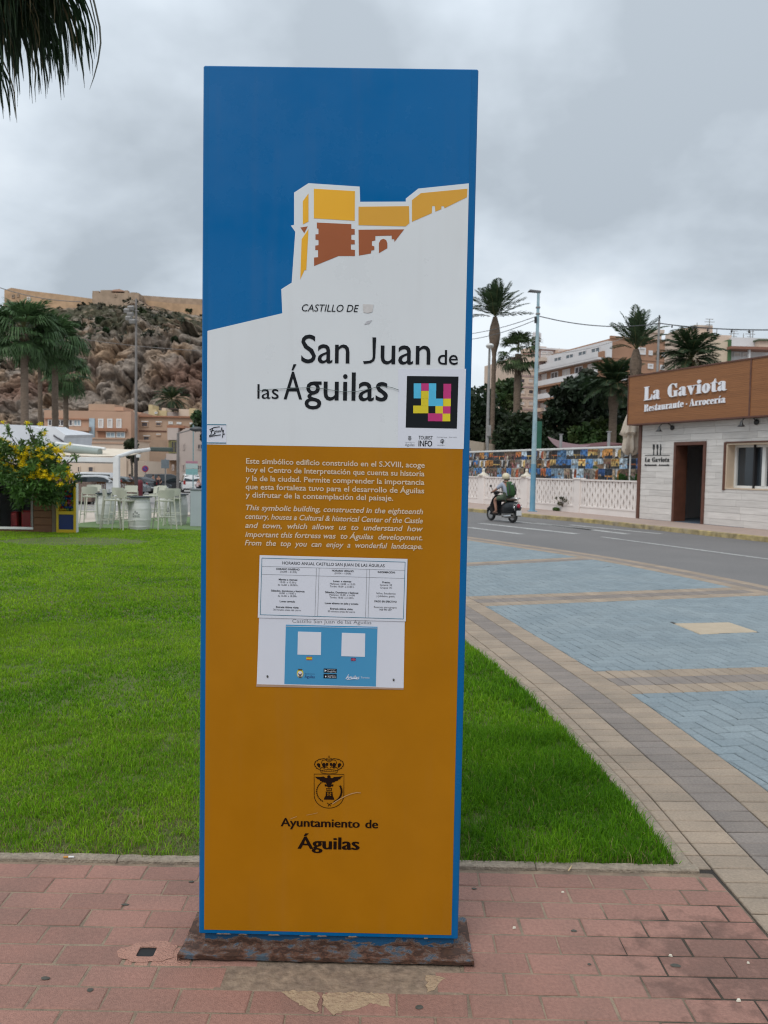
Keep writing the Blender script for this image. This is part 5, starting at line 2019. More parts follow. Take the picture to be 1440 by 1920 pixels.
GLY = {
 'L': (1.22, [bx(0.12, 0, 0.58, 1.5), slab(0, 0.72, 1.5 - CT), slab(0, 1.15, 0), [(1.15, 0.05), (1.15, 0.60), (1.10, 0.60), (1.0, 0.25), (0.72, 0.06)]]),
 'G': (1.36, [[(0.62, 1.53), (0.30, 1.42), (0.08, 1.1), (0.04, 0.75), (0.08, 0.4), (0.30, 0.08), (0.62, -0.03), (0.62, 0.04), (0.52, 0.2), (0.49, 0.75), (0.52, 1.3), (0.62, 1.46)],
     [(0.60, 1.53), (0.60, 1.46), (0.85, 1.38), (1.02, 1.15), (1.08, 0.98), (1.14, 0.98), (1.14, 1.5), (1.08, 1.5), (1.02, 1.40), (0.85, 1.50)],
     [(0.60, -0.03), (0.80, 0.0), (0.90, 0.08), (0.90, 0.14), (0.75, 0.06), (0.60, 0.04)], bx(0.86, 0.02, 1.24, 0.66), slab(0.74, 1.34, 0.62)]),
 'a': (1.02, [bx(0.48, 0.10, 0.84, 0.82), [(0.84, 0.10), (0.90, 0.06), (1.0, 0.10), (1.0, 0.04), (0.86, -0.02), (0.66, -0.01), (0.52, 0.10)],
     [(0.84, 0.80), (0.78, 0.94), (0.62, 1.02), (0.38, 1.02), (0.18, 0.94), (0.14, 0.86), (0.48, 0.94), (0.50, 0.80)], circ(0.24, 0.80, 0.15),
     [(0.50, 0.58), (0.30, 0.56), (0.10, 0.44), (0.04, 0.24), (0.10, 0.06), (0.28, -0.02), (0.44, 0.02), (0.50, 0.12), (0.42, 0.10), (0.40, 0.28), (0.42, 0.48), (0.50, 0.52)]]),
 'v': (1.06, [[(0.06, 1.0), (0.50, 1.0), (0.72, 0.38), (0.56, -0.02), (0.50, -0.02)], [(0.50, -0.02), (0.58, -0.02), (0.93, 1.0), (0.86, 1.0), (0.62, 0.34)],
     slab(0, 0.58, 0.93), slab(0.70, 1.06, 0.93)]),
 'i': (0.66, [bx(0.14, 0, 0.54, 1.0), slab(0, 0.54, 0.93), slab(0, 0.66, 0), circ(0.33, 1.30, 0.21)]),
 'o': (0.96, GL_ring(0.48, 0.49, 0.46, 0.53, 0.10, 0.44)),
 't': (0.74, [bx(0.16, 0.12, 0.54, 1.0), [(0.16, 1.0), (0.54, 1.0), (0.54, 1.38), (0.46, 1.38), (0.36, 1.14)], slab(0.0, 0.72, 0.93),
     [(0.16, 0.14), (0.54, 0.14), (0.60, 0.06), (0.70, 0.10), (0.72, 0.05), (0.58, -0.02), (0.34, -0.02), (0.20, 0.04)]]),
 'R': (1.30, [bx(0.12, 0, 0.54, 1.5), slab(0, 0.8, 1.5 - CT), slab(0, 0.66, 0), [(0.78, 1.5), (1.08, 1.36), (1.14, 1.1), (1.05, 0.86), (0.78, 0.74), (0.74, 0.8), (0.74, 1.44)], slab(0.5, 0.84, 0.72),
     [(0.72, 0.76), (1.02, 0.70), (1.12, 0.10), (1.30, 0.08), (1.28, 0.0), (0.98, -0.02), (0.80, 0.1), (0.76, 0.66)]]),
 'A': (1.32, [[(0.56, 1.52), (0.66, 1.52), (1.20, 0), (0.74, 0)], [(0.56, 1.52), (0.62, 1.4), (0.22, 0), (0.14, 0)], slab(0, 0.40, 0), slab(0.62, 1.32, 0), slab(0.28, 0.8, 0.42)]),
 'e': (0.90, [[(0.48, 1.03), (0.2, 0.94), (0.04, 0.7), (0.02, 0.48), (0.06, 0.22), (0.22, 0.04), (0.48, -0.03), (0.46, 0.04), (0.40, 0.2), (0.38, 0.5), (0.40, 0.8), (0.48, 0.97)],
     [(0.46, 1.03), (0.70, 0.94), (0.84, 0.76), (0.86, 0.52), (0.54, 0.52), (0.54, 0.85), (0.46, 0.97)], slab(0.36, 0.86, 0.48), [(0.46, -0.03), (0.7, 0.03), (0.86, 0.22), (0.80, 0.26), (0.64, 0.1), (0.46, 0.04)]]),
 's': (0.74, [slab(0.2, 0.5, 0.95), slab(0.2, 0.5, -0.02), [(0.22, 1.02), (0.08, 0.92), (0.05, 0.74), (0.14, 0.58), (0.56, 0.30), (0.58, 0.12), (0.46, 0.0), (0.66, 0.08), (0.70, 0.30), (0.60, 0.50), (0.24, 0.72), (0.22, 0.88), (0.3, 0.98)],
     bx(0.56, 0.68, 0.62, 1.0), bx(0.06, 0.0, 0.12, 0.34)]),
 'u': (1.12, [bx(0.10, 0.14, 0.46, 1.0), slab(0, 0.46, 0.93), [(0.10, 0.16), (0.16, 0.02), (0.34, -0.02), (0.56, 0.04), (0.64, 0.16), (0.50, 0.08), (0.46, 0.16)], bx(0.62, 0, 0.98, 1.0), slab(0.52, 0.98, 0.93), slab(0.62, 1.12, 0)]),
 'r': (0.84, [bx(0.12, 0, 0.50, 1.0), slab(0, 0.50, 0.93), slab(0, 0.62, 0), [(0.50, 0.78), (0.60, 0.96), (0.76, 1.02), (0.76, 0.94), (0.62, 0.88), (0.52, 0.66)], circ(0.70, 0.84, 0.13)]),
 'n': (1.14, [bx(0.12, 0, 0.50, 1.0), slab(0, 0.50, 0.93), slab(0, 0.58, 0), bx(0.64, 0, 1.02, 0.84), slab(0.56, 1.14, 0), [(0.50, 0.80), (0.62, 0.96), (0.82, 1.02), (0.98, 0.96), (1.02, 0.82), (0.64, 0.84), (0.50, 0.70)]]),
 'c': (0.84, [[(0.48, 1.03), (0.2, 0.94), (0.04, 0.7), (0.02, 0.48), (0.06, 0.22), (0.22, 0.04), (0.48, -0.03), (0.46, 0.04), (0.40, 0.2), (0.38, 0.5), (0.40, 0.8), (0.48, 0.97)],
     slab(0.46, 0.66, 0.95), circ(0.64, 0.80, 0.15), [(0.46, -0.03), (0.66, 0.03), (0.80, 0.22), (0.74, 0.26), (0.62, 0.1), (0.46, 0.04)]]),
}
GLY['í'] = (0.66, [bx(0.14, 0, 0.54, 1.0), slab(0, 0.54, 0.93), slab(0, 0.66, 0), [(0.22, 1.14), (0.34, 1.14), (0.66, 1.48), (0.42, 1.48)]])
GLY['·'] = (0.5, [circ(0.25, 0.55, 0.14)])
GLY[' '] = (0.42, [])
def fat_word(s_, fac, pl, pr_, xh, m, par, dy, th=0.04, gap=0.06, wide=1.0):
 """letters of a word as separate bodies; baseline ends pl, pr_ and x-height xh in photo pixels"""
 a, b = fac.P(*pl, dy), fac.P(*pr_, dy)
 mx, my = (pl[0] + pr_[0]) / 2, (pl[1] + pr_[1]) / 2
 k = fac.P(mx, my - xh, dy)[1] - fac.P(mx, my, dy)[1]
 tot = sum(GLY[c_][0] + gap for c_ in s_) - gap
 sx = (b[0] - a[0]) / tot
 sl = (b[1] - a[1]) / (b[0] - a[0])
 x = 0.0
 for c_ in s_:
  w, polys = GLY[c_]
  mb = MB()
  for j, P in enumerate(polys):
   Q = [(a[0] + (x + p[0]) * sx, a[1] + p[1] * k + sl * (x + p[0]) * sx) for p in P]
   if sum(Q[i][0] * Q[(i + 1) % len(Q)][1] - Q[(i + 1) % len(Q)][0] * Q[i][1] for i in range(len(Q))) < 0:
    Q = Q[::-1]
   mb.yprism(Q, dy - th - 0.0006 * (j % 5), dy - 0.001 - (0.0 if th > 0.02 else -0.0))
  if polys:
   mb.build('letter', m, par)
  x += w + gap
fat_word('La', FR_, r5(288, 499), r5(436, 481), 84 / 4.924, M_letterwhite, rest, FO - 0.0, gap=0.03)
fat_word('Gaviota', FR_, r5(504, 470), r5(1052, 402), 84 / 4.924, M_letterwhite, rest, FO - 0.0, gap=0.03)
fat_word('Restaurante', FR_, r5(288, 601), r5(652, 557), 44 / 4.924, M_letterwhite, rest, FO, th=0.03, gap=0.02)
fat_word('·', FR_, r5(670, 555), r5(690, 553), 44 / 4.924, M_letterwhite, rest, FO, th=0.03)
fat_word('Arrocería', FR_, r5(706, 551), r5(1040, 516), 44 / 4.924, M_letterwhite, rest, FO, th=0.03, gap=0.02)
fat_word('La', FR_, r5(292, 1063), r5(340, 1063), 27 / 4.924, M_blackmetal, rest, 0.0, th=0.012, gap=0.03)
fat_word('Gaviota', FR_, r5(358, 1063), r5(519, 1063), 27 / 4.924, M_blackmetal, rest, 0.0, th=0.012, gap=0.03)
fat_word('Restaurante', FR_, r5(290, 1101), r5(402, 1101), 12 / 4.924, M_blackmetal, rest, 0.0, th=0.012, gap=0.02)
fat_word('Arrocería', FR_, r5(420, 1101), r5(518, 1101), 12 / 4.924, M_blackmetal, rest, 0.0, th=0.012, gap=0.02)
def fx(x, y):
 return FR_.P(*r5(x, y))
def fpoly(name, P, m=None, par=rest, th=0.012):
 Q = [fx(*p) for p in P]
 if sum(Q[i][0] * Q[(i + 1) % len(Q)][1] - Q[(i + 1) % len(Q)][0] * Q[i][1] for i in range(len(Q))) < 0:
  Q = Q[::-1]
 mb = MB()
 mb.yprism(Q, -th, -0.001)
 mb.build(name, m or M_blackmetal, par)
fpoly('logo_line', [(292, 1000), (520, 1000), (520, 1005), (292, 1005)])
fpoly('logo_fork', [(366, 902), (370, 902), (371, 930), (373, 902), (377, 902), (378, 930), (380, 902), (384, 902), (383, 945), (377, 955), (379, 1000), (369, 1000), (372, 955), (366, 945)])
fpoly('logo_spoon', [(399, 915), (403, 903), (409, 900), (415, 905), (418, 918), (416, 938), (411, 950), (413, 1000), (402, 1000), (405, 950), (400, 938)])
fpoly('logo_knife', [(434, 903), (440, 900), (445, 925), (444, 955), (440, 960), (440, 1000), (431, 1000), (432, 955)])
for lx, ly in ((515, 715), (1285, 660)):
 u0, z0 = fx(lx, ly)
 lt = thing('wall_lamp', 'black gooseneck wall lamp above the restaurant door logo' if lx < 600 else
    'black gooseneck wall lamp above the white sliding window', 'lamp', tuple(FR_.o), FR_.ang, 'black gooseneck lamps on the restaurant wall')
 mb = MB()
 mb.lathe([(0.0, 0.0), (0.07, 0.0), (0.08, 0.03), (0.02, 0.05)], 12)
 mb.xf(Matrix.Translation((u0 + 0.16, -0.01, z0 - 0.12)) @ Matrix.Rotation(R(90), 4, 'X'))
 mb.build('wall_plate', M_blackmetal, lt, smooth=True)
 mb = MB()
 pts = [(u0 + 0.16, -0.03, z0 - 0.14), (u0 + 0.15, -0.12, z0 - 0.02), (u0 + 0.10, -0.22, z0 + 0.02), (u0 + 0.0, -0.30, z0 + 0.0), (u0 - 0.08, -0.33, z0 - 0.10)]
 mb.path(pts, 0.016, 8)
 mb.build('arm', M_blackmetal, lt, smooth=True)
 mb = MB()
 mb.lathe([(0.02, 0.0), (0.035, -0.04), (0.05, -0.10), (0.11, -0.15), (0.105, -0.152), (0.045, -0.10)], 14, (u0 - 0.08, -0.33, z0 - 0.09))
 mb.build('lamp_shade', M_blackmetal, lt, smooth=True)
fe0 = Vector((8.44, 25.66))
fdir = Vector((0.374, -0.927)).normalized()
fO = fe0 - fdir * 16.0
FF = Facade(fO, fdir)
fz0, fz1 = 0.0, 0.0
zf = lambda x, y: (860 + x / 4.235, 800 + y / 4.235)
zw = lambda x, y: (1000 + x / 7.2, 820 + y / 7.2)
print('fence top', FF.P(*zw(100, 565)), FF.P(*zw(1300, 572)), 'rail', FF.P(*zw(100, 915)), FF.P(*zw(1300, 985)), 'base', FF.P(*zw(700, 1040)),
  'post', FF.P(*zw(555, 700)), FF.P(*zw(635, 700)), 'p2', FF.P(*zf(545, 500)), FF.P(*zf(170, 500)), FF.P(*zf(205, 500)))
fence = FF.thing('lattice_wall', 'low white concrete garden wall of pierced lattice panels between plain piers', 'wall')
ztop, zrail = FF.P(*zw(1000, 575))[1], FF.P(*zw(1000, 960))[1]
posts = [(FF.P(*zw(555, 700))[0], FF.P(*zw(635, 700))[0]),
   (FF.P(*zf(500, 500))[0], FF.P(*zf(548, 500))[0]),
   (FF.P(*zf(160, 500))[0], FF.P(*zf(205, 500))[0])]
posts = [(a, b) for a, b in posts] + [(posts[2][0] - 3.6, posts[2][0] - 3.1)]
ends = [16.0]
for a, b in posts:
 ends += [b, a]
mb = MB()
for a, b in posts:
 mb = MB()
 mb.cbox(a, b, -0.04, 0.20, 0.10, ztop - 0.02, 0.01)
 mb.build('pier', M_whitewall, fence)
 mb = MB()
 mb.cbox(a - 0.04, b + 0.04, -0.07, 0.23, ztop - 0.02, ztop + 0.045, 0.012)
 mb.build('pier_cap', M_whitewall, fence)
spans = [(posts[0][1], 16.0), (posts[1][1], posts[0][0]), (posts[2][1], posts[1][0]), (posts[3][1], posts[2][0])]
for ua, ub in spans:
 mb = MB()
 mb.box(ua, ub, 0.0, 0.16, 0.10, zrail - 0.03)
 mb.build('plinth', M_whitewall, fence)
 mb = MB()
 mb.box(ua, ub, -0.02, 0.18, zrail - 0.03, zrail + 0.03)
 mb.build('rail', M_whitewall, fence)
 mb = MB()
 mb.box(ua, ub, -0.02, 0.18, ztop - 0.05, ztop)
 mb.build('rail', M_whitewall, fence)
 w = ub - ua
 nr = max(2, int(round(w / 0.155)))
 p_ = w / nr
 z0, z1 = zrail + 0.03, ztop - 0.05
 rows = 5
 hh = (z1 - z0) / rows
 for k in range(nr + 1):
  mb = MB()
  xs_ = []
  for j in range(rows + 1):
   s_ = 1 if (j + k) % 2 else -1
   xs_.append(ua + k * p_ + s_ * p_ * 0.135)
  wd = p_ * 0.74
  vs, fs = [], []
  for j in range(rows + 1):
   z = z0 + hh * j
   for dz_ in ((0,) if j in (0, rows) else (-hh * 0.14, hh * 0.14)):
    x_ = xs_[j]
    x_ = min(max(x_, ua + wd / 2), ub - wd / 2)
    vs += [(x_ - wd / 2, 0.02, z + dz_), (x_ + wd / 2, 0.02, z + dz_), (x_ + wd / 2, 0.12, z + dz_), (x_ - wd / 2, 0.12, z + dz_)]
  nl = len(vs) // 4
  for j in range(nl - 1):
   for q in range(4):
    q2 = (q + 1) % 4
    fs.append((j * 4 + q, j * 4 + q2, (j + 1) * 4 + q2, (j + 1) * 4 + q))
  mb.add(vs, fs)
  mb.build('lattice_rib', M_whitewall, fence)
for a, b in posts[1:3]:
 t_ = thing('pier_finial', 'cream stepped ball finial on the lattice wall pier %s' % ('beside the blue lamp post' if a > posts[2][1] else 'nearest the blue totem'),
    'finial', tuple(FF.o), FF.ang, 'cream ball finials on the wall piers')
 mb = MB()
 uc = (a + b) / 2
 mb.lathe([(0.25, 0.0), (0.24, 0.05), (0.17, 0.07), (0.10, 0.11), (0.07, 0.16), (0.05, 0.19), (0.07, 0.24), (0.055, 0.30), (0.015, 0.33)], 14, (uc, 0.08, ztop + 0.045))
 mb.build('ball', mat('cream_stone', (0.66, 0.60, 0.50), 0.8, (0.58, 0.52, 0.43), 5), t_, smooth=True)
MDY = 0.9
mur = FF.thing('photo_mural', 'long outdoor mural of square holiday photographs in three rows behind the lattice wall', 'mural')
M_photo = tint_mat('photo_print', 0.5, 0.3, var=0.7)
u_end = 16.0 - 0.1
zmt = FF.P(*zw(1200, 130), MDY)[1]
zmb = FF.P(*zw(1000, 560), MDY)[1]
zmt2 = FF.P(*zf(100, 215), MDY)[1]
print('mural', zmt, zmt2, zmb)
zmt = (zmt + zmt2) / 2
u_beg = -1.0
mb = MB()
mb.box(u_beg, u_end, MDY + 0.02, MDY + 0.06, 0.1, zmt + 0.02)
mb.build('backboard', M_whitepaint, mur)
mb = MB()
mb.box(u_beg, u_end, MDY - 0.03, MDY + 0.07, zmt + 0.02, zmt + 0.085)
mb.build('top_rail', M_whitepaint, mur)
PAL = {'sky': [(0.10, 0.26, 0.50), (0.05, 0.17, 0.42), (0.28, 0.42, 0.56), (0.03, 0.09, 0.26), (0.45, 0.55, 0.62)],
  'sun': [(0.60, 0.26, 0.05), (0.50, 0.14, 0.03), (0.65, 0.42, 0.12), (0.42, 0.09, 0.03)],
  'dark': [(0.03, 0.025, 0.03), (0.06, 0.035, 0.02), (0.02, 0.035, 0.06), (0.05, 0.05, 0.05)],
  'earth': [(0.26, 0.15, 0.08), (0.35, 0.25, 0.16), (0.16, 0.10, 0.06), (0.22, 0.20, 0.17)],
  'green': [(0.06, 0.10, 0.03), (0.10, 0.13, 0.05)],
  'pale': [(0.62, 0.62, 0.62), (0.50, 0.50, 0.50), (0.62, 0.54, 0.42), (0.45, 0.50, 0.54)],
  'pink': [(0.42, 0.20, 0.20), (0.35, 0.08, 0.09)]}
def photo(par, u0, u1, z0, z1, seed):
 rr = random.Random(seed)
 V, F, C = [], [], []
 def q(pts, col, k):
  o = len(V)
  if len(pts) == 3:
   pts = list(pts) + [pts[-1]]
  for p in pts:
   V.append((u0 + (u1 - u0) * p[0], -0.0012 * k, z0 + (z1 - z0) * p[1]))
   C.append(col)
  F.append((o, o + 1, o + 2, o + 3))
 def pick(n):
  c_ = rr.choice(PAL[n])
  g_ = sum(c_) / 3
  k_ = rr.uniform(0.5, 1.0)
  return tuple((q_ * 0.9 + g_ * 0.1) * k_ for q_ in c_)
 style = rr.choice(['sea', 'sunset', 'castle', 'people', 'boat', 'night', 'street', 'people', 'sea', 'street', 'night'])
 if style in ('sea', 'boat'):
  q([(0, 0), (1, 0), (1, 1), (0, 1)], pick('sky'), 0)
  h = rr.uniform(0.3, 0.5)
  q([(0, 0), (1, 0), (1, h), (0, h)], pick('sky' if rr.random() < .6 else 'dark'), 1)
  q([(0, h - .02), (0.5, h - .02), (0.35, h + .16), (0.1, h + .12)], pick('earth'), 2)
  if style == 'boat':
   q([(0.3, 0.2), (0.7, 0.2), (0.78, 0.32), (0.25, 0.32)], pick('pale'), 3)
   q([(0.5, 0.34), (0.68, 0.36), (0.52, 0.82), (0.5, 0.82)], pick('pale'), 3)
 elif style == 'sunset':
  q([(0, 0), (1, 0), (1, 1), (0, 1)], pick('sun'), 0)
  q([(0, 0), (1, 0), (1, rr.uniform(.2, .45)), (0, rr.uniform(.2, .45))], pick('dark'), 1)
  a = rr.uniform(0.1, 0.6)
  q([(a, .3), (a + .3, .3), (a + .22, .55), (a + .1, .6)], pick('dark'), 2)
  q([(0, 0.8), (1, 0.74), (1, 0.86), (0, 0.9)], pick('sun'), 3)
 elif style == 'castle':
  q([(0, 0), (1, 0), (1, 1), (0, 1)], pick('sky'), 0)
  q([(0, 0), (1, 0), (1, .5), (0, .35)], pick('earth'), 1)
  a = rr.uniform(.1, .5)
  q([(a, .4), (a + .35, .4), (a + .35, .72), (a, .75)], pick('sun'), 2)
  q([(0, 0), (.6, 0), (.4, .25), (0, .3)], pick('green'), 2)
 elif style == 'people':
  q([(0, 0), (1, 0), (1, 1), (0, 1)], pick('earth'), 0)
  for k in range(3):
   a = 0.1 + k * 0.28
   q([(a, 0), (a + .2, 0), (a + .17, .5), (a + .03, .5)], pick(rr.choice(['pink', 'pale', 'dark'])), 1)
   q([(a + .05, .5), (a + .15, .5), (a + .15, .68), (a + .05, .68)], pick('pink'), 2)
 elif style == 'night':
  q([(0, 0), (1, 0), (1, 1), (0, 1)], pick('dark'), 0)
  q([(0, .4), (1, .35), (1, .5), (0, .5)], pick('sun'), 1)
  q([(0.3, .1), (.42, .1), (.4, .38), (.32, .38)], pick('sun'), 2)
 else:
  q([(0, 0), (1, 0), (1, 1), (0, 1)], pick('pale'), 0)
  q([(0, 0), (.35, .2), (.35, .9), (0, 1)], pick('earth'), 1)
  q([(1, 0), (.6, .2), (.65, .8), (1, 1)], pick('sun' if rr.random() < .5 else 'dark'), 1)
  q([(0.1, 0), (.9, 0), (.62, .2), (.4, .2)], pick('dark'), 2)
 me = np_mesh('photo', np.array(V), np.array(F), 4, M_photo, np.array(C, np.float32))
 link('photo', me, par, (0, MDY + 0.016, 0))
rows_z = [zmb + (zmt - zmb) * k / 3 for k in range(4)]
rows_z[0] -= 0.12
sd_ = 100
for rI in range(3):
 u = u_beg
 rr = random.Random(rI + 60)
 while u < u_end - 0.1:
  w = rr.choice([0.40, 0.43, 0.46, 0.62])
  u2 = min(u + w, u_end)
  photo(mur, u + 0.003, u2 - 0.003, rows_z[rI] + 0.003, rows_z[rI + 1] - 0.003, sd_)
  sd_ += 1
  u = u2
for (xx, yy, s_, lb, dead) in ((330, 985, 0.16, 'small dark green weed growing at the foot of the lattice wall', 0),):
 u0, z0 = FF.P(*zw(xx, 1000))
 cl = [(u0 + dx, -0.08, 0.12 + 0.06, 0.09) for dx in (-0.08, 0.0, 0.09)]
 t_ = FF.thing('weed', lb, 'weed')
 crown('leaves', cl, 260, 0.05, (0.06, 0.12, 0.03), t_)
u0, z0 = FF.P(*zw(400, 930))
t_ = FF.thing('dry_plant', 'straggly dry plant sprouting from the lattice wall plinth', 'plant')
mb = MB()
for k, (dx, dz_) in enumerate(((-0.30, 0.32), (-0.1, 0.42), (0.12, 0.30), (0.32, 0.22), (0.02, 0.25), (0.2, 0.38))):
 mb.path([(u0, -0.02, 0.30), (u0 + dx * 0.5, -0.10, 0.30 + dz_ * 0.6), (u0 + dx, -0.14, 0.30 + dz_)], [0.012, 0.008, 0.004], 5)
mb.build('stems', M_bark2, t_)
crown('leaves', [(u0 + 0.05, -0.1, 0.62, 0.09), (u0 + 0.30, -0.12, 0.55, 0.08), (u0 - 0.05, -0.12, 0.42, 0.10), (u0 - 0.28, -0.12, 0.62, 0.05)], 200, 0.045,
  (0.10, 0.10, 0.06), t_)
for px_, py_, s_, lb in ((1165, 880, 0.62, 'spiky green palm seedling behind the lattice wall near the closed parasol'),
      (1196, 880, 0.62, 'spiky green palm seedling beside the brown restaurant corner')):
 u0, z0 = FF.P(px_, py_, 0.5)
 w_ = FF.o + FF.u * u0 + FF.n * 0.5
 t_ = thing('potted_palm', lb, 'plant', (w_.x, w_.y, 0.12), 0, 'young palms in front of the mural')
 mb = MB()
 mb.lathe([(0.16, 0), (0.20, 0.30), (0.21, 0.32), (0.18, 0.32), (0.17, 0.28)], 12)
 mb.build('pot', M_darkbrown, t_, smooth=True)
 mb = MB()
 mb.path([(0, 0, 0.25), (0, 0, 0.95)], 0.03, 6)
 mb.build('stem', M_bark2, t_)
 grn = [feather_frond(31, droop=0.35, col=(0.05, 0.13, 0.03))]
 for k in range(11):
  o = link('frond', grn[0], t_, (0, 0, 0.9))
  o.rotation_euler = (0, -R(35 + (k * 37) % 45), R(k * 137))
  o.scale = (s_,) * 3
up = Vector((*(FF.o + FF.u * FF.P(1184, 800, 0.35)[0] + FF.n * 0.35).xy, 0.12))
par_ = thing('closed_parasol', 'large closed cream parasol standing beside the brown restaurant corner', 'parasol', tuple(up))
mb = MB()
ztp = D(1184, 762, up.y).z - 0.12
zbt = D(1184, 852, up.y).z - 0.12
mb.path([(0, 0, 0), (0, 0, ztp + 0.05)], 0.028, 10)
mb.build('pole', M_whitepaint, par_, smooth=True)
n = 40
vs, fs = [], []
prof = [(ztp, 0.03), (ztp - 0.18, 0.12), (ztp - 0.55, 0.22), (ztp - 0.85, 0.31), (ztp - 0.93, 0.33), (ztp - 0.99, 0.22), (ztp - 1.10, 0.23), (ztp - 1.3, 0.27), (zbt + 0.18, 0.28), (zbt + 0.04, 0.20), (zbt, 0.08)]
for i, (z, r_) in enumerate(prof):
 for k in range(n):
  a = 2 * math.pi * k / n
  f_ = 1 + (0.20 * math.sin(a * 8 + i * 0.25) + 0.10 * math.sin(a * 5 + i)) * min(1, i / 2) + 0.08 * noise.noise(Vector((a, i * .7, 0)))
  vs.append((r_ * f_ * math.cos(a), r_ * f_ * math.sin(a), z + 0.04 * math.sin(a * 3 + 1) * (i > 3)))
for i in range(len(prof) - 1):
 for k in range(n):
  k2 = (k + 1) % n
  fs.append((i * n + k, (i + 1) * n + k, (i + 1) * n + k2, i * n + k2))
mb = MB()
mb.add(vs, fs)
mb.build('canopy', mat('cream_canvas', (0.60, 0.52, 0.43), 0.9, (0.50, 0.43, 0.355), 5, bump=0.4, bscale=20), par_, smooth=60)
mb = MB()
mb.path([(0.22 * math.cos(k * 0.4), 0.22 * math.sin(k * 0.4), ztp - 1.03 + 0.02 * math.sin(k)) for k in range(17)], 0.014, 5)
mb.build('tie', M_cream, par_)
sail = thing('shade_sail', 'faded mauve triangular shade sail stretched above the mural', 'shade sail', (0, 0, 0))
zs = lambda x, y: (1000 + x / 7.2, 820 + y / 7.2)
P = [D(*zs(200, -10), 36), D(*zs(770, 98), 33), D(*zs(480, 140), 32), D(*zs(380, 75), 34)]
A = D(*zs(190, -12), 37)
B_ = D(*zs(780, 100), 33)
C_ = D(*zs(400, 160), 31)
mb = MB()
ns = 8
vs, fs = [], []
for i in range(ns + 1):
 for j in range(ns + 1 - i):
  a, b_ = i / ns, j / ns
  p = A * (1 - a - b_) + B_ * a + C_ * b_
  sag = (a * b_ + a * (1 - a - b_) + b_ * (1 - a - b_))
  vs.append(p + Vector((0, 0, -0.5 * sag)))
idx = {}
k = 0
for i in range(ns + 1):
 for j in range(ns + 1 - i):
  idx[i, j] = k
  k += 1
for i in range(ns):
 for j in range(ns - i):
  fs.append((idx[i, j], idx[i + 1, j], idx[i, j + 1]))
  if j < ns - i - 1:
   fs.append((idx[i + 1, j], idx[i + 1, j + 1], idx[i, j + 1]))
vs2 = [v + Vector((0, 0, 0.01)) for v in vs]
mb.add([tuple(v) for v in vs], fs)
mb.add([tuple(v) for v in vs2], [f[::-1] for f in fs])
M_sail = mat('mauve_canvas', (0.20, 0.12, 0.125), 0.9, (0.16, 0.095, 0.10), 3)
mb.build('sail', M_sail, sail)
aw = thing('awning', 'low dark red awning roof showing above the right end of the mural', 'awning', (0, 0, 0))
a0, a1 = D(1072, 840, 35), D(1172, 832, 35)
mb = MB()
mb.add([tuple(a0 + Vector((0, 0, -0.15))), tuple(a1 + Vector((0, 0, -0.15))), tuple(a1 + Vector((0, 3, 0.05))), tuple(a0 + Vector((0, 3, 0.0))),
  tuple(a0), tuple(a1), tuple(a1 + Vector((0, 3, 0.2))), tuple(a0 + Vector((0, 3, 0.15)))],
  [(0, 1, 5, 4), (4, 5, 6, 7), (0, 3, 2, 1), (0, 4, 7, 3), (1, 2, 6, 5)])
mb.build('canopy', mat('dark_red_canvas', (0.13, 0.05, 0.05), 0.9, (0.10, 0.04, 0.04), 3), aw)
for xx in (a0, a1):
 mb = MB()
 mb.path([(xx.x, xx.y + .2, 0.1), (xx.x, xx.y + .2, xx.z)], 0.04, 8)
 mb.build('pole', M_whitepaint, aw)
for k, (px_, pt_, Y_, lb) in enumerate(((1052, 815, 32.5, 'grey metal post holding the mauve shade sail'), (1142, 810, 30.2, 'grey metal post behind the mural near the closed parasol'))):
 p = D(px_, pt_, Y_)
 mb = MB()
 mb.path([(0, 0, 0.0), (0, 0, p.z)], 0.06, 8)
 mb.cbox(-0.08, 0.08, -0.08, 0.08, p.z, p.z + 0.03, 0.005)
 mb.build('sail_post', mat('post_grey', (0.33, 0.32, 0.32), 0.6), None, True, loc=(p.x, p.y, 0), label=lb, category='post')
M_lampblue = mat('pale_blue_post_paint', (0.22, 0.36, 0.42), 0.5, (0.40, 0.48, 0.50), 1.2, 0.3, stretch=(1, 1, 0.6), speck=(8, .1))
M_lampblue2 = mat('blue_post_paint', (0.10, 0.27, 0.40), 0.5, (0.17, 0.33, 0.43), 2.5, 0.3)
M_galv = mat('galvanised_steel', (0.30, 0.29, 0.28), 0.55, (0.22, 0.21, 0.20), 5, metal=0.3)
M_greypole = mat('grey_brown_pole', (0.21, 0.19, 0.18), 0.7, (0.16, 0.145, 0.135), 4)
b0 = G(998, 959, 0.12)
YL = b0.y
lamp = thing('street_lamp', 'tall pale blue street lamp post with a flat head in front of the lattice wall', 'street lamp', (b0.x, b0.y, 0.12))
zt_ = D(1006, 548, YL).z - 0.12
zm_ = D(1000, 870, YL).z - 0.12
xt_ = D(1007, 548, YL).x - b0.x
mb = MB()
mb.path([(0, 0, 0), (0.0, 0, zm_)], [0.105, 0.095], 14)
mb.build('lower_pole', M_lampblue2, lamp, smooth=True)
mb = MB()
mb.path([(0, 0, zm_ + 0.002), (xt_ * 0.0, 0, zt_)], [0.093, 0.05], 14)
mb.build('pole', M_lampblue, lamp, smooth=True)
mb = MB()
mb.cbox(-0.16, 0.16, -0.16, 0.16, 0.0, 0.03, 0.006)
mb.build('base_flange', M_lampblue2, lamp)
mb = MB()
hd = MB()
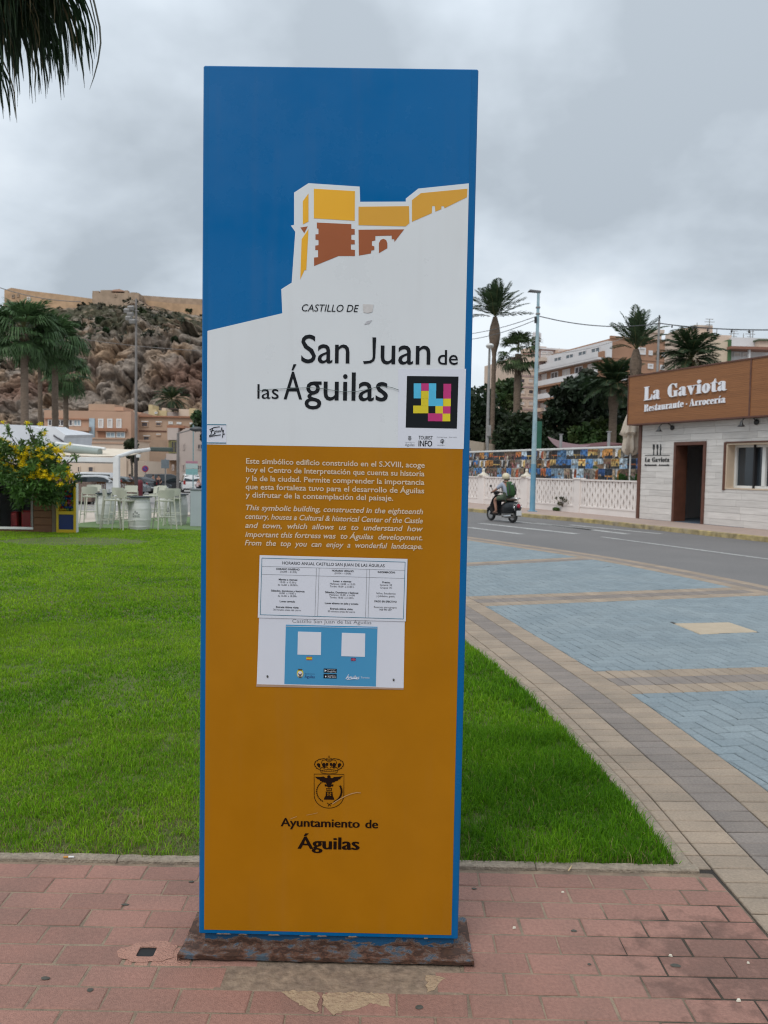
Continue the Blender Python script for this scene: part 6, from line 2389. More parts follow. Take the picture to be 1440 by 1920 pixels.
hd.add([(-0.42, -0.12, 0.02), (0.05, -0.07, -0.02), (0.05, 0.07, -0.02), (-0.42, 0.12, 0.02), (-0.36, -0.10, 0.08), (0.05, -0.06, 0.05), (0.05, 0.06, 0.05), (-0.36, 0.10, 0.08)],
  [(0, 3, 2, 1), (4, 5, 6, 7), (0, 1, 5, 4), (1, 2, 6, 5), (2, 3, 7, 6), (3, 0, 4, 7)])
hd.build('lamp_head', mat('lamp_head_grey', (0.12, 0.12, 0.125), 0.5), lamp, loc=(0.03, 0, zt_))
mb = MB()
zc2 = D(1003, 600, YL).z - 0.12
mb.cbox(-0.13, -0.05, -0.10, 0.0, zc2 - 0.12, zc2 + 0.10, 0.01)
mb.build('junction_box', M_blackmetal, lamp)
for zz in (D(1003, 590, YL).z, D(1003, 578, YL).z):
 mb = MB()
 mb.lathe([(0.075, 0), (0.085, 0.01), (0.085, 0.05), (0.075, 0.06)], 12, (0, 0, zz - 0.12))
 mb.build('wire_clamp', M_galv, lamp)
wire_pt = Vector((b0.x, b0.y, D(1003, 592, YL).z))
pp = D(1236, 602, 33.0)
pl2 = thing('festoon_pole', 'slim grey pole rising behind the restaurant sign to carry the cable', 'pole', (pp.x, pp.y, 0))
mb = MB()
mb.path([(0, 0, 0), (0, 0, pp.z)], [0.07, 0.045], 10)
mb.build('pole', M_galv, pl2, smooth=True)
mb = MB()
mb.path([(0, 0, pp.z - 0.1), (0, 0, pp.z + 0.25)], 0.03, 6)
mb.build('tip', M_blackmetal, pl2)
def wire(name, label, a, b, sag, r=0.012, m=None, bulbs=0, n=20):
 pts = []
 for k in range(n + 1):
  t = k / n
  p = a.lerp(b, t)
  p.z -= sag * 4 * t * (1 - t)
  pts.append(p - a)
 t_ = thing(name, label, 'cable', tuple(a))
 mb = MB()
 mb.path(pts, r, 4)
 mb.build('cable', m or M_blackmetal, t_)
 for k in range(bulbs):
  q = (pts[int((k + 1) * n / (bulbs + 1))])
  mb = MB()
  mb.ball((q.x, q.y, q.z - 0.07), (0.035, 0.035, 0.055), 8, 5)
  mb.build('bulb', M_blackmetal, t_, smooth=True)
 return t_
wire('festoon_cable', 'black cable hanging from the blue lamp post to the slim pole behind the restaurant', wire_pt, D(1236, 606, 33.0), 0.25, 0.018)
wire('festoon_cable', 'black cable with hanging bulbs running right from the slim pole above the restaurant', D(1236, 606, 33.0), D(1560, 615, 24.0), 0.15, 0.02, bulbs=7)
wire('overhead_wire', 'upper thin wire running left from the blue lamp post past the palm crown', wire_pt, D(800, 625, 46.0), 0.35, 0.014)
wire('overhead_wire', 'lower thin wire running left from the blue lamp post past the palm crown', wire_pt + Vector((0, 0, -0.12)), D(800, 632, 46.0), 0.45, 0.014)
wire('overhead_wire', 'faint grey wire crossing in front of the cream apartment block', D(1008, 665, 60.0), D(1175, 632, 60.0), 0.3, 0.018, M_galv)
gp = D(913, 850, 42.0)
gl = thing('street_lamp', 'slender grey lamp pole standing in front of the tallest palm trunk', 'street lamp', (gp.x, gp.y, 0))
zt_ = D(917, 652, 42.0).z
mb = MB()
mb.path([(0, 0, 0), (0, 0, zt_)], [0.11, 0.06], 12)
mb.build('pole', M_galv, gl, smooth=True)
mb = MB()
mb.ball((0, -0.1, zt_ + 0.08), (0.22, 0.30, 0.14), 12, 6)
mb.build('lamp_head', mat('lamp_glass_white', (0.62, 0.62, 0.60), 0.4), gl, smooth=True)
mb = MB()
mb.cbox(-0.05, 0.17, -0.18, 0.0, D(913, 808, 42).z - .3, D(913, 808, 42).z + .3, 0.02)
mb.build('control_box', M_galv, gl)
def PX(px, Y):
 return (D(px, 880, Y).x, Y, 0.0)
def topz(px, py, Y):
 return D(px, py, Y).z
def px_palm(label, px, Y, py_crown, L, nfr, fr, seed, r=0.22, bulge=0.0, tilt=(-35, 75), **k):
 h = topz(px, py_crown, Y)
 return palm('palm_tree', label, PX(px, Y), h, r, L, fr, nfr, seed=seed, bulge=bulge, tilt=tilt, **k)
px_palm('tallest feather palm with a shaggy bulge, just right of the totem', 921, 50, 594, 2.5, 46, FEATHER_STIFF, 21, r=0.17, bulge=0.24, tilt=(-5, 88),
  skirt=160)
px_palm('fan palm with a thick grey trunk between the tall feather palm and blue lamp post', 966, 49, 664, 1.75, 40, FAN, 22, r=0.27, tilt=(-60, 80),
  skirt=50)
px_palm('feather palm with an upright crown and shaggy bulge behind the restaurant sign\'s left end', 1185, 38, 655, 2.0, 36, FEATHER_STIFF, 23, r=0.17, bulge=0.16,
  tilt=(12, 85), skirt=120)
px_palm('wide drooping feather palm with brown dead fronds behind the restaurant sign', 1288, 37, 676, 1.95, 52, FEATHER_DARK, 24, r=0.22, tilt=(-30, 75),
  dry=FEATHER_DRY, ndry=3)
px_palm('dark dense feather palm above the mural beside the restaurant', 1146, 43, 728, 2.2, 56, FEATHER_DARK, 25, r=0.26, tilt=(-35, 80), bulge=0.1)
px_palm('short fan palm half hidden in the trees left of the blue lamp post', 978, 46, 812, 1.5, 24, FAN, 26, r=0.2, tilt=(-30, 80))
def px_tree(label, Y, ell, n, leaf, size, col, seed, cr=1.0, shape='ball', name='tree', nclump=26, cat='tree', group='dark trees behind the mural', var=0.35):
 """ell = (px centre, py top, py bottom, half width px)"""
 cx_, pt, pb, hw = ell
 zt_, zb_ = topz(cx_, pt, Y), topz(cx_, pb, Y)
 w = hw / FPX * Y
 c_ = (0, 0, (zt_ + zb_) / 2)
 cl = rand_clumps(nclump, c_, (w, w * 0.8, (zt_ - zb_) / 2), cr, seed, shape)
 return bushy_tree(name, label, PX(cx_, Y), max(0.6, zb_ + 0.3), 0.16, cl, leaf, size, col, group, seed=seed, cat=cat, var=var)
DK = (0.020, 0.034, 0.014)
px_tree('dark slim conifer seen right against the totem edge', 55, (884, 640, 850, 16), 1, 4200, 0.30, (0.030, 0.038, 0.020), 1, 0.8, 'cone', nclump=22)
px_tree('broad dark green tree between the totem and the grey lamp pole', 52, (905, 738, 860, 48), 1, 8000, 0.24, DK, 2, 1.05)
px_tree('light green bushy tree peeping left of the grey palm trunk', 60, (938, 708, 770, 24), 1, 2600, 0.26, (0.06, 0.09, 0.03), 3, 0.7, nclump=12)
px_tree('dark pointed cypress right of the blue lamp post', 46, (1034, 712, 870, 30), 1, 8500, 0.20, (0.016, 0.028, 0.012), 4, 0.75, 'cone', nclump=30)
px_tree('dark leafy tree behind the middle of the mural', 47, (1085, 715, 850, 50), 1, 8500, 0.24, (0.024, 0.036, 0.018), 5, 1.0)
px_tree('mid green tree behind the right end of the mural', 50, (1150, 750, 860, 45), 1, 7500, 0.25, (0.035, 0.055, 0.02), 6, 1.0)
px_tree('dark hedge tree low behind the blue lamp post', 44, (985, 790, 870, 42), 1, 6500, 0.22, (0.02, 0.032, 0.012), 7, 0.8)
px_tree('open dark tree with ragged top above the mural', 49, (1100, 695, 780, 40), 1, 3200, 0.24, (0.022, 0.032, 0.018), 8, 0.55, nclump=18)
px_tree('bright green shrub above the right half of the mural', 45, (1130, 790, 860, 60), 1, 5200, 0.20, (0.05, 0.085, 0.022), 9, 0.7, nclump=24)
px_tree('dark tree hidden behind the totem beside the tall palm', 58, (840, 720, 860, 60), 1, 5000, 0.3, DK, 10, 1.2)
px_tree('dark tree behind the restaurant roof', 48, (1215, 735, 860, 40), 1, 4000, 0.26, DK, 11, 1.0)
a = D(1011, 790, 34.0)
mb = MB()
mb.cbox(-0.12, 0.12, -0.03, 0.03, 0, a.z, 0.01)
mb.build('net_post', mat('green_net', (0.02, 0.11, 0.07), 0.8, (0.015, 0.08, 0.05), 4), None, loc=(a.x, a.y, 0),
   label='dark green netting post just right of the blue lamp post', category='post')
hA, hB = D(879, 838, 40), D(934, 838, 44)
hut = Facade((hA.x, hA.y), (hB.x - hA.x, hB.y - hA.y))
ht = hut.thing('garden_hut', 'small flat cream rendered hut behind the mural next to the totem', 'building')
wd = (Vector(hB.xy) - Vector(hA.xy)).length
mb = MB()
zA, zB_ = hut.P(884, 826)[1], hut.P(933, 834)[1]
mb.add([(0, 0, 0), (wd, 0, 0), (wd, 3, 0), (0, 3, 0), (0, 0, zA), (wd, 0, zB_), (wd, 3, zB_), (0, 3, zA)],
  [(0, 1, 5, 4), (1, 2, 6, 5), (2, 3, 7, 6), (3, 0, 4, 7), (4, 5, 6, 7)])
mb.build('wall', M_reveal, ht)
mb = MB()
mb.box(-0.1, 0.25, -0.02, 3.0, 0, zA - 0.4)
mb.build('side_wall', mat('grey_render', (0.25, 0.26, 0.29), 0.8), ht)
M_cream_r = mat('cream_render', (0.64, 0.50, 0.40), 0.85, (0.57, 0.44, 0.35), 0.4)
M_beige_r = mat('beige_render', (0.56, 0.46, 0.38), 0.85, (0.49, 0.40, 0.33), 0.4)
M_brick_r = mat('brown_brickwork', (0.36, 0.20, 0.125), 0.85, (0.31, 0.17, 0.105), 0.5, bump=0.2, bscale=3)
M_white_r = mat('white_render', (0.66, 0.64, 0.64), 0.8, (0.60, 0.58, 0.58), 0.4)
M_pink_r = mat('pinkish_render', (0.42, 0.30, 0.27), 0.85, (0.36, 0.26, 0.235), 0.4)
M_shutter = mat('white_shutter', (0.62, 0.56, 0.52), 0.6, (0.56, 0.50, 0.46), 0.5, stretch=(1, 1, 20))
M_shadeglass = glass_mat('dusky_glass', (0.05, 0.045, 0.05), 0.2)
z8r = lambda x, y: (960 + x / 4.8, 600 + y / 4.8)
def body(fac, par, u0, u1, z0, z1, dep, m, name='wall', y0=0.0):
 mb = MB()
 mb.box(u0, u1, y0, dep, z0, z1)
 return mb.build(name, m, par)
YB = 150
cB = D(*z8r(890, 165), YB)
FB = Facade((cB.x, cB.y), (10.9, 3.6))
bb = FB.thing('apartment_block', 'brown brick apartment block with cream windows behind the feather palms', 'building')
uB = FB.P(*z8r(1440, 205))[0] + 6
ztb = cB.z
body(FB, bb, 0, uB, 0, ztb, 22, M_brick_r)
uL = FB.P(*z8r(820, 300))[0]
body(FB, bb, uL, -0.005, 0, FB.P(*z8r(850, 280))[1], 22, M_brick_r, 'lower_wall')
mb = MB()
mb.box(-0.1, uB, -0.15, 0.3, ztb, ztb + 0.5)
mb.build('parapet', M_brick_r, bb)
for y_ in (345, 462):
 z_ = FB.P(*z8r(1000, y_))[1]
 mb = MB()
 mb.box(uL, uB, -0.12, -0.003, z_ - 0.12, z_ + 0.12)
 mb.build('string_course', M_brick_r, bb)
for (x0, y0, x1, y1, pm) in ((1133, 248, 1200, 312, M_shutter), (1228, 276, 1262, 318, M_shadeglass), (978, 382, 1030, 432, M_shutter),
        (1110, 390, 1155, 435, M_shadeglass), (1220, 394, 1268, 440, M_shutter), (1330, 405, 1375, 450, M_shutter),
        (980, 500, 1030, 545, M_shutter), (1345, 290, 1385, 330, M_shadeglass)):
 window(bb, FB.rect(*z8r(x0, y0), *z8r(x1, y1)), M_white_r, pm, bar=0.28, th=0.15, proud=0.02, mull=2 if pm is M_shadeglass else 1)
FBL = Facade((cB.x + FB.u.x * uL, cB.y + FB.u.y * uL), (3.1, -9.0))
bl = FBL.thing('apartment_wing', 'stepped white balcony side of the brown apartment block', 'building')
for (x0, x1, yt, ytl, yb, m_, dep) in ((640, 890, 165, 232, 280, M_white_r, 3), (620, 820, 262, 300, 350, M_white_r, 0.5)):
 pass
lv = [(-30, 0.0, FBL.P(*z8r(800, 345))[1])]
body(FBL, bl, -26, 0, 0, FBL.P(*z8r(810, 340))[1], 12, M_brick_r)
body(FBL, bl, -22, 0.6, FBL.P(*z8r(810, 340))[1], FBL.P(*z8r(830, 170))[1] - 0.4, max(1.0, -uL * 0.97), M_white_r, 'upper_wall', y0=0.4)
for k, y_ in enumerate((345, 505, 640)):
 z_ = FBL.P(*z8r(815, y_))[1]
 mb = MB()
 mb.box(-25, 0.1, -1.3, -0.003, z_ - 0.25, z_ + 0.15)
 mb.build('balcony_slab', M_brick_r if k else M_white_r, bl)
 mb = MB()
 mb.box(-25, 0.1, -1.35, -1.2, z_ + 0.15, z_ + 1.25)
 mb.build('balcony_parapet', M_white_r if k else M_white_r, bl)
 for q in range(5):
  u_ = -3.5 - q * 4.6
  window(bl, (u_ - 1.4, u_ + 1.4, z_ - 2.8, z_ - 0.6), M_white_r, M_shadeglass if q % 2 else M_shutter, bar=0.2, th=0.1, mull=2)
z_ = FBL.P(*z8r(830, 170))[1]
for q in range(4):
 u_ = -3.0 - q * 4.6
 window(bl, (u_ - 1.5, u_ + 1.5, FBL.P(*z8r(810, 340))[1] + 0.4, FBL.P(*z8r(810, 340))[1] + 2.4), M_white_r, M_glass2, bar=0.2, th=0.1, proud=-0.35, mull=2)
YA = 172
cA = D(*z8r(375, 285), YA)
FA = Facade((cA.x, cA.y), (1.0, 0.30))
ab = FA.thing('apartment_block', 'cream apartment block with stacked glazed corner balconies and aerials on its roof', 'building')
uA0, uA1 = FA.P(*z8r(242, 450))[0], FA.P(*z8r(492, 450))[0]
zA = FA.P(*z8r(375, 270))[1]
body(FA, ab, uA0, uA1, 0, zA, 18, M_pink_r)
uA2 = FA.P(*z8r(645, 400))[0]
body(FA, ab, uA1 + 0.01, uA2 + 3, 0, FA.P(*z8r(560, 285))[1], 18, M_cream_r, 'rear_wall', y0=1.5)
uw0 = FA.P(*z8r(50, 600))[0]
body(FA, ab, uw0, uA0 - 0.01, 0, FA.P(*z8r(150, 330))[1], 18, M_cream_r, 'wing_wall', y0=0.5)
body(FA, ab, FA.P(*z8r(225, 250))[0], FA.P(*z8r(350, 250))[0], zA, FA.P(*z8r(300, 225))[1], 8, M_cream_r, 'roof_house', y0=2)
mb = MB()
mb.box(uA0 - .2, uA2 + 3, -0.3, 0.5, zA, zA + 0.35)
mb.build('cornice', M_white_r, ab)
for y_ in (500, 600, 700, 802, 905):
 z_ = FA.P(*z8r(130, y_))[1]
 mb = MB()
 mb.box(uw0, uA0 - 0.02, 0.35, 0.495, z_ - 0.18, z_ + 0.18)
 mb.build('string_course', M_pink_r, ab)
for y_ in (430, 545, 645, 748, 850):
 for x_ in (100, 180, 225):
  window(ab, FA.rect(*z8r(x_ - 28, y_ - 24), *z8r(x_ + 28, y_ + 24)), M_cream_r, M_shutter if (x_ + y_) % 3 else M_shadeglass, bar=0.22, th=0.1,
    proud=-0.45)
for k, (yt, yb) in enumerate(((288, 350), (398, 460), (500, 575), (612, 690), (725, 800))):
 zt_, zb_ = FA.P(*z8r(420, yt))[1], FA.P(*z8r(420, yb))[1]
 mid_ = FA.P(*z8r(378, 400))[0]
 mb = MB()
 mb.box(uA0 - 0.3, uA1 + 0.1, -1.6, -0.003, zb_ - 0.9, zb_ - 0.1)
 mb.build('balcony_parapet', M_cream_r if k else M_beige_r, ab)
 mb = MB()
 mb.box(mid_ + 0.1, uA1, -1.3, -0.01, zb_ - 0.1, zt_ + 0.3)
 mb.build('glazed_bay', M_cream_r, ab)
 window(ab, (mid_ + 0.3, uA1 - 0.3, zb_ + 0.1, zt_ + 0.1), M_white_r, (M_shutter, M_shutter, M_shadeglass, M_shutter, M_shutter)[k], bar=0.18, th=0.1, proud=1.3,
   mull=3 if k == 2 else 1)
 window(ab, (uA0 + 0.4, mid_ - 0.4, zb_ - 0.1, zt_), M_white_r if k == 0 else M_pink_r, (M_shutter, M_shadeglass, M_shadeglass, M_shutter, M_shutter)[k], bar=0.2,
   th=0.1, mull=2)
for x_ in (508, 570):
 window(ab, FA.rect(*z8r(x_ - 22, 318), *z8r(x_ + 22, 362)), M_white_r, M_shadeglass, bar=0.2, th=0.1, proud=-1.45)
rr = random.Random(3)
for x_, yt in ((250, 85), (262, 110), (275, 75), (290, 95), (300, 88), (485, 235), (545, 262)):
 a, b_ = FA.P(*z8r(x_, 285)), FA.P(*z8r(x_, yt))
 mb = MB()
 mb.path([(a[0], 3, a[1] - 1), (a[0], 3, b_[1])], 0.14 if yt < 120 else 0.09, 6)
 if yt < 120:
  mb.cbox(a[0] - 0.35, a[0] + 0.35, 2.7, 3.0, b_[1] - 2.2, b_[1] - 0.2, 0.05)
 mb.build('aerial', M_white_r, ab)
z9 = lambda x, y: (1220 + x / 6.545, 590 + y / 6.545)
YC = 95
FC = Facade((D(*z9(300, 300), YC).x, YC), (1, 0.06))
cb_ = FC.thing('white_building', 'cream and white building with a green drainpipe strip behind the restaurant sign', 'building')
def fc(x0, y0, x1, y1, dy, dep, m, name='wall'):
 r = FC.rect(*z9(x0, y0), *z9(x1, y1), dy)
 mb = MB()
 mb.box(r[0], r[1], dy, dy + dep, r[2], r[3])
 mb.build(name, m, cb_)
fc(370, 165, 560, 700, 6, 5, M_cream_r, 'tower_wall')
fc(560, 135, 752, 700, 5.5, 6, M_cream_r, 'tower_wall')
fc(540, 128, 760, 150, 5.3, 6.4, M_beige_r, 'tower_cornice')
fc(752, 250, 985, 700, 3, 8, M_cream_r, 'rear_wall')
fc(620, 325, 952, 720, 0, 6, M_reveal, 'gable_wall')
fc(948, 305, 986, 720, -0.15, 6, mat('green_strip', (0.06, 0.13, 0.05), 0.7, (0.05, 0.11, 0.04), 2), 'green_strip')
fc(986, 285, 1560, 395, 2.5, 6, M_white_r, 'parapet')
fc(986, 392, 1560, 424, -1.0, 5, mat('terracotta_edge', (0.26, 0.12, 0.08), 0.8), 'eave')
fc(986, 424, 1560, 720, 1.0, 6, M_white_r, 'wall')
fc(1200, 420, 1222, 720, -0.6, 0.3, M_white_r, 'column')
fc(1330, 318, 1560, 400, 1.5, 6, M_cream_r, 'roof_room')
fc(1325, 300, 1560, 318, 1.2, 6.6, mat('olive_roof', (0.10, 0.12, 0.07), 0.8), 'roof_slab')
for (x0, y0, x1, y1) in ((1010, 460, 1100, 520), (1120, 465, 1180, 520)):
 window(cb_, FC.rect(*z9(x0, y0), *z9(x1, y1), 1.0), M_white_r, M_shutter, bar=0.12, th=0.08, proud=-0.95)
for (x_, yb, yt) in ((720, 130, 55), (810, 250, 180), (1020, 290, 200), (1135, 360, 230), (1220, 300, 205), (1250, 310, 180), (985, 290, 205), (570, 130, 100)):
 a, b_ = FC.P(*z9(x_, yb), 5), FC.P(*z9(x_, yt), 5)
 mb = MB()
 mb.path([(a[0], 5, a[1] - 1.5), (a[0], 5, b_[1])], 0.05, 5)
 if x_ in (720, 1220, 1020):
  for dz_, wd_ in ((0.0, 0.5), (-0.35, 0.65), (-0.7, 0.4)):
   mb.box(a[0] - wd_, a[0] + wd_, 4.97, 5.03, b_[1] + dz_ - 0.03, b_[1] + dz_ + 0.03)
 mb.build('aerial', M_galv, cb_)
YD = 190
FD = Facade((D(*z8r(1250, 120), YD).x, YD), (1, 0.1))
db = FD.thing('cream_roof_house', 'cream rooftop tower peeping above the brown apartment block', 'building')
r = FD.rect(*z8r(1235, 118), *z8r(1345, 260))
body(FD, db, r[0], r[1], 0, r[3], 8, M_cream_r)
body(FD, db, r[0] - 0.5, r[1] + .5, r[3], r[3] + 0.8, 8.5, M_beige_r, 'cornice', y0=-.4)
M_skin = mat('skin', (0.36, 0.19, 0.13), 0.6, (0.31, 0.16, 0.11), 8)
M_black = mat('black_rubber', (0.02, 0.02, 0.02), 0.8, (0.028, 0.028, 0.028), 9)
M_glossblack = mat('gloss_black_paint', (0.012, 0.014, 0.016), 0.25, (0.010, 0.012, 0.014), 3, spec=0.4)
M_chrome = mat('chrome', (0.62, 0.62, 0.62), 0.2, (0.5, 0.5, 0.5), 3, metal=1.0)
def skin_mesh(name, joints, edges, mats, parent=None, sub=1, loc=None, rotz=None, **props):
 """continuous body grown over a joint skeleton; joints = {key: (pos, (rx, ry))}"""
 keys = list(joints)
 me = bpy.data.meshes.new(name)
 me.from_pydata([joints[k][0] for k in keys], [(keys.index(a), keys.index(b)) for a, b in edges], [])
 ob = bpy.data.objects.new(name, me)
 COL.objects.link(ob)
 md = ob.modifiers.new('skin', 'SKIN')
 md.use_smooth_shade = True
 for i, k in enumerate(keys):
  r_ = joints[k][1]
  me.skin_vertices[0].data[i].radius = (r_, r_) if isinstance(r_, (int, float)) else r_
  me.skin_vertices[0].data[i].use_root = (i == 0)
 sm = ob.modifiers.new('smooth', 'SUBSURF')
 sm.levels = sub
 dg = bpy.context.evaluated_depsgraph_get()
 out = bpy.data.meshes.new_from_object(ob.evaluated_get(dg))
 bpy.data.objects.remove(ob)
 out.name = name
 out.materials.clear()
 out.materials.append(mats)
 return link(name, out, parent, loc, rotz, **props)
def joints_standing(h, stride=0.0, arms=(0.12, 0.12), lean=0.0, w=1.0):
 """simple standing / walking skeleton facing +X"""
 k = h / 1.75
 J = {'pelvis': ((0, 0, 0.95 * k), (0.13 * k * w, 0.16 * k * w)),
   'belly': ((0.01, 0, 1.12 * k), (0.12 * k * w, 0.15 * k * w)),
   'chest': ((0.0 + lean, 0, 1.32 * k), (0.12 * k * w, 0.17 * k * w)),
   'neck': ((0.01 + lean, 0, 1.47 * k), 0.06 * k),
   'head0': ((0.03 + lean, 0, 1.58 * k), 0.085 * k),
   'head1': ((0.03 + lean, 0, 1.68 * k), 0.085 * k)}
 E_ = [('pelvis', 'belly'), ('belly', 'chest'), ('chest', 'neck'), ('neck', 'head0'), ('head0', 'head1')]
 for s, n_ in ((1, 'l'), (-1, 'r')):
  st = stride * s
  J.update({'hip' + n_: ((0, 0.09 * s * k, 0.90 * k), 0.09 * k * w), 'knee' + n_: ((st * 0.5 + 0.02, 0.10 * s * k, 0.50 * k), 0.06 * k),
     'ankle' + n_: ((st - 0.03, 0.10 * s * k, 0.09 * k), 0.042 * k), 'toe' + n_: ((st + 0.14 * k, 0.11 * s * k, 0.04 * k), 0.04 * k),
     'sh' + n_: ((0 + lean, 0.19 * s * k, 1.40 * k), 0.06 * k), 'el' + n_: ((-0.03 - st * 0.3, 0.25 * s * k, 1.12 * k), 0.043 * k),
     'wr' + n_: ((arms[0 if s > 0 else 1] + 0.02, 0.24 * s * k, 0.90 * k + arms[0 if s > 0 else 1] * 0.6), 0.033 * k),
     'ha' + n_: ((arms[0 if s > 0 else 1] + 0.06, 0.22 * s * k, 0.82 * k + arms[0 if s > 0 else 1] * 0.8), 0.035 * k)})
  E_ += [('pelvis', 'hip' + n_), ('hip' + n_, 'knee' + n_), ('knee' + n_, 'ankle' + n_), ('ankle' + n_, 'toe' + n_), ('chest', 'sh' + n_),
    ('sh' + n_, 'el' + n_), ('el' + n_, 'wr' + n_), ('wr' + n_, 'ha' + n_)]
 return J, E_
def cloth(name, J, E_, keys, grow, m, parent):
 JJ = {}
 for k in keys:
  p, r_ = J[k]
  r_ = (r_, r_) if isinstance(r_, (int, float)) else r_
  JJ[k] = (p, (r_[0] + grow, r_[1] + grow))
 EE = [e for e in E_ if e[0] in keys and e[1] in keys]
 return skin_mesh(name, JJ, EE, m, parent)
def lerpJ(J, a, b, t, key, grow=0.0):
 pa, pb = Vector(J[a][0]), Vector(J[b][0])
 ra, rb = J[a][1], J[b][1]
 ra = ra[0] if isinstance(ra, tuple) else ra
 rb = rb[0] if isinstance(rb, tuple) else rb
 J[key] = (tuple(pa.lerp(pb, t)), ra + (rb - ra) * t + grow)
def pedestrian(label, loc, rotz, h, top, legs, hair=(0.03, 0.02, 0.015), stride=0.1, arms=(0.1, 0.1), shorts=True, w=1.0, hat=None):
 t = thing('person', label, 'person', loc, rotz)
 J, E_ = joints_standing(h, stride, arms, w=w)
 skin_mesh('body', J, E_, M_skin, t)
 for s in 'lr':
  lerpJ(J, 'sh' + s, 'el' + s, 0.75, 'se' + s)
  lerpJ(J, 'hip' + s, 'knee' + s, 0.85, 'tk' + s)
 EE = [('belly', 'pelvis'), ('belly', 'chest'), ('chest', 'shl'), ('chest', 'shr'), ('shl', 'sel'), ('shr', 'ser')]
 cloth('shirt', J, EE, ['belly', 'pelvis', 'chest', 'shl', 'shr', 'sel', 'ser'], 0.014, top, t)
 EE = [('pelvis', 'hipl'), ('pelvis', 'hipr'), ('hipl', 'tkl'), ('hipr', 'tkr')]
 ks = ['pelvis', 'hipl', 'hipr', 'tkl', 'tkr']
 if not shorts:
  EE += [('tkl', 'anklel'), ('tkr', 'ankler')]
  ks += ['anklel', 'ankler']
 cloth('shorts' if shorts else 'trousers', J, EE, ks, 0.02, legs, t)
 k = h / 1.75
 mb = MB()
 hc = J['head1'][0]
 if hat:
  mb.ball((hc[0], 0, hc[2] + 0.03 * k), (0.115 * k, 0.105 * k, 0.085 * k), 12, 8)
  mb.build('cap', hat, t, smooth=True)
 else:
  mb.ball((hc[0] - 0.02, 0, hc[2] + 0.01 * k), (0.10 * k, 0.098 * k, 0.10 * k), 12, 8)
  mb.build('hair', mat('hair', hair, 0.7), t, smooth=True)
 mb = MB()
 fx_ = hc[0] + 0.082 * k
 mb.ball((fx_ + 0.012, 0, hc[2] - 0.055 * k), (0.018, 0.012, 0.018), 6, 4)
 mb.build('nose', M_skin, t)
 mb = MB()
 for s in (1, -1):
  a = J['ankle' + ('l' if s > 0 else 'r')][0]
  b_ = J['toe' + ('l' if s > 0 else 'r')][0]
  mb = MB()
  mb.ball(((a[0] + b_[0]) / 2, a[1], 0.045), (0.15, 0.055, 0.05), 10, 6)
  mb.build('shoe', M_black, t, smooth=True)
 return t
rw_, fw_ = G(957.5, 979.8), G(924, 976.2)
hd_ = (Vector(fw_.xy) - Vector(rw_.xy))
ang_s = math.atan2(hd_.y, hd_.x)
print('scooter', rw_, fw_, hd_.length)
mid_s = (rw_ + fw_) / 2
KS = 0.90
sc = thing('scooter', 'black motor scooter with red tail lamp riding away along the road', 'scooter', (mid_s.x, mid_s.y, -0.004), ang_s)
sc.scale = (KS, KS, KS)
WB = 0.62
for x_, nm in ((-WB, 'rear'), (WB, 'front')):
 mb = MB()
 ty = MB()
 vs, fs = [], []
 n, m_ = 24, 8
 for i in range(n):
  a = 2 * math.pi * i / n
  for j in range(m_):
   b_ = 2 * math.pi * j / m_
   r_ = 0.185 + 0.052 * math.cos(b_)
   vs.append((x_ + r_ * math.cos(a), 0.055 * math.sin(b_), 0.237 + r_ * math.sin(a)))
 for i in range(n):
  for j in range(m_):
   fs.append((i * m_ + j, i * m_ + (j + 1) % m_, ((i + 1) % n) * m_ + (j + 1) % m_, ((i + 1) % n) * m_ + j))
 mb.add(vs, fs)
 wh = mb.build('wheel', M_black, sc, smooth=60)
 mb = MB()
 mb.lathe([(0.03, -0.035), (0.145, -0.03), (0.15, 0.0), (0.145, 0.03), (0.03, 0.035)], 20)
 mb.xf(Matrix.Translation((x_, 0, 0.237)) @ Matrix.Rotation(R(90), 4, 'X'))
 mb.build('rim', M_chrome, wh, smooth=True)
def loft(sections, n=16):
 """sections = [(x, zc, half width, half height)]"""
 mb = MB()
 vs, fs = [], []
 for x_, zc_, w, h in sections:
  for k in range(n):
   a = 2 * math.pi * k / n
   ca, sa = math.cos(a), math.sin(a)
   vs.append((x_, w * math.copysign(abs(ca) ** 0.75, ca), zc_ + h * math.copysign(abs(sa) ** 0.75, sa)))
 for i in range(len(sections) - 1):
  for k in range(n):
   k2 = (k + 1) % n
   fs.append((i * n + k, i * n + k2, (i + 1) * n + k2, (i + 1) * n + k))
 fs.append(tuple(range(n))[::-1])
 fs.append(tuple(range((len(sections) - 1) * n, len(sections) * n)))
 mb.add(vs, fs)
 return mb
loft([(-0.92, 0.52, 0.06, 0.08), (-0.88, 0.54, 0.13, 0.16), (-0.70, 0.55, 0.21, 0.20), (-0.45, 0.52, 0.22, 0.22), (-0.2, 0.48, 0.17, 0.22), (-0.02, 0.42, 0.12, 0.18), (0.02, 0.36, 0.10, 0.10)]).build(
 'rear_body', M_glossblack, sc, smooth=50)
mb = MB()
mb.cbox(-0.05, 0.40, -0.16, 0.16, 0.22, 0.27, 0.01)
mb.build('footboard', M_black, sc)
mb = MB()
pts = []
vs, fs = [], []
secs = [(0.40, 0.24, 0.20), (0.45, 0.40, 0.24), (0.42, 0.60, 0.25), (0.36, 0.80, 0.21), (0.30, 0.95, 0.12)]
for x_, z_, w in secs:
 for k in range(7):
  t = k / 6 * 2 - 1
  vs.append((x_ - 0.07 * t * t, w * t, z_))
 for k in range(7):
  t = k / 6 * 2 - 1
  vs.append((x_ - 0.07 * t * t + 0.02, w * t, z_))
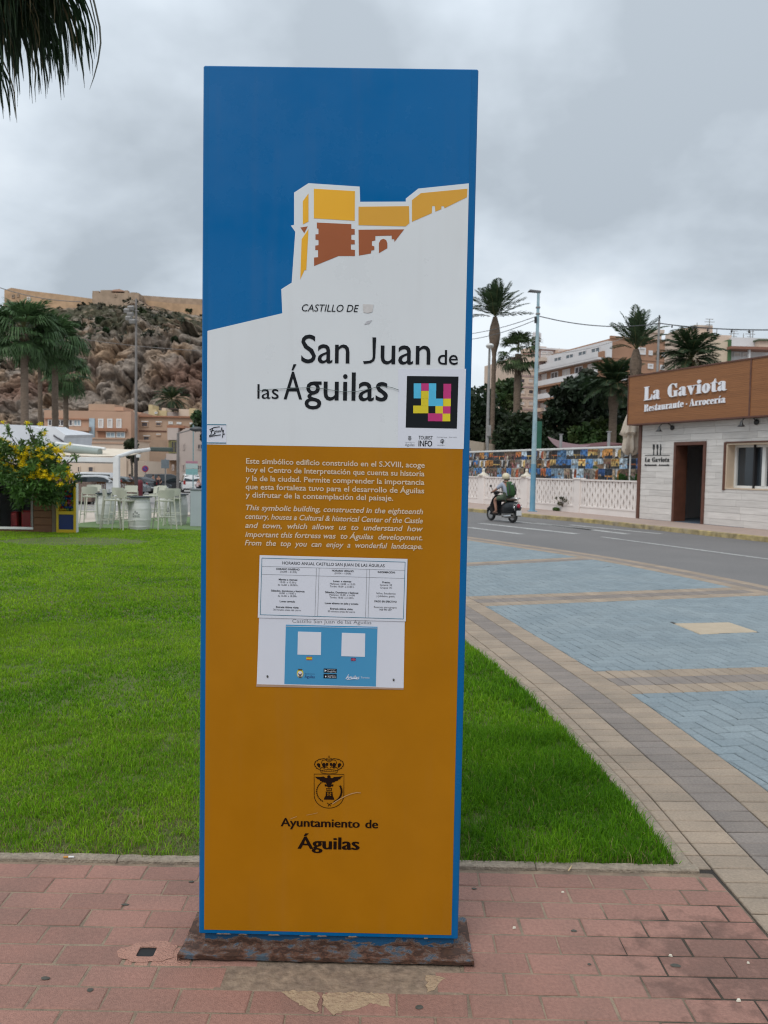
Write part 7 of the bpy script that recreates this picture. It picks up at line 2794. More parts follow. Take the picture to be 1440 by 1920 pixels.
for i in range(len(secs) - 1):
 for k in range(6):
  a = i * 14 + k
  fs.append((a, a + 1, a + 15, a + 14))
  fs.append((a + 7, a + 21, a + 22, a + 8))
 fs.append((i * 14, i * 14 + 14, i * 14 + 21, i * 14 + 7))
 fs.append((i * 14 + 6, i * 14 + 13, i * 14 + 27, i * 14 + 20))
mb.add(vs, fs)
mb.build('leg_shield', M_glossblack, sc, smooth=50)
loft([(0.42, 0.33, 0.03, 0.03), (0.48, 0.44, 0.09, 0.06), (0.62, 0.50, 0.11, 0.05), (0.76, 0.42, 0.09, 0.05), (0.84, 0.32, 0.04, 0.03)]).build('mudguard', M_glossblack, sc, smooth=50)
mb = MB()
mb.path([(WB - 0.02, 0.06, 0.24), (0.50, 0.06, 0.45), (0.34, 0, 0.95)], 0.025, 8)
mb.build('steering_column', M_black, sc)
mb = MB()
mb.path([(0.22, 0.33, 1.02), (0.30, 0.15, 1.04), (0.32, 0.0, 1.05), (0.30, -0.15, 1.04), (0.22, -0.33, 1.02)], 0.022, 8)
mb.build('handlebar', M_black, sc, smooth=True)
loft([(0.26, 1.03, 0.09, 0.05), (0.34, 1.02, 0.11, 0.07), (0.42, 1.0, 0.07, 0.06)]).build('headlight_housing', M_glossblack, sc, smooth=50)
for s in (1, -1):
 mb = MB()
 mb.path([(0.27, 0.20 * s, 1.05), (0.30, 0.27 * s, 1.22)], 0.008, 5)
 mb.ball((0.30, 0.29 * s, 1.26), (0.015, 0.055, 0.045), 10, 6)
 mb.build('mirror', M_blackmetal, sc, smooth=True)
loft([(-0.72, 0.80, 0.10, 0.02), (-0.66, 0.80, 0.14, 0.045), (-0.40, 0.80, 0.15, 0.05), (-0.15, 0.77, 0.12, 0.045), (-0.05, 0.73, 0.07, 0.03)]).build(
 'seat', mat('brown_seat_vinyl', (0.06, 0.035, 0.025), 0.5, (0.05, 0.03, 0.02), 6), sc, smooth=50)
mb = MB()
mb.path([(-0.62, 0.12, 0.84), (-0.80, 0.13, 0.87), (-0.90, 0.08, 0.86), (-0.92, 0, 0.86), (-0.90, -0.08, 0.86), (-0.80, -0.13, 0.87), (-0.62, -0.12, 0.84)], 0.014, 6)
mb.path([(-0.80, 0.13, 0.87), (-0.80, -0.13, 0.87)], 0.010, 6)
mb.path([(-0.88, 0.0, 0.86), (-0.86, 0.0, 0.66)], 0.012, 6)
mb.build('rear_rack', M_chrome, sc, smooth=True)
mb = MB()
mb.ball((-0.935, 0, 0.60), (0.035, 0.075, 0.075), 12, 8)
tl = mb.build('tail_light', mat('red_lens', (0.35, 0.012, 0.035), 0.2, (0.30, 0.01, 0.03), 9), sc, smooth=True)
mb = MB()
mb.path([(-0.90, 0.09 * math.cos(a), 0.60 + 0.09 * math.sin(a)) for a in [k * math.pi / 8 for k in range(17)]], 0.012, 6)
mb.build('chrome_ring', M_chrome, tl, smooth=True)
for s in (1, -1):
 mb = MB()
 mb.ball((-0.86, 0.15 * s, 0.55), (0.05, 0.03, 0.05), 10, 6)
 mb.build('indicator', M_chrome, sc, smooth=True)
 mb = MB()
 mb.path([(-0.86, 0.17 * s, 0.64), (-0.89, 0.15 * s, 0.52), (-0.88, 0.12 * s, 0.44)], 0.012, 6)
 mb.build('bumper_bar', M_chrome, sc, smooth=True)
mb = MB()
mb.cbox(-0.965, -0.955, -0.11, 0.11, 0.27, 0.44, 0.003)
mb.build('licence_plate', mat('plate_white', (0.70, 0.70, 0.70), 0.4, (0.6, 0.6, 0.6), 30), sc)
mb = MB()
mb.add([(-0.87, -0.09, 0.46), (-0.87, 0.09, 0.46), (-0.953, 0.09, 0.26), (-0.953, -0.09, 0.26), (-0.85, -0.09, 0.46), (-0.85, 0.09, 0.46), (-0.93, 0.09, 0.25), (-0.93, -0.09, 0.25)],
  [(0, 1, 2, 3), (4, 7, 6, 5), (0, 4, 5, 1), (2, 6, 7, 3), (0, 3, 7, 4), (1, 5, 6, 2)])
mb.build('rear_mudflap', M_black, sc)
mb = MB()
mb.path([(-0.25, 0.16, 0.24), (-0.45, 0.17, 0.22), (-0.78, 0.17, 0.26)], [0.03, 0.065, 0.055], 10)
mb.build('exhaust', M_chrome, sc, smooth=True)
mb = MB()
mb.cbox(-0.75, -0.1, -0.13, 0.12, 0.17, 0.34, 0.03)
mb.build('engine', M_galv, sc)
rd = thing('person', 'scooter rider with a cream helmet, pale shirt and olive shorts', 'person', (mid_s.x, mid_s.y, -0.004), ang_s)
rd.scale = (KS, KS, KS)
J = {'pelvis': ((-0.36, 0, 0.93), (0.13, 0.16)), 'belly': ((-0.34, 0, 1.08), (0.12, 0.15)), 'chest': ((-0.27, 0, 1.28), (0.12, 0.17)), 'neck': ((-0.22, 0, 1.42), 0.06),
  'head0': ((-0.19, 0, 1.50), 0.085), 'head1': ((-0.17, 0, 1.60), 0.085)}
E_ = [('pelvis', 'belly'), ('belly', 'chest'), ('chest', 'neck'), ('neck', 'head0'), ('head0', 'head1')]
for s, n_ in ((1, 'l'), (-1, 'r')):
 J.update({'hip' + n_: ((-0.30, 0.11 * s, 0.90), 0.095), 'knee' + n_: ((0.12, 0.24 * s, 0.80), 0.066), 'ankle' + n_: ((0.06, 0.20 * s, 0.38), 0.042), 'toe' + n_: ((0.22, 0.20 * s, 0.31), 0.04),
    'sh' + n_: ((-0.24, 0.20 * s, 1.34), 0.06), 'el' + n_: ((-0.04, 0.31 * s, 1.14), 0.045), 'wr' + n_: ((0.17, 0.30 * s, 1.06), 0.033), 'ha' + n_: ((0.23, 0.29 * s, 1.05), 0.04)})
 E_ += [('pelvis', 'hip' + n_), ('hip' + n_, 'knee' + n_), ('knee' + n_, 'ankle' + n_), ('ankle' + n_, 'toe' + n_), ('chest', 'sh' + n_), ('sh' + n_, 'el' + n_), ('el' + n_, 'wr' + n_),
   ('wr' + n_, 'ha' + n_)]
skin_mesh('body', J, E_, M_skin, rd)
for s in 'lr':
 lerpJ(J, 'sh' + s, 'el' + s, 0.9, 'se' + s)
 lerpJ(J, 'hip' + s, 'knee' + s, 0.86, 'tk' + s)
M_shirt = mat('pale_blue_shirt', (0.36, 0.39, 0.47), 0.9, (0.29, 0.32, 0.39), 6, 0.3)
cloth('shirt', J, [('belly', 'pelvis'), ('belly', 'chest'), ('chest', 'shl'), ('chest', 'shr'), ('shl', 'sel'), ('shr', 'ser')], ['belly', 'pelvis', 'chest', 'shl', 'shr', 'sel', 'ser'], 0.02, M_shirt, rd)
cloth('shorts', J, [('pelvis', 'hipl'), ('pelvis', 'hipr'), ('hipl', 'tkl'), ('hipr', 'tkr')], ['pelvis', 'hipl', 'hipr', 'tkl', 'tkr'], 0.022,
  mat('olive_shorts', (0.10, 0.13, 0.085), 0.9, (0.08, 0.105, 0.07), 8), rd)
mb = MB()
mb.ball((-0.18, 0, 1.60), (0.145, 0.135, 0.135), 18, 12)
mb.build('helmet', mat('cream_helmet', (0.62, 0.55, 0.38), 0.3, (0.56, 0.49, 0.33), 3), rd, smooth=True)
mb = MB()
mb.path([(-0.24, 0.11, 1.50), (-0.29, 0, 1.49), (-0.24, -0.11, 1.50)], 0.02, 6)
mb.build('helmet_strap', M_black, rd)
for s in (1, -1):
 mb = MB()
 mb.ball((0.13, 0.20 * s, 0.32), (0.15, 0.05, 0.05), 10, 6)
 mb.build('shoe', mat('brown_shoe', (0.09, 0.05, 0.035), 0.7), rd, smooth=True)
bp_ = thing('backpack', 'green and black backpack worn by the scooter rider', 'backpack', (mid_s.x, mid_s.y, -0.004), ang_s)
bp_.scale = (KS, KS, KS)
mb = MB()
secs = [(0.0, 0.09, 0.13), (0.06, 0.15, 0.16), (0.25, 0.17, 0.16), (0.42, 0.15, 0.13), (0.50, 0.08, 0.10)]
vs, fs = [], []
n = 16
for h, dx, wy in secs:
 for k in range(n):
  a = 2 * math.pi * k / n
  ca, sa = math.cos(a), math.sin(a)
  vs.append((-0.43 + 0.28 * h - dx / 2 + dx / 2 * math.copysign(abs(ca) ** 0.6, ca) - 0.03, wy * math.copysign(abs(sa) ** 0.6, sa), 0.93 + h))
for i in range(len(secs) - 1):
 for k in range(n):
  k2 = (k + 1) % n
  fs.append((i * n + k, i * n + k2, (i + 1) * n + k2, (i + 1) * n + k))
fs.append(tuple(range(n))[::-1])
fs.append(tuple(range((len(secs) - 1) * n, len(secs) * n)))
mb.add(vs, fs)
mb.build('bag', mat('green_nylon', (0.022, 0.080, 0.020), 0.8, (0.018, 0.062, 0.016), 8), bp_, smooth=50)
mb = MB()
for s in (1, -1):
 mb = MB()
 mb.path([(-0.58, 0.135 * s, 0.98), (-0.59, 0.14 * s, 1.15), (-0.50, 0.12 * s, 1.38)], 0.022, 6)
 mb.build('side_trim', M_black, bp_)
 mb = MB()
 mb.path([(-0.34, 0.12 * s, 1.40), (-0.22, 0.15 * s, 1.43), (-0.13, 0.15 * s, 1.30), (-0.20, 0.16 * s, 1.05), (-0.36, 0.16 * s, 0.99)], 0.018, 6)
 mb.build('strap', M_black, bp_)
mb = MB()
mb.cbox(-0.545, -0.53, -0.03, 0.03, 1.34, 1.37, 0.003)
mb.build('badge', M_letterwhite, bp_)
L5 = lambda x, y: (130 + x / 5.538, 740 + y / 5.538)
L6 = lambda x, y: (x / 8.35, 780 + y / 8.35)
L7 = lambda x, y: (140 + x / 5.76, 840 + y / 5.76)
M_beigeplastic = mat('sage_white_plastic', (0.52, 0.52, 0.43), 0.5, (0.46, 0.46, 0.385), 4)
M_whiteplastic = mat('white_plastic', (0.66, 0.66, 0.64), 0.45, (0.58, 0.58, 0.56), 2)
M_darktop = mat('dark_table_top', (0.025, 0.04, 0.05), 0.3, (0.035, 0.05, 0.06), 4)
mb = MB()
mb.prism([(-8.8, 19.2), (-4.2, 19.1), (-1.9, 17.8), (1, 19), (1, 24.5), (-6.6, 24.5), (-7.9, 22.5)], -0.10, -0.02)
mb.build('turf_mat', M_turf, kind='structure')
mb = MB()
mb.prism([(-16, 19.2), (-8.6, 19.6), (-7.9, 22.5), (-6.6, 24.8), (-6.4, 27.0), (-16, 27.0)], -0.10, -0.03)
mb.build('footpath', mat('pale_paving', (0.50, 0.43, 0.36), 0.9, (0.42, 0.36, 0.30), 1.2, 0.3, bump=0.3), kind='structure')
def barrel(label, px, Y, first=[]):
 b = D(px, 900, Y)
 loc = (b.x, Y, -0.02)
 if first:
  c_ = copy_tree(first[0])
  c_.location = loc
  c_.rotation_euler.z = random.uniform(0, 6)
  c_['label'] = label
  return c_
 t = thing('barrel_table', label, 'barrel table', loc, 0, 'white barrel tables of the terrace bar')
 mb = MB()
 prof = []
 for k in range(13):
  z = 0.80 * k / 12
  r_ = 0.225 + 0.055 * math.sin(math.pi * k / 12)
  prof.append((r_, z))
 mb.lathe(prof, 28)
 mb.build('barrel', M_whiteplastic, t, smooth=True)
 for z in (0.10, 0.27, 0.53, 0.70):
  r_ = 0.225 + 0.055 * math.sin(math.pi * z / 0.8)
  mb = MB()
  mb.lathe([(r_ - 0.01, z - 0.022), (r_ + 0.006, z - 0.020), (r_ + 0.006, z + 0.020), (r_ - 0.01, z + 0.022)], 28)
  mb.build('hoop', M_whiteplastic, t, smooth=50)
 mb = MB()
 mb.lathe([(0.22, 0.80), (0.30, 0.81), (0.30, 0.835), (0.0, 0.84)], 28)
 mb.build('table_top', M_darktop, t, smooth=40)
 mb = MB()
 for k in range(4):
  a = R(-90) + (k - 1.5) * 0.16
  r_ = 0.2815
  h = (0.10, 0.16, 0.13, 0.08)[k]
  for z in (0.33, 0.33 + h * 0.6):
   p = Vector((r_ * math.cos(a), r_ * math.sin(a), z))
   q = Vector((-math.sin(a), math.cos(a), 0)) * 0.014
   mb.add([p - q, p + q, p + q + Vector((0, 0, h * 0.4)), p - q + Vector((0, 0, h * 0.4))], [(0, 1, 2, 3)])
 mb.build('emblem', mat('emblem_grey', (0.20, 0.21, 0.20), 0.6), t)
 first.append(t)
 return t
barrel('white barrel table standing nearest, in front of the dark lamp column', 262, 19.0)
barrel('white barrel table on the left, behind the pair of stools', 197, 21.0)
barrel('white barrel table at the right beside the grey cabinet', 333, 21.2)
barrel('white barrel table farthest back behind the right-hand stools', 314, 24.2)
def stool(label, px, Y, rz, first=[]):
 b = D(px, 900, Y)
 loc = (b.x, Y, -0.02)
 if first:
  c_ = copy_tree(first[0])
  c_.location = loc
  c_.rotation_euler.z = rz
  c_['label'] = label
  return c_
 t = thing('bar_stool', label, 'bar stool', loc, rz, 'plastic bar stools around the barrel tables')
 mb = MB()
 vs, fs = [], []
 for j in range(7):
  for i in range(7):
   u, v = i / 6 * 2 - 1, j / 6 * 2 - 1
   vs.append((0.20 * u * (1 - 0.08 * v * v), 0.19 * v, 0.745 - 0.018 * (1 - u * u) * (1 - v * v)))
 n = 7
 for j in range(6):
  for i in range(6):
   a = j * n + i
   fs.append((a, a + 1, a + n + 1, a + n))
 mb.add(vs, fs)
 mb.add([(x, y, z - 0.025) for x, y, z in vs], [f[::-1] for f in fs])
 mb.cbox(-0.195, 0.195, -0.185, -0.17, 0.715, 0.75, 0.004)
 mb.cbox(-0.195, 0.195, 0.17, 0.185, 0.715, 0.75, 0.004)
 mb.cbox(-0.20, -0.185, -0.17, 0.17, 0.715, 0.75, 0.004)
 mb.cbox(0.185, 0.20, -0.17, 0.17, 0.715, 0.75, 0.004)
 mb.build('seat', M_beigeplastic, t, smooth=40)
 mb = MB()
 vs, fs = [], []
 for j in range(5):
  for i in range(9):
   u = i / 8 * 2 - 1
   z = 0.80 + 0.20 * j / 4
   y = -0.205 - 0.02 * j / 4 + 0.075 * u * u
   vs.append((0.205 * u, y, z - 0.015 * (abs(u) > 0.9) * (j == 4)))
 m = len(vs)
 vs += [(x, y + 0.016, z) for x, y, z in vs]
 for j in range(4):
  for i in range(8):
   a = j * 9 + i
   fs.append((a, a + 1, a + 10, a + 9))
   fs.append((m + a, m + a + 9, m + a + 10, m + a + 1))
 for i in range(8):
  fs.append((36 + i, 36 + i + 1, m + 36 + i + 1, m + 36 + i))
  fs.append((i, m + i, m + i + 1, i + 1))
 for j in range(4):
  fs.append((j * 9, j * 9 + 9, m + j * 9 + 9, m + j * 9))
  fs.append((j * 9 + 8, m + j * 9 + 8, m + j * 9 + 17, j * 9 + 17))
 mb.add(vs, fs)
 mb.build('backrest', M_beigeplastic, t, smooth=40)
 for sx in (-1, 1):
  mb = MB()
  mb.path([(0.235 * sx, 0.23, 0.0), (0.18 * sx, 0.165, 0.73)], [0.014, 0.018], 8)
  mb.build('leg', M_beigeplastic, t, smooth=True)
  mb = MB()
  mb.path([(0.235 * sx, -0.25, 0.0), (0.185 * sx, -0.175, 0.74), (0.19 * sx, -0.17, 0.84)], [0.014, 0.018, 0.016], 8)
  mb.build('leg', M_beigeplastic, t, smooth=True)
  mb = MB()
  mb.tube((0.217 * sx, -0.225, 0.25), (0.217 * sx, 0.208, 0.25), 0.011, n=6)
  mb.build('stretcher', M_beigeplastic, t)
 for y, z in ((0.203, 0.30), (-0.215, 0.34)):
  mb = MB()
  mb.tube((-0.21, y, z), (0.21, y, z), 0.012, n=6)
  mb.build('stretcher', M_beigeplastic, t)
 first.append(t)
 return t
for px, Y, rz, lb in ((170, 20.9, R(8), 'bar stool farthest left, seen from behind beside the yellow and blue machine'),
      (209, 19.0, R(-75), 'bar stool seen from the side, left of the nearest pair'),
      (237, 18.8, R(-38), 'bar stool just left of the nearest barrel, turned half away'),
      (228, 20.6, R(-20), 'bar stool behind the nearest left pair, seen from behind'),
      (309, 19.1, R(32), 'bar stool just right of the nearest barrel, back towards us'),
      (325, 20.8, R(10), 'bar stool in front of the right-hand barrel, seen from behind'),
      (242, 22.8, R(170), 'pale bar stool standing behind the nearest barrel at its left'),
      (283, 22.2, R(120), 'pale bar stool standing behind the nearest barrel at its right'),
      (176, 23.0, R(200), 'pale bar stool behind the left barrel facing us'),
      (297, 23.4, R(150), 'pale bar stool farthest back between the right-hand barrels')):
 stool(lb, px, Y, rz)
for px, Y, lb in ((203, 21.0, 'small white napkin pot standing on the left barrel table'), (190, 20.95, 'white ashtray pot at the left edge of the left barrel table'),
     (313, 24.2, 'small white pot standing on the farthest barrel table')):
 b = D(px, 900, Y)
 mb = MB()
 mb.lathe([(0.04, 0), (0.055, 0.10), (0.05, 0.10), (0.037, 0.01)], 12)
 mb.build('table_pot', M_whiteplastic, None, True, loc=(b.x, Y, 0.822), label=lb, category='pot')
c0 = D(356.5, 984, 20.5)
cz = D(356.5, 919, 20.5).z
cb = thing('grey_cabinet', 'light grey service cabinet beside the barrels, half hidden by the totem', 'cabinet', (c0.x, 20.5, -0.02))
mb = MB()
mb.cbox(0, 1.15, 0, 0.6, 0.0, cz + 0.02, 0.006)
mb.build('body', mat('grey_laminate', (0.38, 0.42, 0.44), 0.5, (0.35, 0.39, 0.41), 3), cb)
mb = MB()
mb.cbox(-0.02, 1.17, -0.02, 0.62, cz + 0.021, cz + 0.05, 0.004)
mb.build('worktop', mat('dark_edge', (0.16, 0.17, 0.18), 0.5), cb)
mb = MB()
mb.path([(-0.06, 0.3, 0), (-0.06, 0.3, cz - .1)], 0.02, 6)
mb.build('side_tube', M_blackmetal, cb)
YK = 17.6
FK = Facade((D(0, 900, YK).x, YK), (1, 0.015))
ki = FK.thing('wooden_kiosk', 'low brown wood-clad kiosk with a dark display window under the flowering tree', 'kiosk')
z0 = 0.0
kx = lambda x, y: FK.P(*L6(x, y))
uw1 = kx(495, 1400)[0]
up0, up1 = kx(528, 1500)[0], kx(812, 1500)[0]
us = kx(876, 1500)[0]
zs0, zs1 = kx(200, 1772)[1], kx(200, 1735)[1]
zwt = kx(200, 1120)[1]
KH = 1.16
M_kwood = mat('kiosk_wood', (0.20, 0.085, 0.035), 0.65, (0.14, 0.058, 0.025), 3, 0.3, stretch=(2, 2, 12), isl=0.12, bump=0.3, bscale=8)
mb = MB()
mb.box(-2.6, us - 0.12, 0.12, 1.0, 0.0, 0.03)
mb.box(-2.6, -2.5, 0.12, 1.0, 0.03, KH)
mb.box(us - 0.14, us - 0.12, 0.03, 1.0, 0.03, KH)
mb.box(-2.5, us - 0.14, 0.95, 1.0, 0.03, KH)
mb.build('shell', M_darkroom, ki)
mb = MB()
mb.box(-2.7, us, -0.06, 1.05, KH, KH + 0.06)
mb.build('roof', M_kwood, ki)
mb = MB()
mb.cbox(-2.6, uw1, 0.0, 0.12, 0.0, zs0, 0.004)
mb.build('base_board', M_kwood, ki)
nb = 7
hb = KH / nb
for k in range(nb):
 mb = MB()
 mb.cbox(up0 - 0.06, up1, -0.005, 0.10, k * hb + 0.004, (k + 1) * hb - 0.004, 0.008)
 mb.build('plank', M_kwood, ki)
mb = MB()
mb.cbox(up1 + 0.004, us, -0.01, 0.12, 0.0, KH, 0.004)
mb.build('corner_post', mat('grey_beige_post', (0.22, 0.17, 0.12), 0.8), ki)
mb = MB()
mb.cbox(-2.6, uw1 + 0.04, -0.03, 0.02, zs0, zs1, 0.004)
mb.build('sill', M_whitepaint, ki)
mb = MB()
mb.cbox(uw1 + 0.003, uw1 + 0.035, -0.02, 0.05, zs1 + .002, KH - .002, 0.003)
mb.build('window_jamb', M_galv, ki)
mb = MB()
mb.box(-2.5, uw1, 0.05, 0.056, zs1, KH)
g = bpy.data.materials.new('kiosk_pane')
nt, b_ = nodes_of(g)
b_.inputs['Base Color'].default_value = (0.9, 0.9, 0.9, 1)
b_.inputs['Transmission Weight'].default_value = 1.0
b_.inputs['Roughness'].default_value = 0.02
b_.inputs['IOR'].default_value = 1.1
mb.build('pane', g, ki)
M_redp = mat('red_plastic', (0.22, 0.01, 0.015), 0.4, (0.18, 0.01, 0.012), 5)
for (x0, x1, yt, yb, lb, m_, nm) in ((0, 125, 1520, 1670, 'dark red toy ride part inside the kiosk window at its left edge', M_redp, 'red_box'),
         (170, 350, 1500, 1640, 'dark red box inside the kiosk window', M_redp, 'red_box')):
 a, b2 = kx(x0, yt), kx(x1, yb)
 mb = MB()
 mb.cbox(a[0], b2[0], 0.5, 0.9, zs1 - 0.1, a[1], 0.03)
 mb.build(nm, m_, None, loc=tuple(FK.o), rotz=FK.ang, label=lb, category='box')
a, b2 = kx(360, 1330), kx(470, 1670)
mb = MB()
rc = (b2[0] - a[0]) / 2
mb.lathe([(rc, b2[1] - .1), (rc, a[1] - 0.03), (rc * 0.7, a[1] + 0.02), (rc * 0.4, a[1] + 0.22), (0.01, a[1] + 0.24)], 20, ((a[0] + b2[0]) / 2, 0.4, 0))
mb.build('pale_canister', mat('grey_green_canister', (0.20, 0.22, 0.18), 0.5, (0.15, 0.17, 0.14), 4), None, True, loc=tuple(FK.o), rotz=FK.ang,
   label='tall grey green canister inside the kiosk window', category='canister')
YM = 17.5
FMc = Facade((D(105.5, 900, YM).x, YM), (1, 0.0))
cm = FMc.thing('capsule_machine', 'yellow framed vending machine full of coloured toy capsules above a blue panel', 'vending machine')
mw = FMc.P(142.3, 950)[0]
mh_ = FMc.P(120, 906)[1]
M_myel = mat('yellow_enamel', (0.62, 0.42, 0.012), 0.35, (0.55, 0.37, 0.012), 4)
M_mblue = mat('deep_blue_panel', (0.004, 0.018, 0.115), 0.3, (0.005, 0.022, 0.13), 3)
cmz = lambda y: FMc.P(*L6(1030, y))[1]
fw = 0.052
zz = [0.0, cmz(1778), cmz(1543), cmz(1490), cmz(1150), mh_ - 0.06, mh_]
mb = MB()
mb.cbox(0, fw, -0.02, 0.14, 0.0, mh_, 0.006)
mb.cbox(mw - fw, mw, -0.02, 0.14, 0.0, mh_, 0.006)
mb.cbox(fw, mw - fw, -0.018, 0.14, 0.0, zz[1], 0.006)
mb.cbox(fw, mw - fw, -0.018, 0.14, zz[2], zz[3], 0.006)
mb.cbox(fw, mw - fw, -0.018, 0.14, zz[5], zz[6], 0.006)
mb.build('frame', M_myel, cm)
mb = MB()
mb.box(fw, mw - fw, 0.0, 0.02, zz[1], zz[2])
mb.build('lower_panel', M_mblue, cm)
mb = MB()
mb.box(fw, mw - fw, 0.125, 0.135, zz[3], zz[5])
mb.build('back_board', mat('white_poster', (0.45, 0.40, 0.30), 0.6, (0.30, 0.16, 0.08), 14, 0.4), cm)
mb = MB()
mb.cbox(mw + 0.002, mw + 0.012, 0.0, 0.12, 0.02, mh_ - 0.01, 0.002)
mb.build('side_panel', M_whitepaint, cm)
CC = [(0.40, 0.02, 0.03), (0.03, 0.10, 0.35), (0.05, 0.25, 0.10), (0.60, 0.40, 0.02), (0.45, 0.10, 0.20), (0.10, 0.35, 0.50), (0.25, 0.40, 0.08), (0.02, 0.02, 0.05)]
cmats = [mat('capsule_%s' % n_, c_, 0.25, tuple(q * .8 for q in c_), 9) for n_, c_ in zip(('red', 'blue', 'green', 'yellow', 'pink', 'cyan', 'lime', 'navy'), CC)]
mb = MB()
mb.ball((0, 0, 0), 0.031, 10, 7)
ball_me = None
rr = random.Random(8)
proto = {}
nr_ = int((zz[4] - zz[3]) / 0.052)
for j in range(nr_):
 for i in range(6):
  x_ = fw + 0.033 + i * (mw - 2 * fw - 0.066) / 5 + (0.012 if j % 2 else -0.012)
  k = rr.randrange(8)
  if k not in proto:
   mb = MB()
   mb.ball((0, 0, 0), 0.031, 10, 7)
   o = mb.build('capsule', cmats[k], cm, True)
   proto[k] = o.data
  else:
   o = link('capsule', proto[k], cm)
  o.location = (x_ + rr.uniform(-.004, .004), 0.04 + rr.uniform(0, 0.045), zz[3] + 0.03 + j * 0.052)
mb = MB()
mb.box(fw, mw - fw, 0.0, 0.003, zz[3], zz[5])
mb.build('pane', g, cm)
YT_ = 16.9
tb = D(52, 880, YT_)
ft = thing('flowering_tree', 'bushy green tree full of yellow flower clusters overhanging the kiosk', 'tree', (tb.x, 18.9, 0))
off_y = YT_ - 18.9
cl = []
rr = random.Random(21)
while len(cl) < 95:
 x_, y_, z_ = rr.uniform(-1, 1), rr.uniform(-1, 1), rr.uniform(-1, 1)
 if x_ * x_ + y_ * y_ + z_ * z_ > 1:
  continue
 if z_ > 0.45 and abs(x_) > 0.62:
  continue
 if z_ < -0.5 and abs(x_ - 0.15) > 0.45:
  continue
 cl.append((x_ * 1.0, off_y + y_ * 0.75, 1.42 + z_ * 0.80, rr.uniform(0.12, 0.22)))
cl += [(-0.42, off_y, 2.25, 0.10), (-0.45, off_y, 2.40, 0.07), (0.05, off_y, 2.30, 0.09), (0.04, off_y, 2.45, 0.06), (0.30, off_y, 2.22, 0.09), (0.36, off_y, 2.32, 0.06),
  (1.05, off_y, 1.75, 0.10), (1.08, off_y, 1.30, 0.12), (1.0, off_y, 1.15, 0.10), (-0.6, off_y, 2.1, 0.1)]
cl = [(a, b2, c_ - 0.02, d) for a, b2, c_, d in cl]
mb = MB()
mb.path([(0.25, 0, 0), (0.2, -0.1, 0.9), (0.1, off_y * 0.5, 1.35)], [0.07, 0.055, 0.04], 8)
for c_ in rr.sample(cl, 26):
 mb.path([(0.1, off_y * 0.5, 1.3), (0.1 + c_[0] * 0.4, (off_y * 0.5 + c_[1]) / 2, 1.45), c_[:3]], [0.03, 0.018, 0.008], 5)
mb.build('trunk', M_bark2, ft)
def leaf_cloud_long(name, clumps, n, L, w, col, parent, var=0.4):
 cl_ = np.array(clumps, float)
 ww = cl_[:, 3] ** 2
 idx = rng.choice(len(cl_), n, p=ww / ww.sum())
 d = rng.normal(size=(n, 3))
 d /= np.linalg.norm(d, axis=1)[:, None]
 C = cl_[idx, :3] + d * (cl_[idx, 3] * rng.uniform(0.2, 1.15, n))[:, None]
 a = d + rng.normal(size=(n, 3)) * 0.7 + np.array([0, 0, -0.25])
 a /= np.linalg.norm(a, axis=1)[:, None]
 b = np.cross(a, rng.normal(size=(n, 3)))
 b /= np.linalg.norm(b, axis=1)[:, None]
 s = rng.uniform(0.6, 1.3, n)[:, None]
 A, B = a * s * L / 2, b * s * w / 2
 V = np.stack([C - A, C + B, C + A, C - B], 1).reshape(-1, 3)
 ct = rng.uniform(1 - var, 1 + var, len(cl_))
 young = np.clip((cl_[:, 2] - 1.3) * 0.8, 0, 1) * rng.uniform(0.3, 1, len(cl_))
 base = np.array(col)[None, :] * (1 - young[idx][:, None]) + np.array([0.14, 0.21, 0.035])[None, :] * young[idx][:, None]
 K = base * ct[idx][:, None] * rng.uniform(0.65, 1.35, (n, 1))
 me = np_mesh(name, V, np.arange(n * 4).reshape(n, 4), 4, M_leaf, np.repeat(K, 4, 0).astype(np.float32))
 return link(name, me, parent)
leaf_cloud_long('crown', cl, 9500, 0.115, 0.036, (0.060, 0.130, 0.026), ft)
M_flower = tint_mat('yellow_petals', 0.6, 0.2, transl=0.3)
fl_me = []
for k in range(3):
 n = 60
 C = rng.normal(size=(n, 3)) * 0.030
 V, F, K = leaf_cloud(C, 0.030, np.array([[0.85, 0.66, 0.015]]) * rng.uniform(0.7, 1.2, (n, 1)).astype(np.float32), 0.2, 1.2)
 fl_me.append(np_mesh('flower_cluster', V, F, 4, M_flower, K.astype(np.float32)))
FLW = [(430, 105), (45, 100), (630, 130), (700, 265), (30, 380), (130, 405), (180, 480), (100, 470), (260, 500), (180, 545), (250, 560), (430, 500), (590, 520), (450, 590),
  (400, 580), (545, 580), (600, 630), (730, 630), (820, 645), (660, 680), (290, 660), (185, 690), (20, 690), (100, 760), (180, 790), (380, 680), (310, 760), (330, 790),
  (480, 790), (570, 795), (480, 845), (310, 880), (320, 915), (500, 905), (590, 925), (630, 955), (680, 925), (720, 935), (840, 930), (760, 970), (480, 965), (375, 1005),
  (20, 880), (930, 550), (890, 560), (960, 560), (1080, 890), (1110, 915), (965, 880), (1150, 990), (940, 1070), (1060, 880), (950, 660), (520, 960), (790, 450), (500, 640),
  (640, 600), (230, 490), (470, 500), (350, 720), (40, 660), (285, 560), (60, 500)]
rf_ = random.Random(5)
for _k in range(45):
 FLW.append((rf_.uniform(0, 1120), rf_.uniform(430, 1010)))
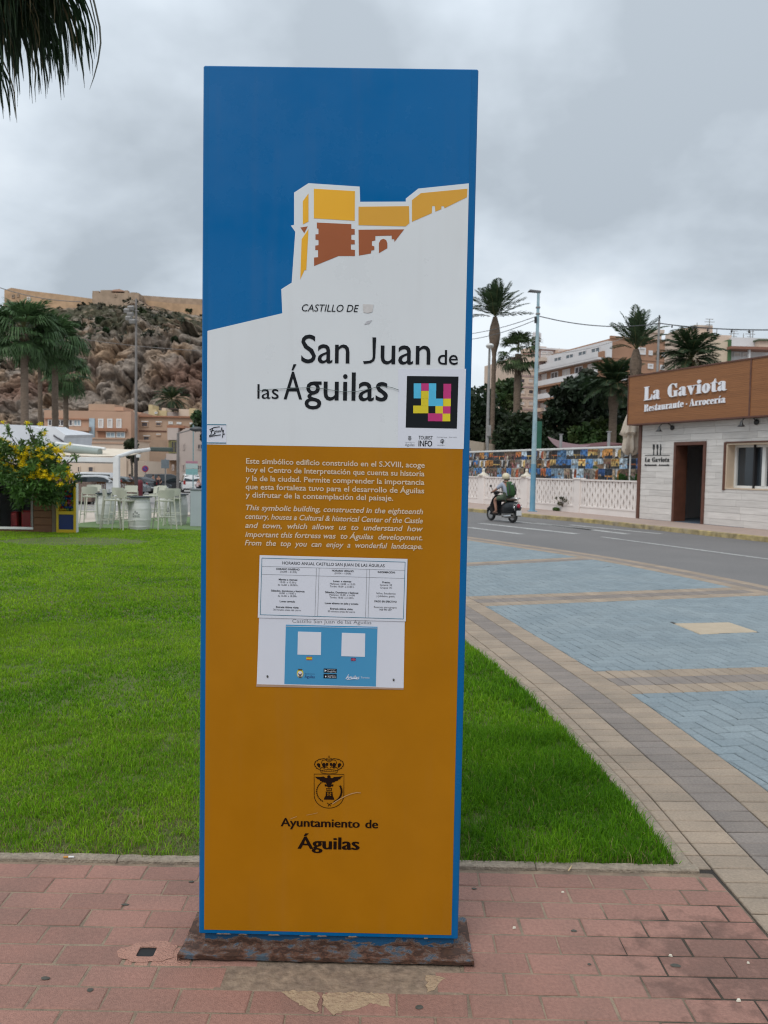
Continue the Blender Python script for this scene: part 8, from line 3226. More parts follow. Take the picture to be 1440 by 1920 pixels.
for k, (x_, y_) in enumerate(FLW):
 p = D(*L6(x_, y_), YT_ - 0.45 + 0.35 * ((x_ - 550) / 600) ** 2 + random.uniform(-0.08, 0.05))
 o = link('flower_cluster', fl_me[k % 3], ft, (p.x - tb.x, p.y - 18.9, p.z))
 s_ = random.uniform(0.65, 1.05)
 o.scale = (s_, s_, s_ * 0.75)
 o.rotation_euler = (0, 0, random.uniform(0, 6))
YP = 33
FP = Facade((D(*L5(0, 700), YP).x, YP), (1, 0.0))
pg = FP.thing('pergola', 'white framed terrace pergola with a cream fabric roof behind the barrel tables', 'pergola')
lp = lambda x, y: FP.P(*L5(x, y))
zb0, zb1 = lp(250, 700)[1], lp(250, 650)[1]
up_ = lp(492, 700)[0]
uL_ = -4.0
mb = MB()
mb.cbox(uL_, up_ - 0.1, -0.06, 0.06, zb0, zb1, 0.01)
mb.build('beam', M_whitepaint, pg)
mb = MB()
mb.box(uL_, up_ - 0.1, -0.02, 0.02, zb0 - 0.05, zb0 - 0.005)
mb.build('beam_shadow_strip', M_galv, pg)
for dy in (0,):
 mb = MB()
 mb.cbox(up_ - 0.13, up_ + 0.12, -0.10 + dy, 0.10 + dy, -0.3, zb1 + 0.04, 0.012)
 mb.build('post', M_whitepaint, pg)
zc0 = D(*L5(420, 572), YP + 4.2).z - 0.9
mb = MB()
vs, fs = [], []
for i in range(12):
 for j in range(7):
  x_ = uL_ + (up_ + 0.1 - uL_) * i / 11
  t = j / 6
  vs.append((x_, 0.0 + 4.2 * t, zb1 + 0.03 + (zc0 - zb1 + 0.9) * t - 0.10 * math.sin(math.pi * t) + 0.02 * math.sin(i * 1.9)))
for i in range(11):
 for j in range(6):
  a = i * 7 + j
  fs.append((a, a + 7, a + 8, a + 1))
mb.add(vs, fs)
mb.add([(x, y, z + 0.02) for x, y, z in vs], [f[::-1] for f in fs])
mb.build('fabric_roof', mat('cream_fabric', (0.66, 0.58, 0.47), 0.9, (0.60, 0.52, 0.42), 3), pg, smooth=60)
mb = MB()
mb.path([(up_, -0.02, zb1 + 0.02), (up_ + 0.06, 2.0, (zb1 + zc0 + 0.9) / 2 + 0.1), (up_ + 0.16, 4.2, zc0 + 0.95)], 0.09, 8)
mb.build('side_rail', M_whitepaint, pg, smooth=True)
mb = MB()
mb.cbox(up_ + 0.2, up_ + 1.2, 4.0, 4.4, zc0 + 0.86, zc0 + 1.06, 0.03)
mb.build('roof_end', mat('dark_green_grey', (0.06, 0.08, 0.07), 0.6), pg)
cr = thing('cassette_awning', 'grey green rolled awning cassette above the pergola roof', 'awning', (0, 0, 0))
a, b2 = D(*L5(-150, 548), 36), D(*L5(318, 598), 35)
mb = MB()
mb.path([a, b2], 0.17, 12)
mb.build('cassette', mat('grey_green_metal', (0.22, 0.26, 0.24), 0.5, (0.26, 0.30, 0.28), 3), cr, smooth=60)
mb = MB()
mb.path([a + Vector((0, .1, .2)), b2 + Vector((0.2, .1, .16))], 0.07, 8)
mb.build('cover', M_whitepaint, cr)
tn = thing('marquee', 'white marquee roofs rising behind the yellow flowering tree', 'tent', (0, 0, 0))
M_tent = mat('white_tent_cloth', (0.68, 0.69, 0.72), 0.75, (0.60, 0.61, 0.64), 1.2)
for k, (poly, Y0, dep) in enumerate((([(-600, 520), (-600, 140), (40, 130), (440, 150), (640, 200), (760, 250), (800, 440), (850, 520)], 41, 6),
          ([(690, 180), (840, 168), (1030, 300), (1000, 350), (985, 480), (820, 470), (760, 300)], 38, 5))):
 P = [D(*L6(*p), Y0) for p in poly]
 mb = MB()
 n = len(P)
 mb.add([tuple(p) for p in P] + [(p.x - 0.5, p.y + dep, p.z + (0.25 if i in (2, 3) else 0)) for i, p in enumerate(P)],
   [tuple(range(n))[::-1], tuple(range(n, 2 * n))] + [(i, (i + 1) % n, n + (i + 1) % n, n + i) for i in range(n)])
 mb.build('roof_cloth', M_tent, tn)
for x0, x1, yt, yb in ((835, 905, 290, 350), (915, 990, 340, 400)):
 P = [D(*L6(x0, yt), 37.9), D(*L6(x1, yt + 50), 37.9), D(*L6(x1, yb + 10), 37.9), D(*L6(x0, yb - 30), 37.9)]
 mb = MB()
 mb.add([tuple(p) for p in P] + [(p.x, p.y + 0.06, p.z) for p in P], [(0, 1, 2, 3), (4, 7, 6, 5), (0, 4, 5, 1), (1, 5, 6, 2), (2, 6, 7, 3), (3, 7, 4, 0)])
 mb.build('vent_window', M_shadeglass, tn)
for x_ in (-8.5, -17):
 mb = MB()
 mb.path([(D(*L6(780, 400), 38).x if x_ > -10 else -19.6, 38.5, -0.3), (D(*L6(780, 400), 38).x if x_ > -10 else -19.6, 38.5, 2.6)], 0.06, 8)
 mb.build('post', M_whitepaint, tn)
M_fwood = mat('fence_wood', (0.26, 0.125, 0.06), 0.8, (0.18, 0.085, 0.04), 3)
YF = 37
for (x0, x1, yt, yb, lb) in ((180, 332, 362, 446, 'low brown slatted fence panel left of the white pergola post'),
        (490, 640, 362, 472, 'low brown slatted fence panel right of the white pergola post')):
 a, b2 = D(*L7(x0, yb), YF), D(*L7(x1, yb), YF)
 zt_ = D(*L7(x0, yt), YF).z
 zg_ = zg(a.x, YF) - 0.08
 f_ = thing('slatted_fence', lb, 'fence', (a.x, YF, zg_), 0, 'low brown fence panels of the terrace')
 w = b2.x - a.x
 H_ = zt_ - zg_
 for z_ in (0.08, H_ - 0.1):
  mb = MB()
  mb.box(0, w, 0.0, 0.04, z_, z_ + 0.08)
  mb.build('rail', M_fwood, f_)
 n = 9
 for k in range(n + 1):
  mb = MB()
  mb.cbox(k * w / n - 0.025, k * w / n + 0.025, -0.03, -0.001, 0.0, H_, 0.004)
  mb.build('slat', M_fwood, f_)
a, b2 = D(*L7(5, 480), 33.5), D(*L7(182, 480), 33.5)
zt_ = D(*L7(100, 368), 33.5).z
pl = thing('pebble_planter', 'reddish brown pebble-faced planter wall beside the yellow machine', 'planter', (a.x, 33.5, zg(a.x, 33.5) - 0.08))
mb = MB()
mb.cbox(0, b2.x - a.x, 0, 0.6, 0.12, zt_ - zg(a.x, 33.5) + 0.08, 0.02)
mb.build('box', mat('pebble_facing', (0.28, 0.20, 0.16), 0.9, (0.12, 0.085, 0.07), 22, 0.6, bump=2, bscale=30), pl)
mb = MB()
for k in range(5):
 mb.box(0.1 + k * 0.32, 0.18 + k * 0.32, 0.05, 0.5, 0, 0.12)
mb.build('feet', M_black, pl)
a = D(*L7(700, 490), 46)
zt_ = D(*L7(700, 345), 46).z
bn = thing('litter_bin', 'dark red litter bin standing behind the lamp column', 'bin', (a.x, 46, zg(a.x, 46) - 0.075))
hB_ = zt_ - zg(a.x, 46) + 0.075
mb = MB()
mb.lathe([(0.16, 0.12), (0.19, 0.2), (0.20, hB_ - 0.2), (0.21, hB_ - 0.15), (0.15, hB_), (0.0, hB_ + 0.02)], 16)
mb.build('drum', mat('dark_red_paint', (0.15, 0.02, 0.03), 0.5), bn, smooth=40)
mb = MB()
mb.path([(0, 0, 0), (0, 0, 0.2)], 0.07, 8)
mb.build('foot', M_black, bn)
YC1 = 40.0
a = D(255, 925, YC1)
zb_ = zg(a.x, YC1) - 0.075
lc = thing('lamp_column', 'tall tapering grey lamp column with floodlights rising between the barrels and the fence', 'street lamp', (a.x, YC1, zb_))
z1_ = D(254.5, 853, YC1).z - zb_
z2_ = D(252.5, 560, YC1).z - zb_
mb = MB()
mb.path([(0, 0, 0), (0, 0, z1_)], [0.11, 0.09], 12)
mb.build('lower_column', mat('dark_column_paint', (0.055, 0.045, 0.045), 0.6, (0.08, 0.065, 0.06), 5), lc, smooth=True)
mb = MB()
mb.path([(0, 0, z1_ + .002), (0, 0, z2_)], [0.078, 0.05], 12)
mb.build('column', M_greypole, lc, smooth=True)
for px_, py_ in ((240, 583), (246, 590), (243, 597), (250, 603), (247, 578)):
 p = D(px_, py_, YC1)
 mb = MB()
 mb.cbox(-0.16, 0.14, -0.12, 0.10, -0.10, 0.10, 0.02)
 mb.xf(Matrix.Translation((p.x - a.x, -0.1, p.z - zb_)) @ Matrix.Rotation(0.4, 4, 'X'))
 mb.build('floodlight', M_galv, lc)
for py_ in (583, 600):
 mb = MB()
 zz_ = D(248, py_, YC1).z - zb_
 mb.tube((-0.45, -0.03, zz_), (0.15, -0.03, zz_), 0.02, n=6)
 mb.build('cross_bar', M_galv, lc)
mb = MB()
p = D(260, 855, YC1)
mb.cbox(p.x - a.x - 0.10, p.x - a.x + 0.10, -0.12, 0.02, p.z - zb_ - 0.08, p.z - zb_ + 0.08, 0.01)
mb.build('white_box', M_whitepaint, lc)
YC2 = 62.0
a = D(333.5, 900, YC2)
zb_ = zg(a.x, YC2) - 0.075
l2 = thing('street_lamp', 'dark grey street lamp with an arm reaching right towards the totem', 'street lamp', (a.x, YC2, zb_))
zt_ = D(333.5, 812, YC2).z - zb_
mb = MB()
mb.path([(0, 0, 0), (0, 0, zt_)], [0.13, 0.10], 10)
mb.build('pole', M_greypole, l2, smooth=True)
p0, p1, p2 = D(333.5, 811, YC2), D(356, 806.5, YC2), D(381, 803, YC2)
mb = MB()
mb.path([(0, 0, zt_ - 0.02), (p1.x - a.x, 0, p1.z - zb_)], 0.05, 8)
mb.build('arm', M_greypole, l2)
mb = MB()
mb.ball(((p1.x + p2.x) / 2 - a.x, 0, (p1.z + p2.z) / 2 - zb_), ((p2.x - p1.x) / 2 + .05, 0.28, 0.20), 14, 8)
mb.build('lamp_head', mat('slate_lamp_head', (0.055, 0.06, 0.065), 0.4), l2, smooth=True)
def simple_sign(name, label, px, Y, pb, pt, cat, build):
 a = D(px, pb, Y)
 z0_ = zg(a.x, Y) - 0.075
 t = thing(name, label, cat, (a.x, Y, z0_))
 build(t, D(px, pt, Y).z - z0_)
 return t
def np_sign(t, h):
 mb = MB()
 mb.path([(0, 0, 0), (0, 0, h + 0.3)], 0.035, 6)
 mb.build('post', M_galv, t)
 mb = MB()
 mb.lathe([(0.0, 0), (0.30, 0), (0.30, 0.03), (0, 0.03)], 18)
 mb.xf(Matrix.Translation((0, -0.04, h)) @ Matrix.Rotation(R(90), 4, 'X'))
 mb.build('disc', mat('sign_red', (0.40, 0.03, 0.06), 0.4), t)
 mb = MB()
 mb.lathe([(0.0, 0), (0.21, 0), (0.21, 0.012), (0, 0.012)], 18)
 mb.xf(Matrix.Translation((0, -0.07, h)) @ Matrix.Rotation(R(90), 4, 'X'))
 mb.build('blue_field', mat('sign_blue', (0.03, 0.06, 0.28), 0.4), t)
 mb = MB()
 mb.box(-0.22, 0.22, -0.092, -0.084, -0.03, 0.03)
 mb.xf(Matrix.Translation((0, 0, h)) @ Matrix.Rotation(R(45), 4, 'Y'))
 mb.build('red_bar', mat('sign_red2', (0.42, 0.03, 0.06), 0.4), t)
simple_sign('no_parking_sign', 'round red and blue no parking sign in front of the tan wall', 272.6, 70, 912, 879, 'road sign', np_sign)
def board_sign(t, h):
 mb = MB()
 mb.path([(0, 0, 0), (0, 0, h + 0.5)], 0.05, 6)
 mb.build('post', M_galv, t)
 mb = MB()
 mb.cbox(-0.32, 0.32, -0.08, -0.05, h - 0.35, h + 0.35, 0.01)
 mb.build('board', mat('slate_board', (0.16, 0.19, 0.21), 0.5), t)
simple_sign('grey_notice_board', 'small slate grey board on a post beside the dark parked car', 310, 62, 920, 870, 'sign', board_sign)
def shop_sign(t, h):
 mb = MB()
 mb.path([(0, 0, 0), (0, 0, h + 3.6)], 0.05, 6)
 mb.build('post', mat('teal_post', (0.20, 0.32, 0.34), 0.5), t)
 for z_, c_, hh in ((0.42, (0.42, 0.20, 0.26), 0.10), (0.10, (0.42, 0.52, 0.50), 0.20), (-0.40, (0.22, 0.42, 0.42), 0.26)):
  mb = MB()
  mb.cbox(-0.62, 0.42, -0.09, -0.05, h + z_ - hh, h + z_ + hh, 0.01)
  mb.build('panel', mat('sign_panel', c_, 0.5, tuple(q * 0.85 for q in c_), 8), t)
simple_sign('street_sign', 'pink and teal stacked street sign on a tall thin teal post', 362, 66, 915, 876, 'sign', shop_sign)
M_tyre = M_black
M_carwhite = mat('white_car_paint', (0.68, 0.68, 0.68), 0.25, (0.64, 0.64, 0.64), 2, spec=0.6)
M_cardark = mat('dark_car_paint', (0.022, 0.024, 0.028), 0.2, (0.028, 0.030, 0.034), 2, spec=0.6)
M_cargrey = mat('grey_car_paint', (0.13, 0.15, 0.16), 0.25, (0.15, 0.17, 0.18), 2, spec=0.6)
M_carglass = glass_mat('car_glass', (0.015, 0.02, 0.022), 0.06)
M_redlens = mat('red_lens2', (0.35, 0.02, 0.02), 0.3)
def car(label, px, Y, rz, paint, L=4.2, W=1.75, H=1.48, van=False, group='cars parked along the street'):
 a = D(px, 900, Y)
 t = thing('parked_car', label, 'car', (a.x, Y, zg(a.x, Y) - 0.075), rz, group)
 hl = L / 2
 if van:
  low = [(-hl, 0.35), (-hl - .02, 0.75), (-hl + 0.02, 1.05), (-hl + 0.12, 1.5), (-hl + 0.25, H + .1), (0.3, H + .12), (0.85, H), (1.35, 1.08), (hl - 0.25, 0.92), (hl, 0.70), (hl, 0.32)]
  green = [(-hl + 0.10, 1.08), (-hl + 0.22, H), (0.3, H + .02), (0.80, H - .08), (1.22, 1.08)]
 else:
  low = [(-hl, 0.35), (-hl - .03, 0.70), (-hl + 0.03, 0.98), (-hl + 0.30, 1.30), (-hl + 0.65, H - .03), (-0.2, H), (0.35, H - .05), (1.0, 1.02), (hl - 0.35, 0.86), (hl, 0.62), (hl, 0.30)]
  green = [(-hl + 0.12, 1.0), (-hl + 0.38, 1.30), (-hl + 0.68, H - .12), (-0.2, H - .09), (0.30, H - .14), (0.90, 1.0)]
 secs = []
 vs, fs = [], []
 ys = [(-W / 2, 0.06), (-W / 2 + 0.10, 0.0), (0, -0.02), (W / 2 - 0.10, 0.0), (W / 2, 0.06)]
 n = len(low)
 for y_, ins in ys:
  for x_, z_ in low:
   tum = 1.0
   yy = y_ * (1 - 0.22 * max(0, (z_ - 0.9)) / max(0.4, H - 0.9))
   vs.append((x_ * (1 - ins * 0.25), yy, z_ - (ins if z_ > 1.2 else ins * 0.2)))
 for j in range(len(ys) - 1):
  for i in range(n - 1):
   fs.append((j * n + i, j * n + i + 1, (j + 1) * n + i + 1, (j + 1) * n + i))
  fs.append((j * n + n - 1, j * n, (j + 1) * n, (j + 1) * n + n - 1))
 fs.append(tuple(range(n))[::-1])
 fs.append(tuple(range((len(ys) - 1) * n, len(ys) * n)))
 mb = MB()
 mb.add(vs, fs)
 mb.build('body', paint, t, smooth=35)
 for s in (-1, 1):
  P = []
  for x_, z_ in green:
   yy = s * (W / 2) * (1 - 0.22 * max(0, (z_ - 0.9)) / max(0.4, H - 0.9)) * 1.005
   P.append((x_, yy, z_ - 0.03))
  mb = MB()
  mb.poly(P if s > 0 else P[::-1])
  q = [(x_, yy - s * 0.02, z_) for x_, yy, z_ in P]
  mb.poly(q[::-1] if s > 0 else q)
  mb.build('side_window', M_carglass, t)
 for (x0, z0), (x1, z1), e_ in ((low[2] if not van else (-hl + 0.03, 1.10), low[4] if not van else (-hl + 0.2, H - .02), -1), ((1.0, 1.04) if not van else (1.33, 1.10), (0.38, H - .08) if not van else (0.86, H - .04), 1)):
  mb = MB()
  w0 = W / 2 * 0.86
  w1 = W / 2 * 0.72
  d = 0.02 * e_
  mb.poly([(x0 + d, -w0, z0 + 0.03), (x0 + d, w0, z0 + 0.03), (x1 + d, w1, z1 - 0.02), (x1 + d, -w1, z1 - 0.02)])
  mb.build('windscreen' if e_ > 0 else 'rear_window', M_carglass, t)
 for x_ in (-hl + 0.72, hl - 0.78):
  for s in (-1, 1):
   mb = MB()
   mb.lathe([(0.0, -0.10), (0.27, -0.10), (0.31, -0.07), (0.31, 0.07), (0.27, 0.10), (0.0, 0.10)], 18)
   mb.xf(Matrix.Translation((x_, s * (W / 2 - 0.08), 0.31)) @ Matrix.Rotation(R(90), 4, 'X'))
   w = mb.build('wheel', M_tyre, t, smooth=40)
   mb = MB()
   mb.lathe([(0.0, -0.01), (0.19, -0.01), (0.19, 0.01), (0.0, 0.015)], 14)
   mb.xf(Matrix.Translation((x_, s * (W / 2 + 0.025), 0.31)) @ Matrix.Rotation(R(90), 4, 'X'))
   mb.build('rim', M_galv, w)
 for s in (-1, 1):
  mb = MB()
  mb.cbox(-hl - 0.04, -hl + 0.06, s * W / 2 * 0.80 - 0.10, s * W / 2 * 0.80 + 0.10, 0.82, 1.02 if not van else 1.2, 0.02)
  mb.build('tail_light', M_redlens, t)
  mb = MB()
  mb.cbox(hl - 0.10, hl + 0.02, s * W / 2 * 0.75 - 0.16, s * W / 2 * 0.75 + 0.16, 0.60, 0.74, 0.02)
  mb.build('headlight', M_glass2, t)
  mb = MB()
  mb.ball((0.72, s * (W / 2 + 0.08), 1.02), (0.08, 0.09, 0.07), 8, 5)
  mb.build('mirror', paint, t, smooth=True)
 mb = MB()
 mb.cbox(-hl - 0.035, -hl - 0.015, -0.26, 0.26, 0.55, 0.67, 0.004)
 mb.build('licence_plate', M_whitepaint, t)
 mb = MB()
 mb.cbox(-hl - 0.06, -hl + 0.1, -W / 2 + .08, W / 2 - .08, 0.30, 0.46, 0.03)
 mb.build('bumper', M_black, t)
 return t
car('white van parked at the right with its rear towards us, beside the totem', 357, 76, R(108), M_carwhite, L=4.3, H=1.72, van=True)
car('large white car roof showing behind the planter, farthest left', 167, 60, R(172), M_carwhite, L=4.6, H=1.62, van=True)
car('white car parked behind the low fence left of the pergola post', 190, 55, R(10), M_carwhite, L=3.9)
car('grey car parked just right of the white pergola post', 228, 62, R(5), M_cargrey, L=4.3)
car('dark car directly behind the lamp column', 247, 66, R(160), M_cardark, L=4.2)
car('dark car parked behind the two walkers on their left', 277, 74, R(20), M_cardark, L=4.3)
car('dark tall car parked right of the two walkers', 309, 76, R(60), M_cardark, L=4.4, H=1.66, van=True)
M_whiteshirt = mat('white_shirt', (0.55, 0.56, 0.60), 0.9)
M_blueshort = mat('blue_shorts', (0.05, 0.14, 0.32), 0.9)
M_darkcloth = mat('dark_clothes', (0.018, 0.018, 0.028), 0.9)
M_pinkshirt = mat('pale_pink_shirt', (0.60, 0.46, 0.47), 0.9)
def at(px, Y):
 a = D(px, 900, Y)
 return (a.x, Y, zg(a.x, Y) - 0.075)
pedestrian('walker in pale shirt and blue shorts crossing the street beyond the bar', at(287, 68), R(-20), 1.70, M_whiteshirt, M_blueshort, stride=0.12, arms=(0.2, 0.1))
pedestrian('walker in dark clothes beside the one in blue shorts', at(297.5, 66), R(-100), 1.70, M_darkcloth, M_darkcloth, stride=0.05, arms=(0.15, 0.15), w=1.15)
pedestrian('person in a pale pink shirt standing behind the dark car near the lamp column', at(243, 64), R(-90), 1.66, M_pinkshirt, M_darkcloth)
pedestrian('person in a pinkish white shirt and cap close to the totem edge', at(373, 60), R(-120), 1.45, M_pinkshirt, M_darkcloth, hat=M_whitepaint, w=1.25, arms=(0.25, 0.25))
M_peach = mat('peach_render', (0.50, 0.31, 0.215), 0.85, (0.44, 0.275, 0.19), 0.35)
M_tanr = mat('tan_render', (0.44, 0.30, 0.21), 0.85, (0.38, 0.255, 0.18), 0.35)
M_tanbrick = mat('tan_block', (0.36, 0.25, 0.175), 0.9, (0.30, 0.205, 0.145), 0.9, bump=0.3, bscale=4)
M_cream_l = mat('cream_wall', (0.64, 0.51, 0.40), 0.85, (0.58, 0.455, 0.355), 0.35)
M_pinkgrey = mat('pink_grey_render', (0.50, 0.42, 0.38), 0.85, (0.44, 0.37, 0.335), 0.35)
M_yellow_l = mat('yellow_render', (0.60, 0.48, 0.27), 0.85, (0.53, 0.42, 0.24), 0.4)
M_palewin = glass_mat('pale_window', (0.22, 0.27, 0.30), 0.25)
M_orange_l = mat('orange_edge', (0.36, 0.17, 0.10), 0.85)
class Bld:
 def __init__(s, name, label, Y, slope=0.0, cat='building'):
  s.F = Facade((D(250, 870, Y).x, Y), (1, slope))
  s.t = s.F.thing(name, label, cat)
  s.F_ = s.F
 def b(s, x0, y0, x1, y1, m, name='wall', dy=0.0, dep=9.0, z0=None):
  r = s.F.rect(*L5(x0, y0), *L5(x1, y1), dy)
  mb = MB()
  mb.box(r[0], r[1], dy, dy + dep, r[2] if z0 is None else z0, r[3])
  mb.build(name, m, s.t)
 def w(s, x0, y0, x1, y1, fm, pm, mull=1, bar=0.14, dy=0.0):
  r = s.F.rect(*L5(x0, y0), *L5(x1, y1), dy)
  window(s.t, r, fm, pm, bar=bar, th=0.1, proud=0.02 - dy, mull=mull)
b1 = Bld('peach_house', 'peach terraced building with three white shutters below the cliff', 122)
b1.b(-260, 168, 640, 900, M_peach, z0=-1)
b1.b(200, 98, 470, 168, M_tanr, 'roof_room', dy=2, dep=5)
b1.b(470, 128, 560, 168, M_peach, 'roof_step', dy=2, dep=5)
b1.b(-260, 330, 200, 372, M_peach, 'balcony_front', dy=-1.2, dep=1.2)
b1.b(268, 348, 590, 378, M_orange_l, 'ledge', dy=-0.6, dep=0.59)
b1.b(205, 245, 262, 450, M_palewin, 'stair_glazing', dy=-0.15, dep=0.145)
for x0 in (-220, -130, -40, 45):
 b1.w(x0, 258, x0 + 78, 326, M_whitepaint, M_palewin if x0 > 0 else M_shadeglass, 2)
b1.b(-260, 246, 196, 258, M_orange_l, 'lintel', dy=-0.3, dep=0.29)
for x0 in (302, 396, 490):
 b1.w(x0, 250, x0 + 54, 346, M_whitepaint, M_shutter, 1, 0.18)
b1.b(298, 386, 372, 446, M_orange_l, 'loggia_wall', dy=-0.08, dep=0.078)
b1.w(384, 388, 478, 446, M_whitepaint, M_palewin, 2)
b1.w(490, 388, 580, 446, M_whitepaint, M_palewin, 2)
for x0 in (-200, -90, 20, 100):
 b1.w(x0, 400, x0 + 80, 446, M_whitepaint, M_palewin, 2)
b2_ = Bld('tan_house', 'tan building with small dark windows right of the lamp column', 126)
b2_.b(706, 228, 1400, 900, M_tanr, z0=-1)
b2_.b(640, 182, 742, 900, M_peach, 'side_wing', dy=1.0, z0=-1)
b2_.b(720, 222, 1400, 236, M_orange_l, 'roof_edge', dy=-0.4, dep=9)
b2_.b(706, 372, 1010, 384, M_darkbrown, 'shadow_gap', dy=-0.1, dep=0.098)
for x0, y0, x1, y1 in ((746, 282, 820, 336), (896, 286, 960, 326), (766, 430, 836, 476), (902, 414, 948, 432), (1030, 280, 1075, 306), (1115, 285, 1165, 306), (1250, 290, 1290, 306)):
 b2_.w(x0, y0, x1, y1, M_whitepaint if y0 < 300 and x0 > 1000 else M_tanr, M_shutter if x0 > 1000 else M_shadeglass, 1, 0.14)
 if x0 < 1000:
  b2_.b(x0, y0 - 8, x1, y0, M_whitepaint, 'shutter_box', dy=-0.16, dep=0.15)
b3 = Bld('block_wall_house', 'plain tan block-built annex with a dark garage opening at street level', 116)
b3.b(720, 470, 1040, 770, M_tanbrick)
b3.b(720, 770, 830, 900, M_tanbrick, z0=-1)
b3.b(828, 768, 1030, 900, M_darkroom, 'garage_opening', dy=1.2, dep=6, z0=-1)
b4 = Bld('corner_house', 'pale pinkish corner house with an olive framed bay window', 104)
b4.b(1128, 395, 1460, 900, M_pinkgrey, z0=-1)
P_ = [b4.F.P(*L5(*p)) for p in ((1128, 396), (1215, 345), (1310, 352), (1400, 330), (1460, 360), (1460, 396))]
mb = MB()
mb.yprism(P_[::-1], 0.001, 8.9)
mb.build('gable', M_pinkgrey, b4.t)
b4.b(1012, 325, 1126, 900, M_tanr, 'bay_tower', dy=1.0, z0=-1)
b4.b(1012, 318, 1190, 345, M_orange_l, 'cornice', dy=0.4, dep=3)
b4.b(1018, 345, 1126, 470, M_pinkgrey, 'bay_upper', dy=-0.2, dep=1.15)
b4.b(1005, 612, 1126, 680, M_pinkgrey, 'bay_lower', dy=-0.4, dep=1.35)
b4.b(1050, 476, 1126, 612, mat('olive_frame', (0.20, 0.18, 0.07), 0.6), 'bay_frame', dy=-0.1, dep=1.05)
b4.w(1056, 482, 1122, 606, mat('olive_frame2', (0.22, 0.20, 0.08), 0.6), M_shadeglass, 2, 0.12, dy=-0.12)
b4.b(1030, 476, 1049, 612, mat('olive_frame3', (0.24, 0.22, 0.09), 0.6), 'bay_side', dy=0.05, dep=0.9)
for x0, y0, x1, y1, mu in ((1330, 510, 1392, 570, 2), (1325, 728, 1376, 788, 2), (1176, 508, 1198, 574, 1), (1172, 722, 1198, 788, 1), (1066, 726, 1090, 790, 1)):
 b4.w(x0, y0, x1, y1, M_pinkgrey, M_shadeglass, mu, 0.12)
b5 = Bld('cream_wall_building', 'long low cream building behind the white pergola with two small windows', 92)
b5.b(-700, 446, 592, 900, M_cream_l, z0=-1)
b5.b(592, 688, 792, 900, M_cream_l, 'low_annex', dy=0.3, z0=-1)
b5.b(-700, 440, 600, 452, M_peach, 'coping', dy=-0.25, dep=9.4)
b5.b(-700, 484, 592, 500, M_peach, 'string_course', dy=-0.12, dep=0.118)
for x0, x1 in ((84, 114), (195, 256), (-90, -30), (-220, -160)):
 b5.w(x0, 744, x1, 806, M_cream_l, M_shadeglass, 1, 0.10)
b5.w(128, 540, 212, 552, M_cream_l, M_shadeglass, 1, 0.04)
b6 = Bld('yellow_roof_house', 'pale yellow rooftop rooms above the tan building under the cliff', 138)
b6.b(822, 152, 905, 215, M_yellow_l, dep=6, z0=8)
b6.b(822, 104, 862, 152, M_yellow_l, 'tower_room', dep=4)
b6.b(905, 165, 1010, 222, M_yellow_l, 'room', dy=1, dep=6)
b6.b(960, 136, 1000, 165, M_cream_l, 'room', dy=1.5, dep=4)
b6.b(1136, 150, 1245, 222, M_cream_l, 'room', dy=0.5, dep=6)
b6.b(1245, 142, 1308, 222, M_yellow_l, 'room', dy=0.3, dep=6)
b6.b(1010, 180, 1136, 222, M_pinkgrey, 'parapet', dy=1.2, dep=3)
b6.w(888, 178, 915, 200, M_whitepaint, M_shadeglass, 1, 0.12, dy=-0.02)
b6.b(1030, 140, 1110, 152, mat('dark_pergola', (0.07, 0.05, 0.04), 0.8), 'pergola', dy=-1, dep=4)
bushy_tree('shrub', 'dark green shrub between the cream building and the lamp column', (D(247, 850, 90).x, 90, 0), 2.0, 0.15,
   rand_clumps(16, (0, 0, D(247, 846, 93).z), (0.75, 0.8, 1.2), 0.42, 31), 2200, 0.2, (0.045, 0.06, 0.025))
bushy_tree('shrub', 'green tree crown touching the totem edge above the arm of the lamp', (D(383, 790, 100).x, 100, 0), 4.0, 0.15,
   rand_clumps(14, (0, 0, D(383, 795, 100).z), (1.6, 1.5, 2.2), 0.7, 32), 1600, 0.35, (0.035, 0.06, 0.02))
palm('palm_tree', 'small palm growing among the rocks above the yellow rooftop rooms', (D(322, 770, 146).x, 146, D(322, 772, 146).z - 2.0), 4.0, 0.45, 4.3, FEATHER_DARK, 30, tilt=(-50, 70), seed=41)
mb = MB()
def palmL(label, px, Y, pc, L, nfr, seed, r=0.38, **k):
 a = D(px, 880, Y)
 return palm('palm_tree', label, (a.x, Y, zg(a.x, Y) - 0.1), D(px, pc, Y).z - zg(a.x, Y) + 0.1, r, L, FAN_L, nfr, seed=seed, group='fan palms in front of the castle hill', **k)
FAN_L = [fan_frond(s_, droop=d_, n=30, petiole=0.5, col=(0.085, 0.155, 0.060)) for s_, d_ in ((51, 0.6), (52, 1.1), (53, 1.7))]
palmL('large fan palm farthest left with a full drooping crown', 47, 47, 626, 2.5, 60, 61, r=0.27, tilt=(-60, 85), skirt=120)
palmL('fan palm with a bushy crown in the middle of the left group', 104, 50, 645, 2.4, 60, 62, r=0.24, tilt=(-60, 80), skirt=120)
palmL('lowest fan palm at the right of the left group', 124, 56, 705, 2.1, 48, 63, r=0.22, tilt=(-60, 75), skirt=100)
palmL('fan palm half hidden behind the left group', 76, 60, 650, 2.6, 48, 64, r=0.20, tilt=(-60, 80))
M_hill = bpy.data.materials.new('hill_rock')
nt, b = nodes_of(M_hill)
geo = nt.nodes.new('ShaderNodeNewGeometry')
at_ = nt.nodes.new('ShaderNodeVertexColor')
at_.layer_name = 'tint'
no = nt.nodes.new('ShaderNodeTexNoise')
no.inputs['Scale'].default_value = 0.55
no.inputs['Detail'].default_value = 10
no.inputs['Roughness'].default_value = 0.72
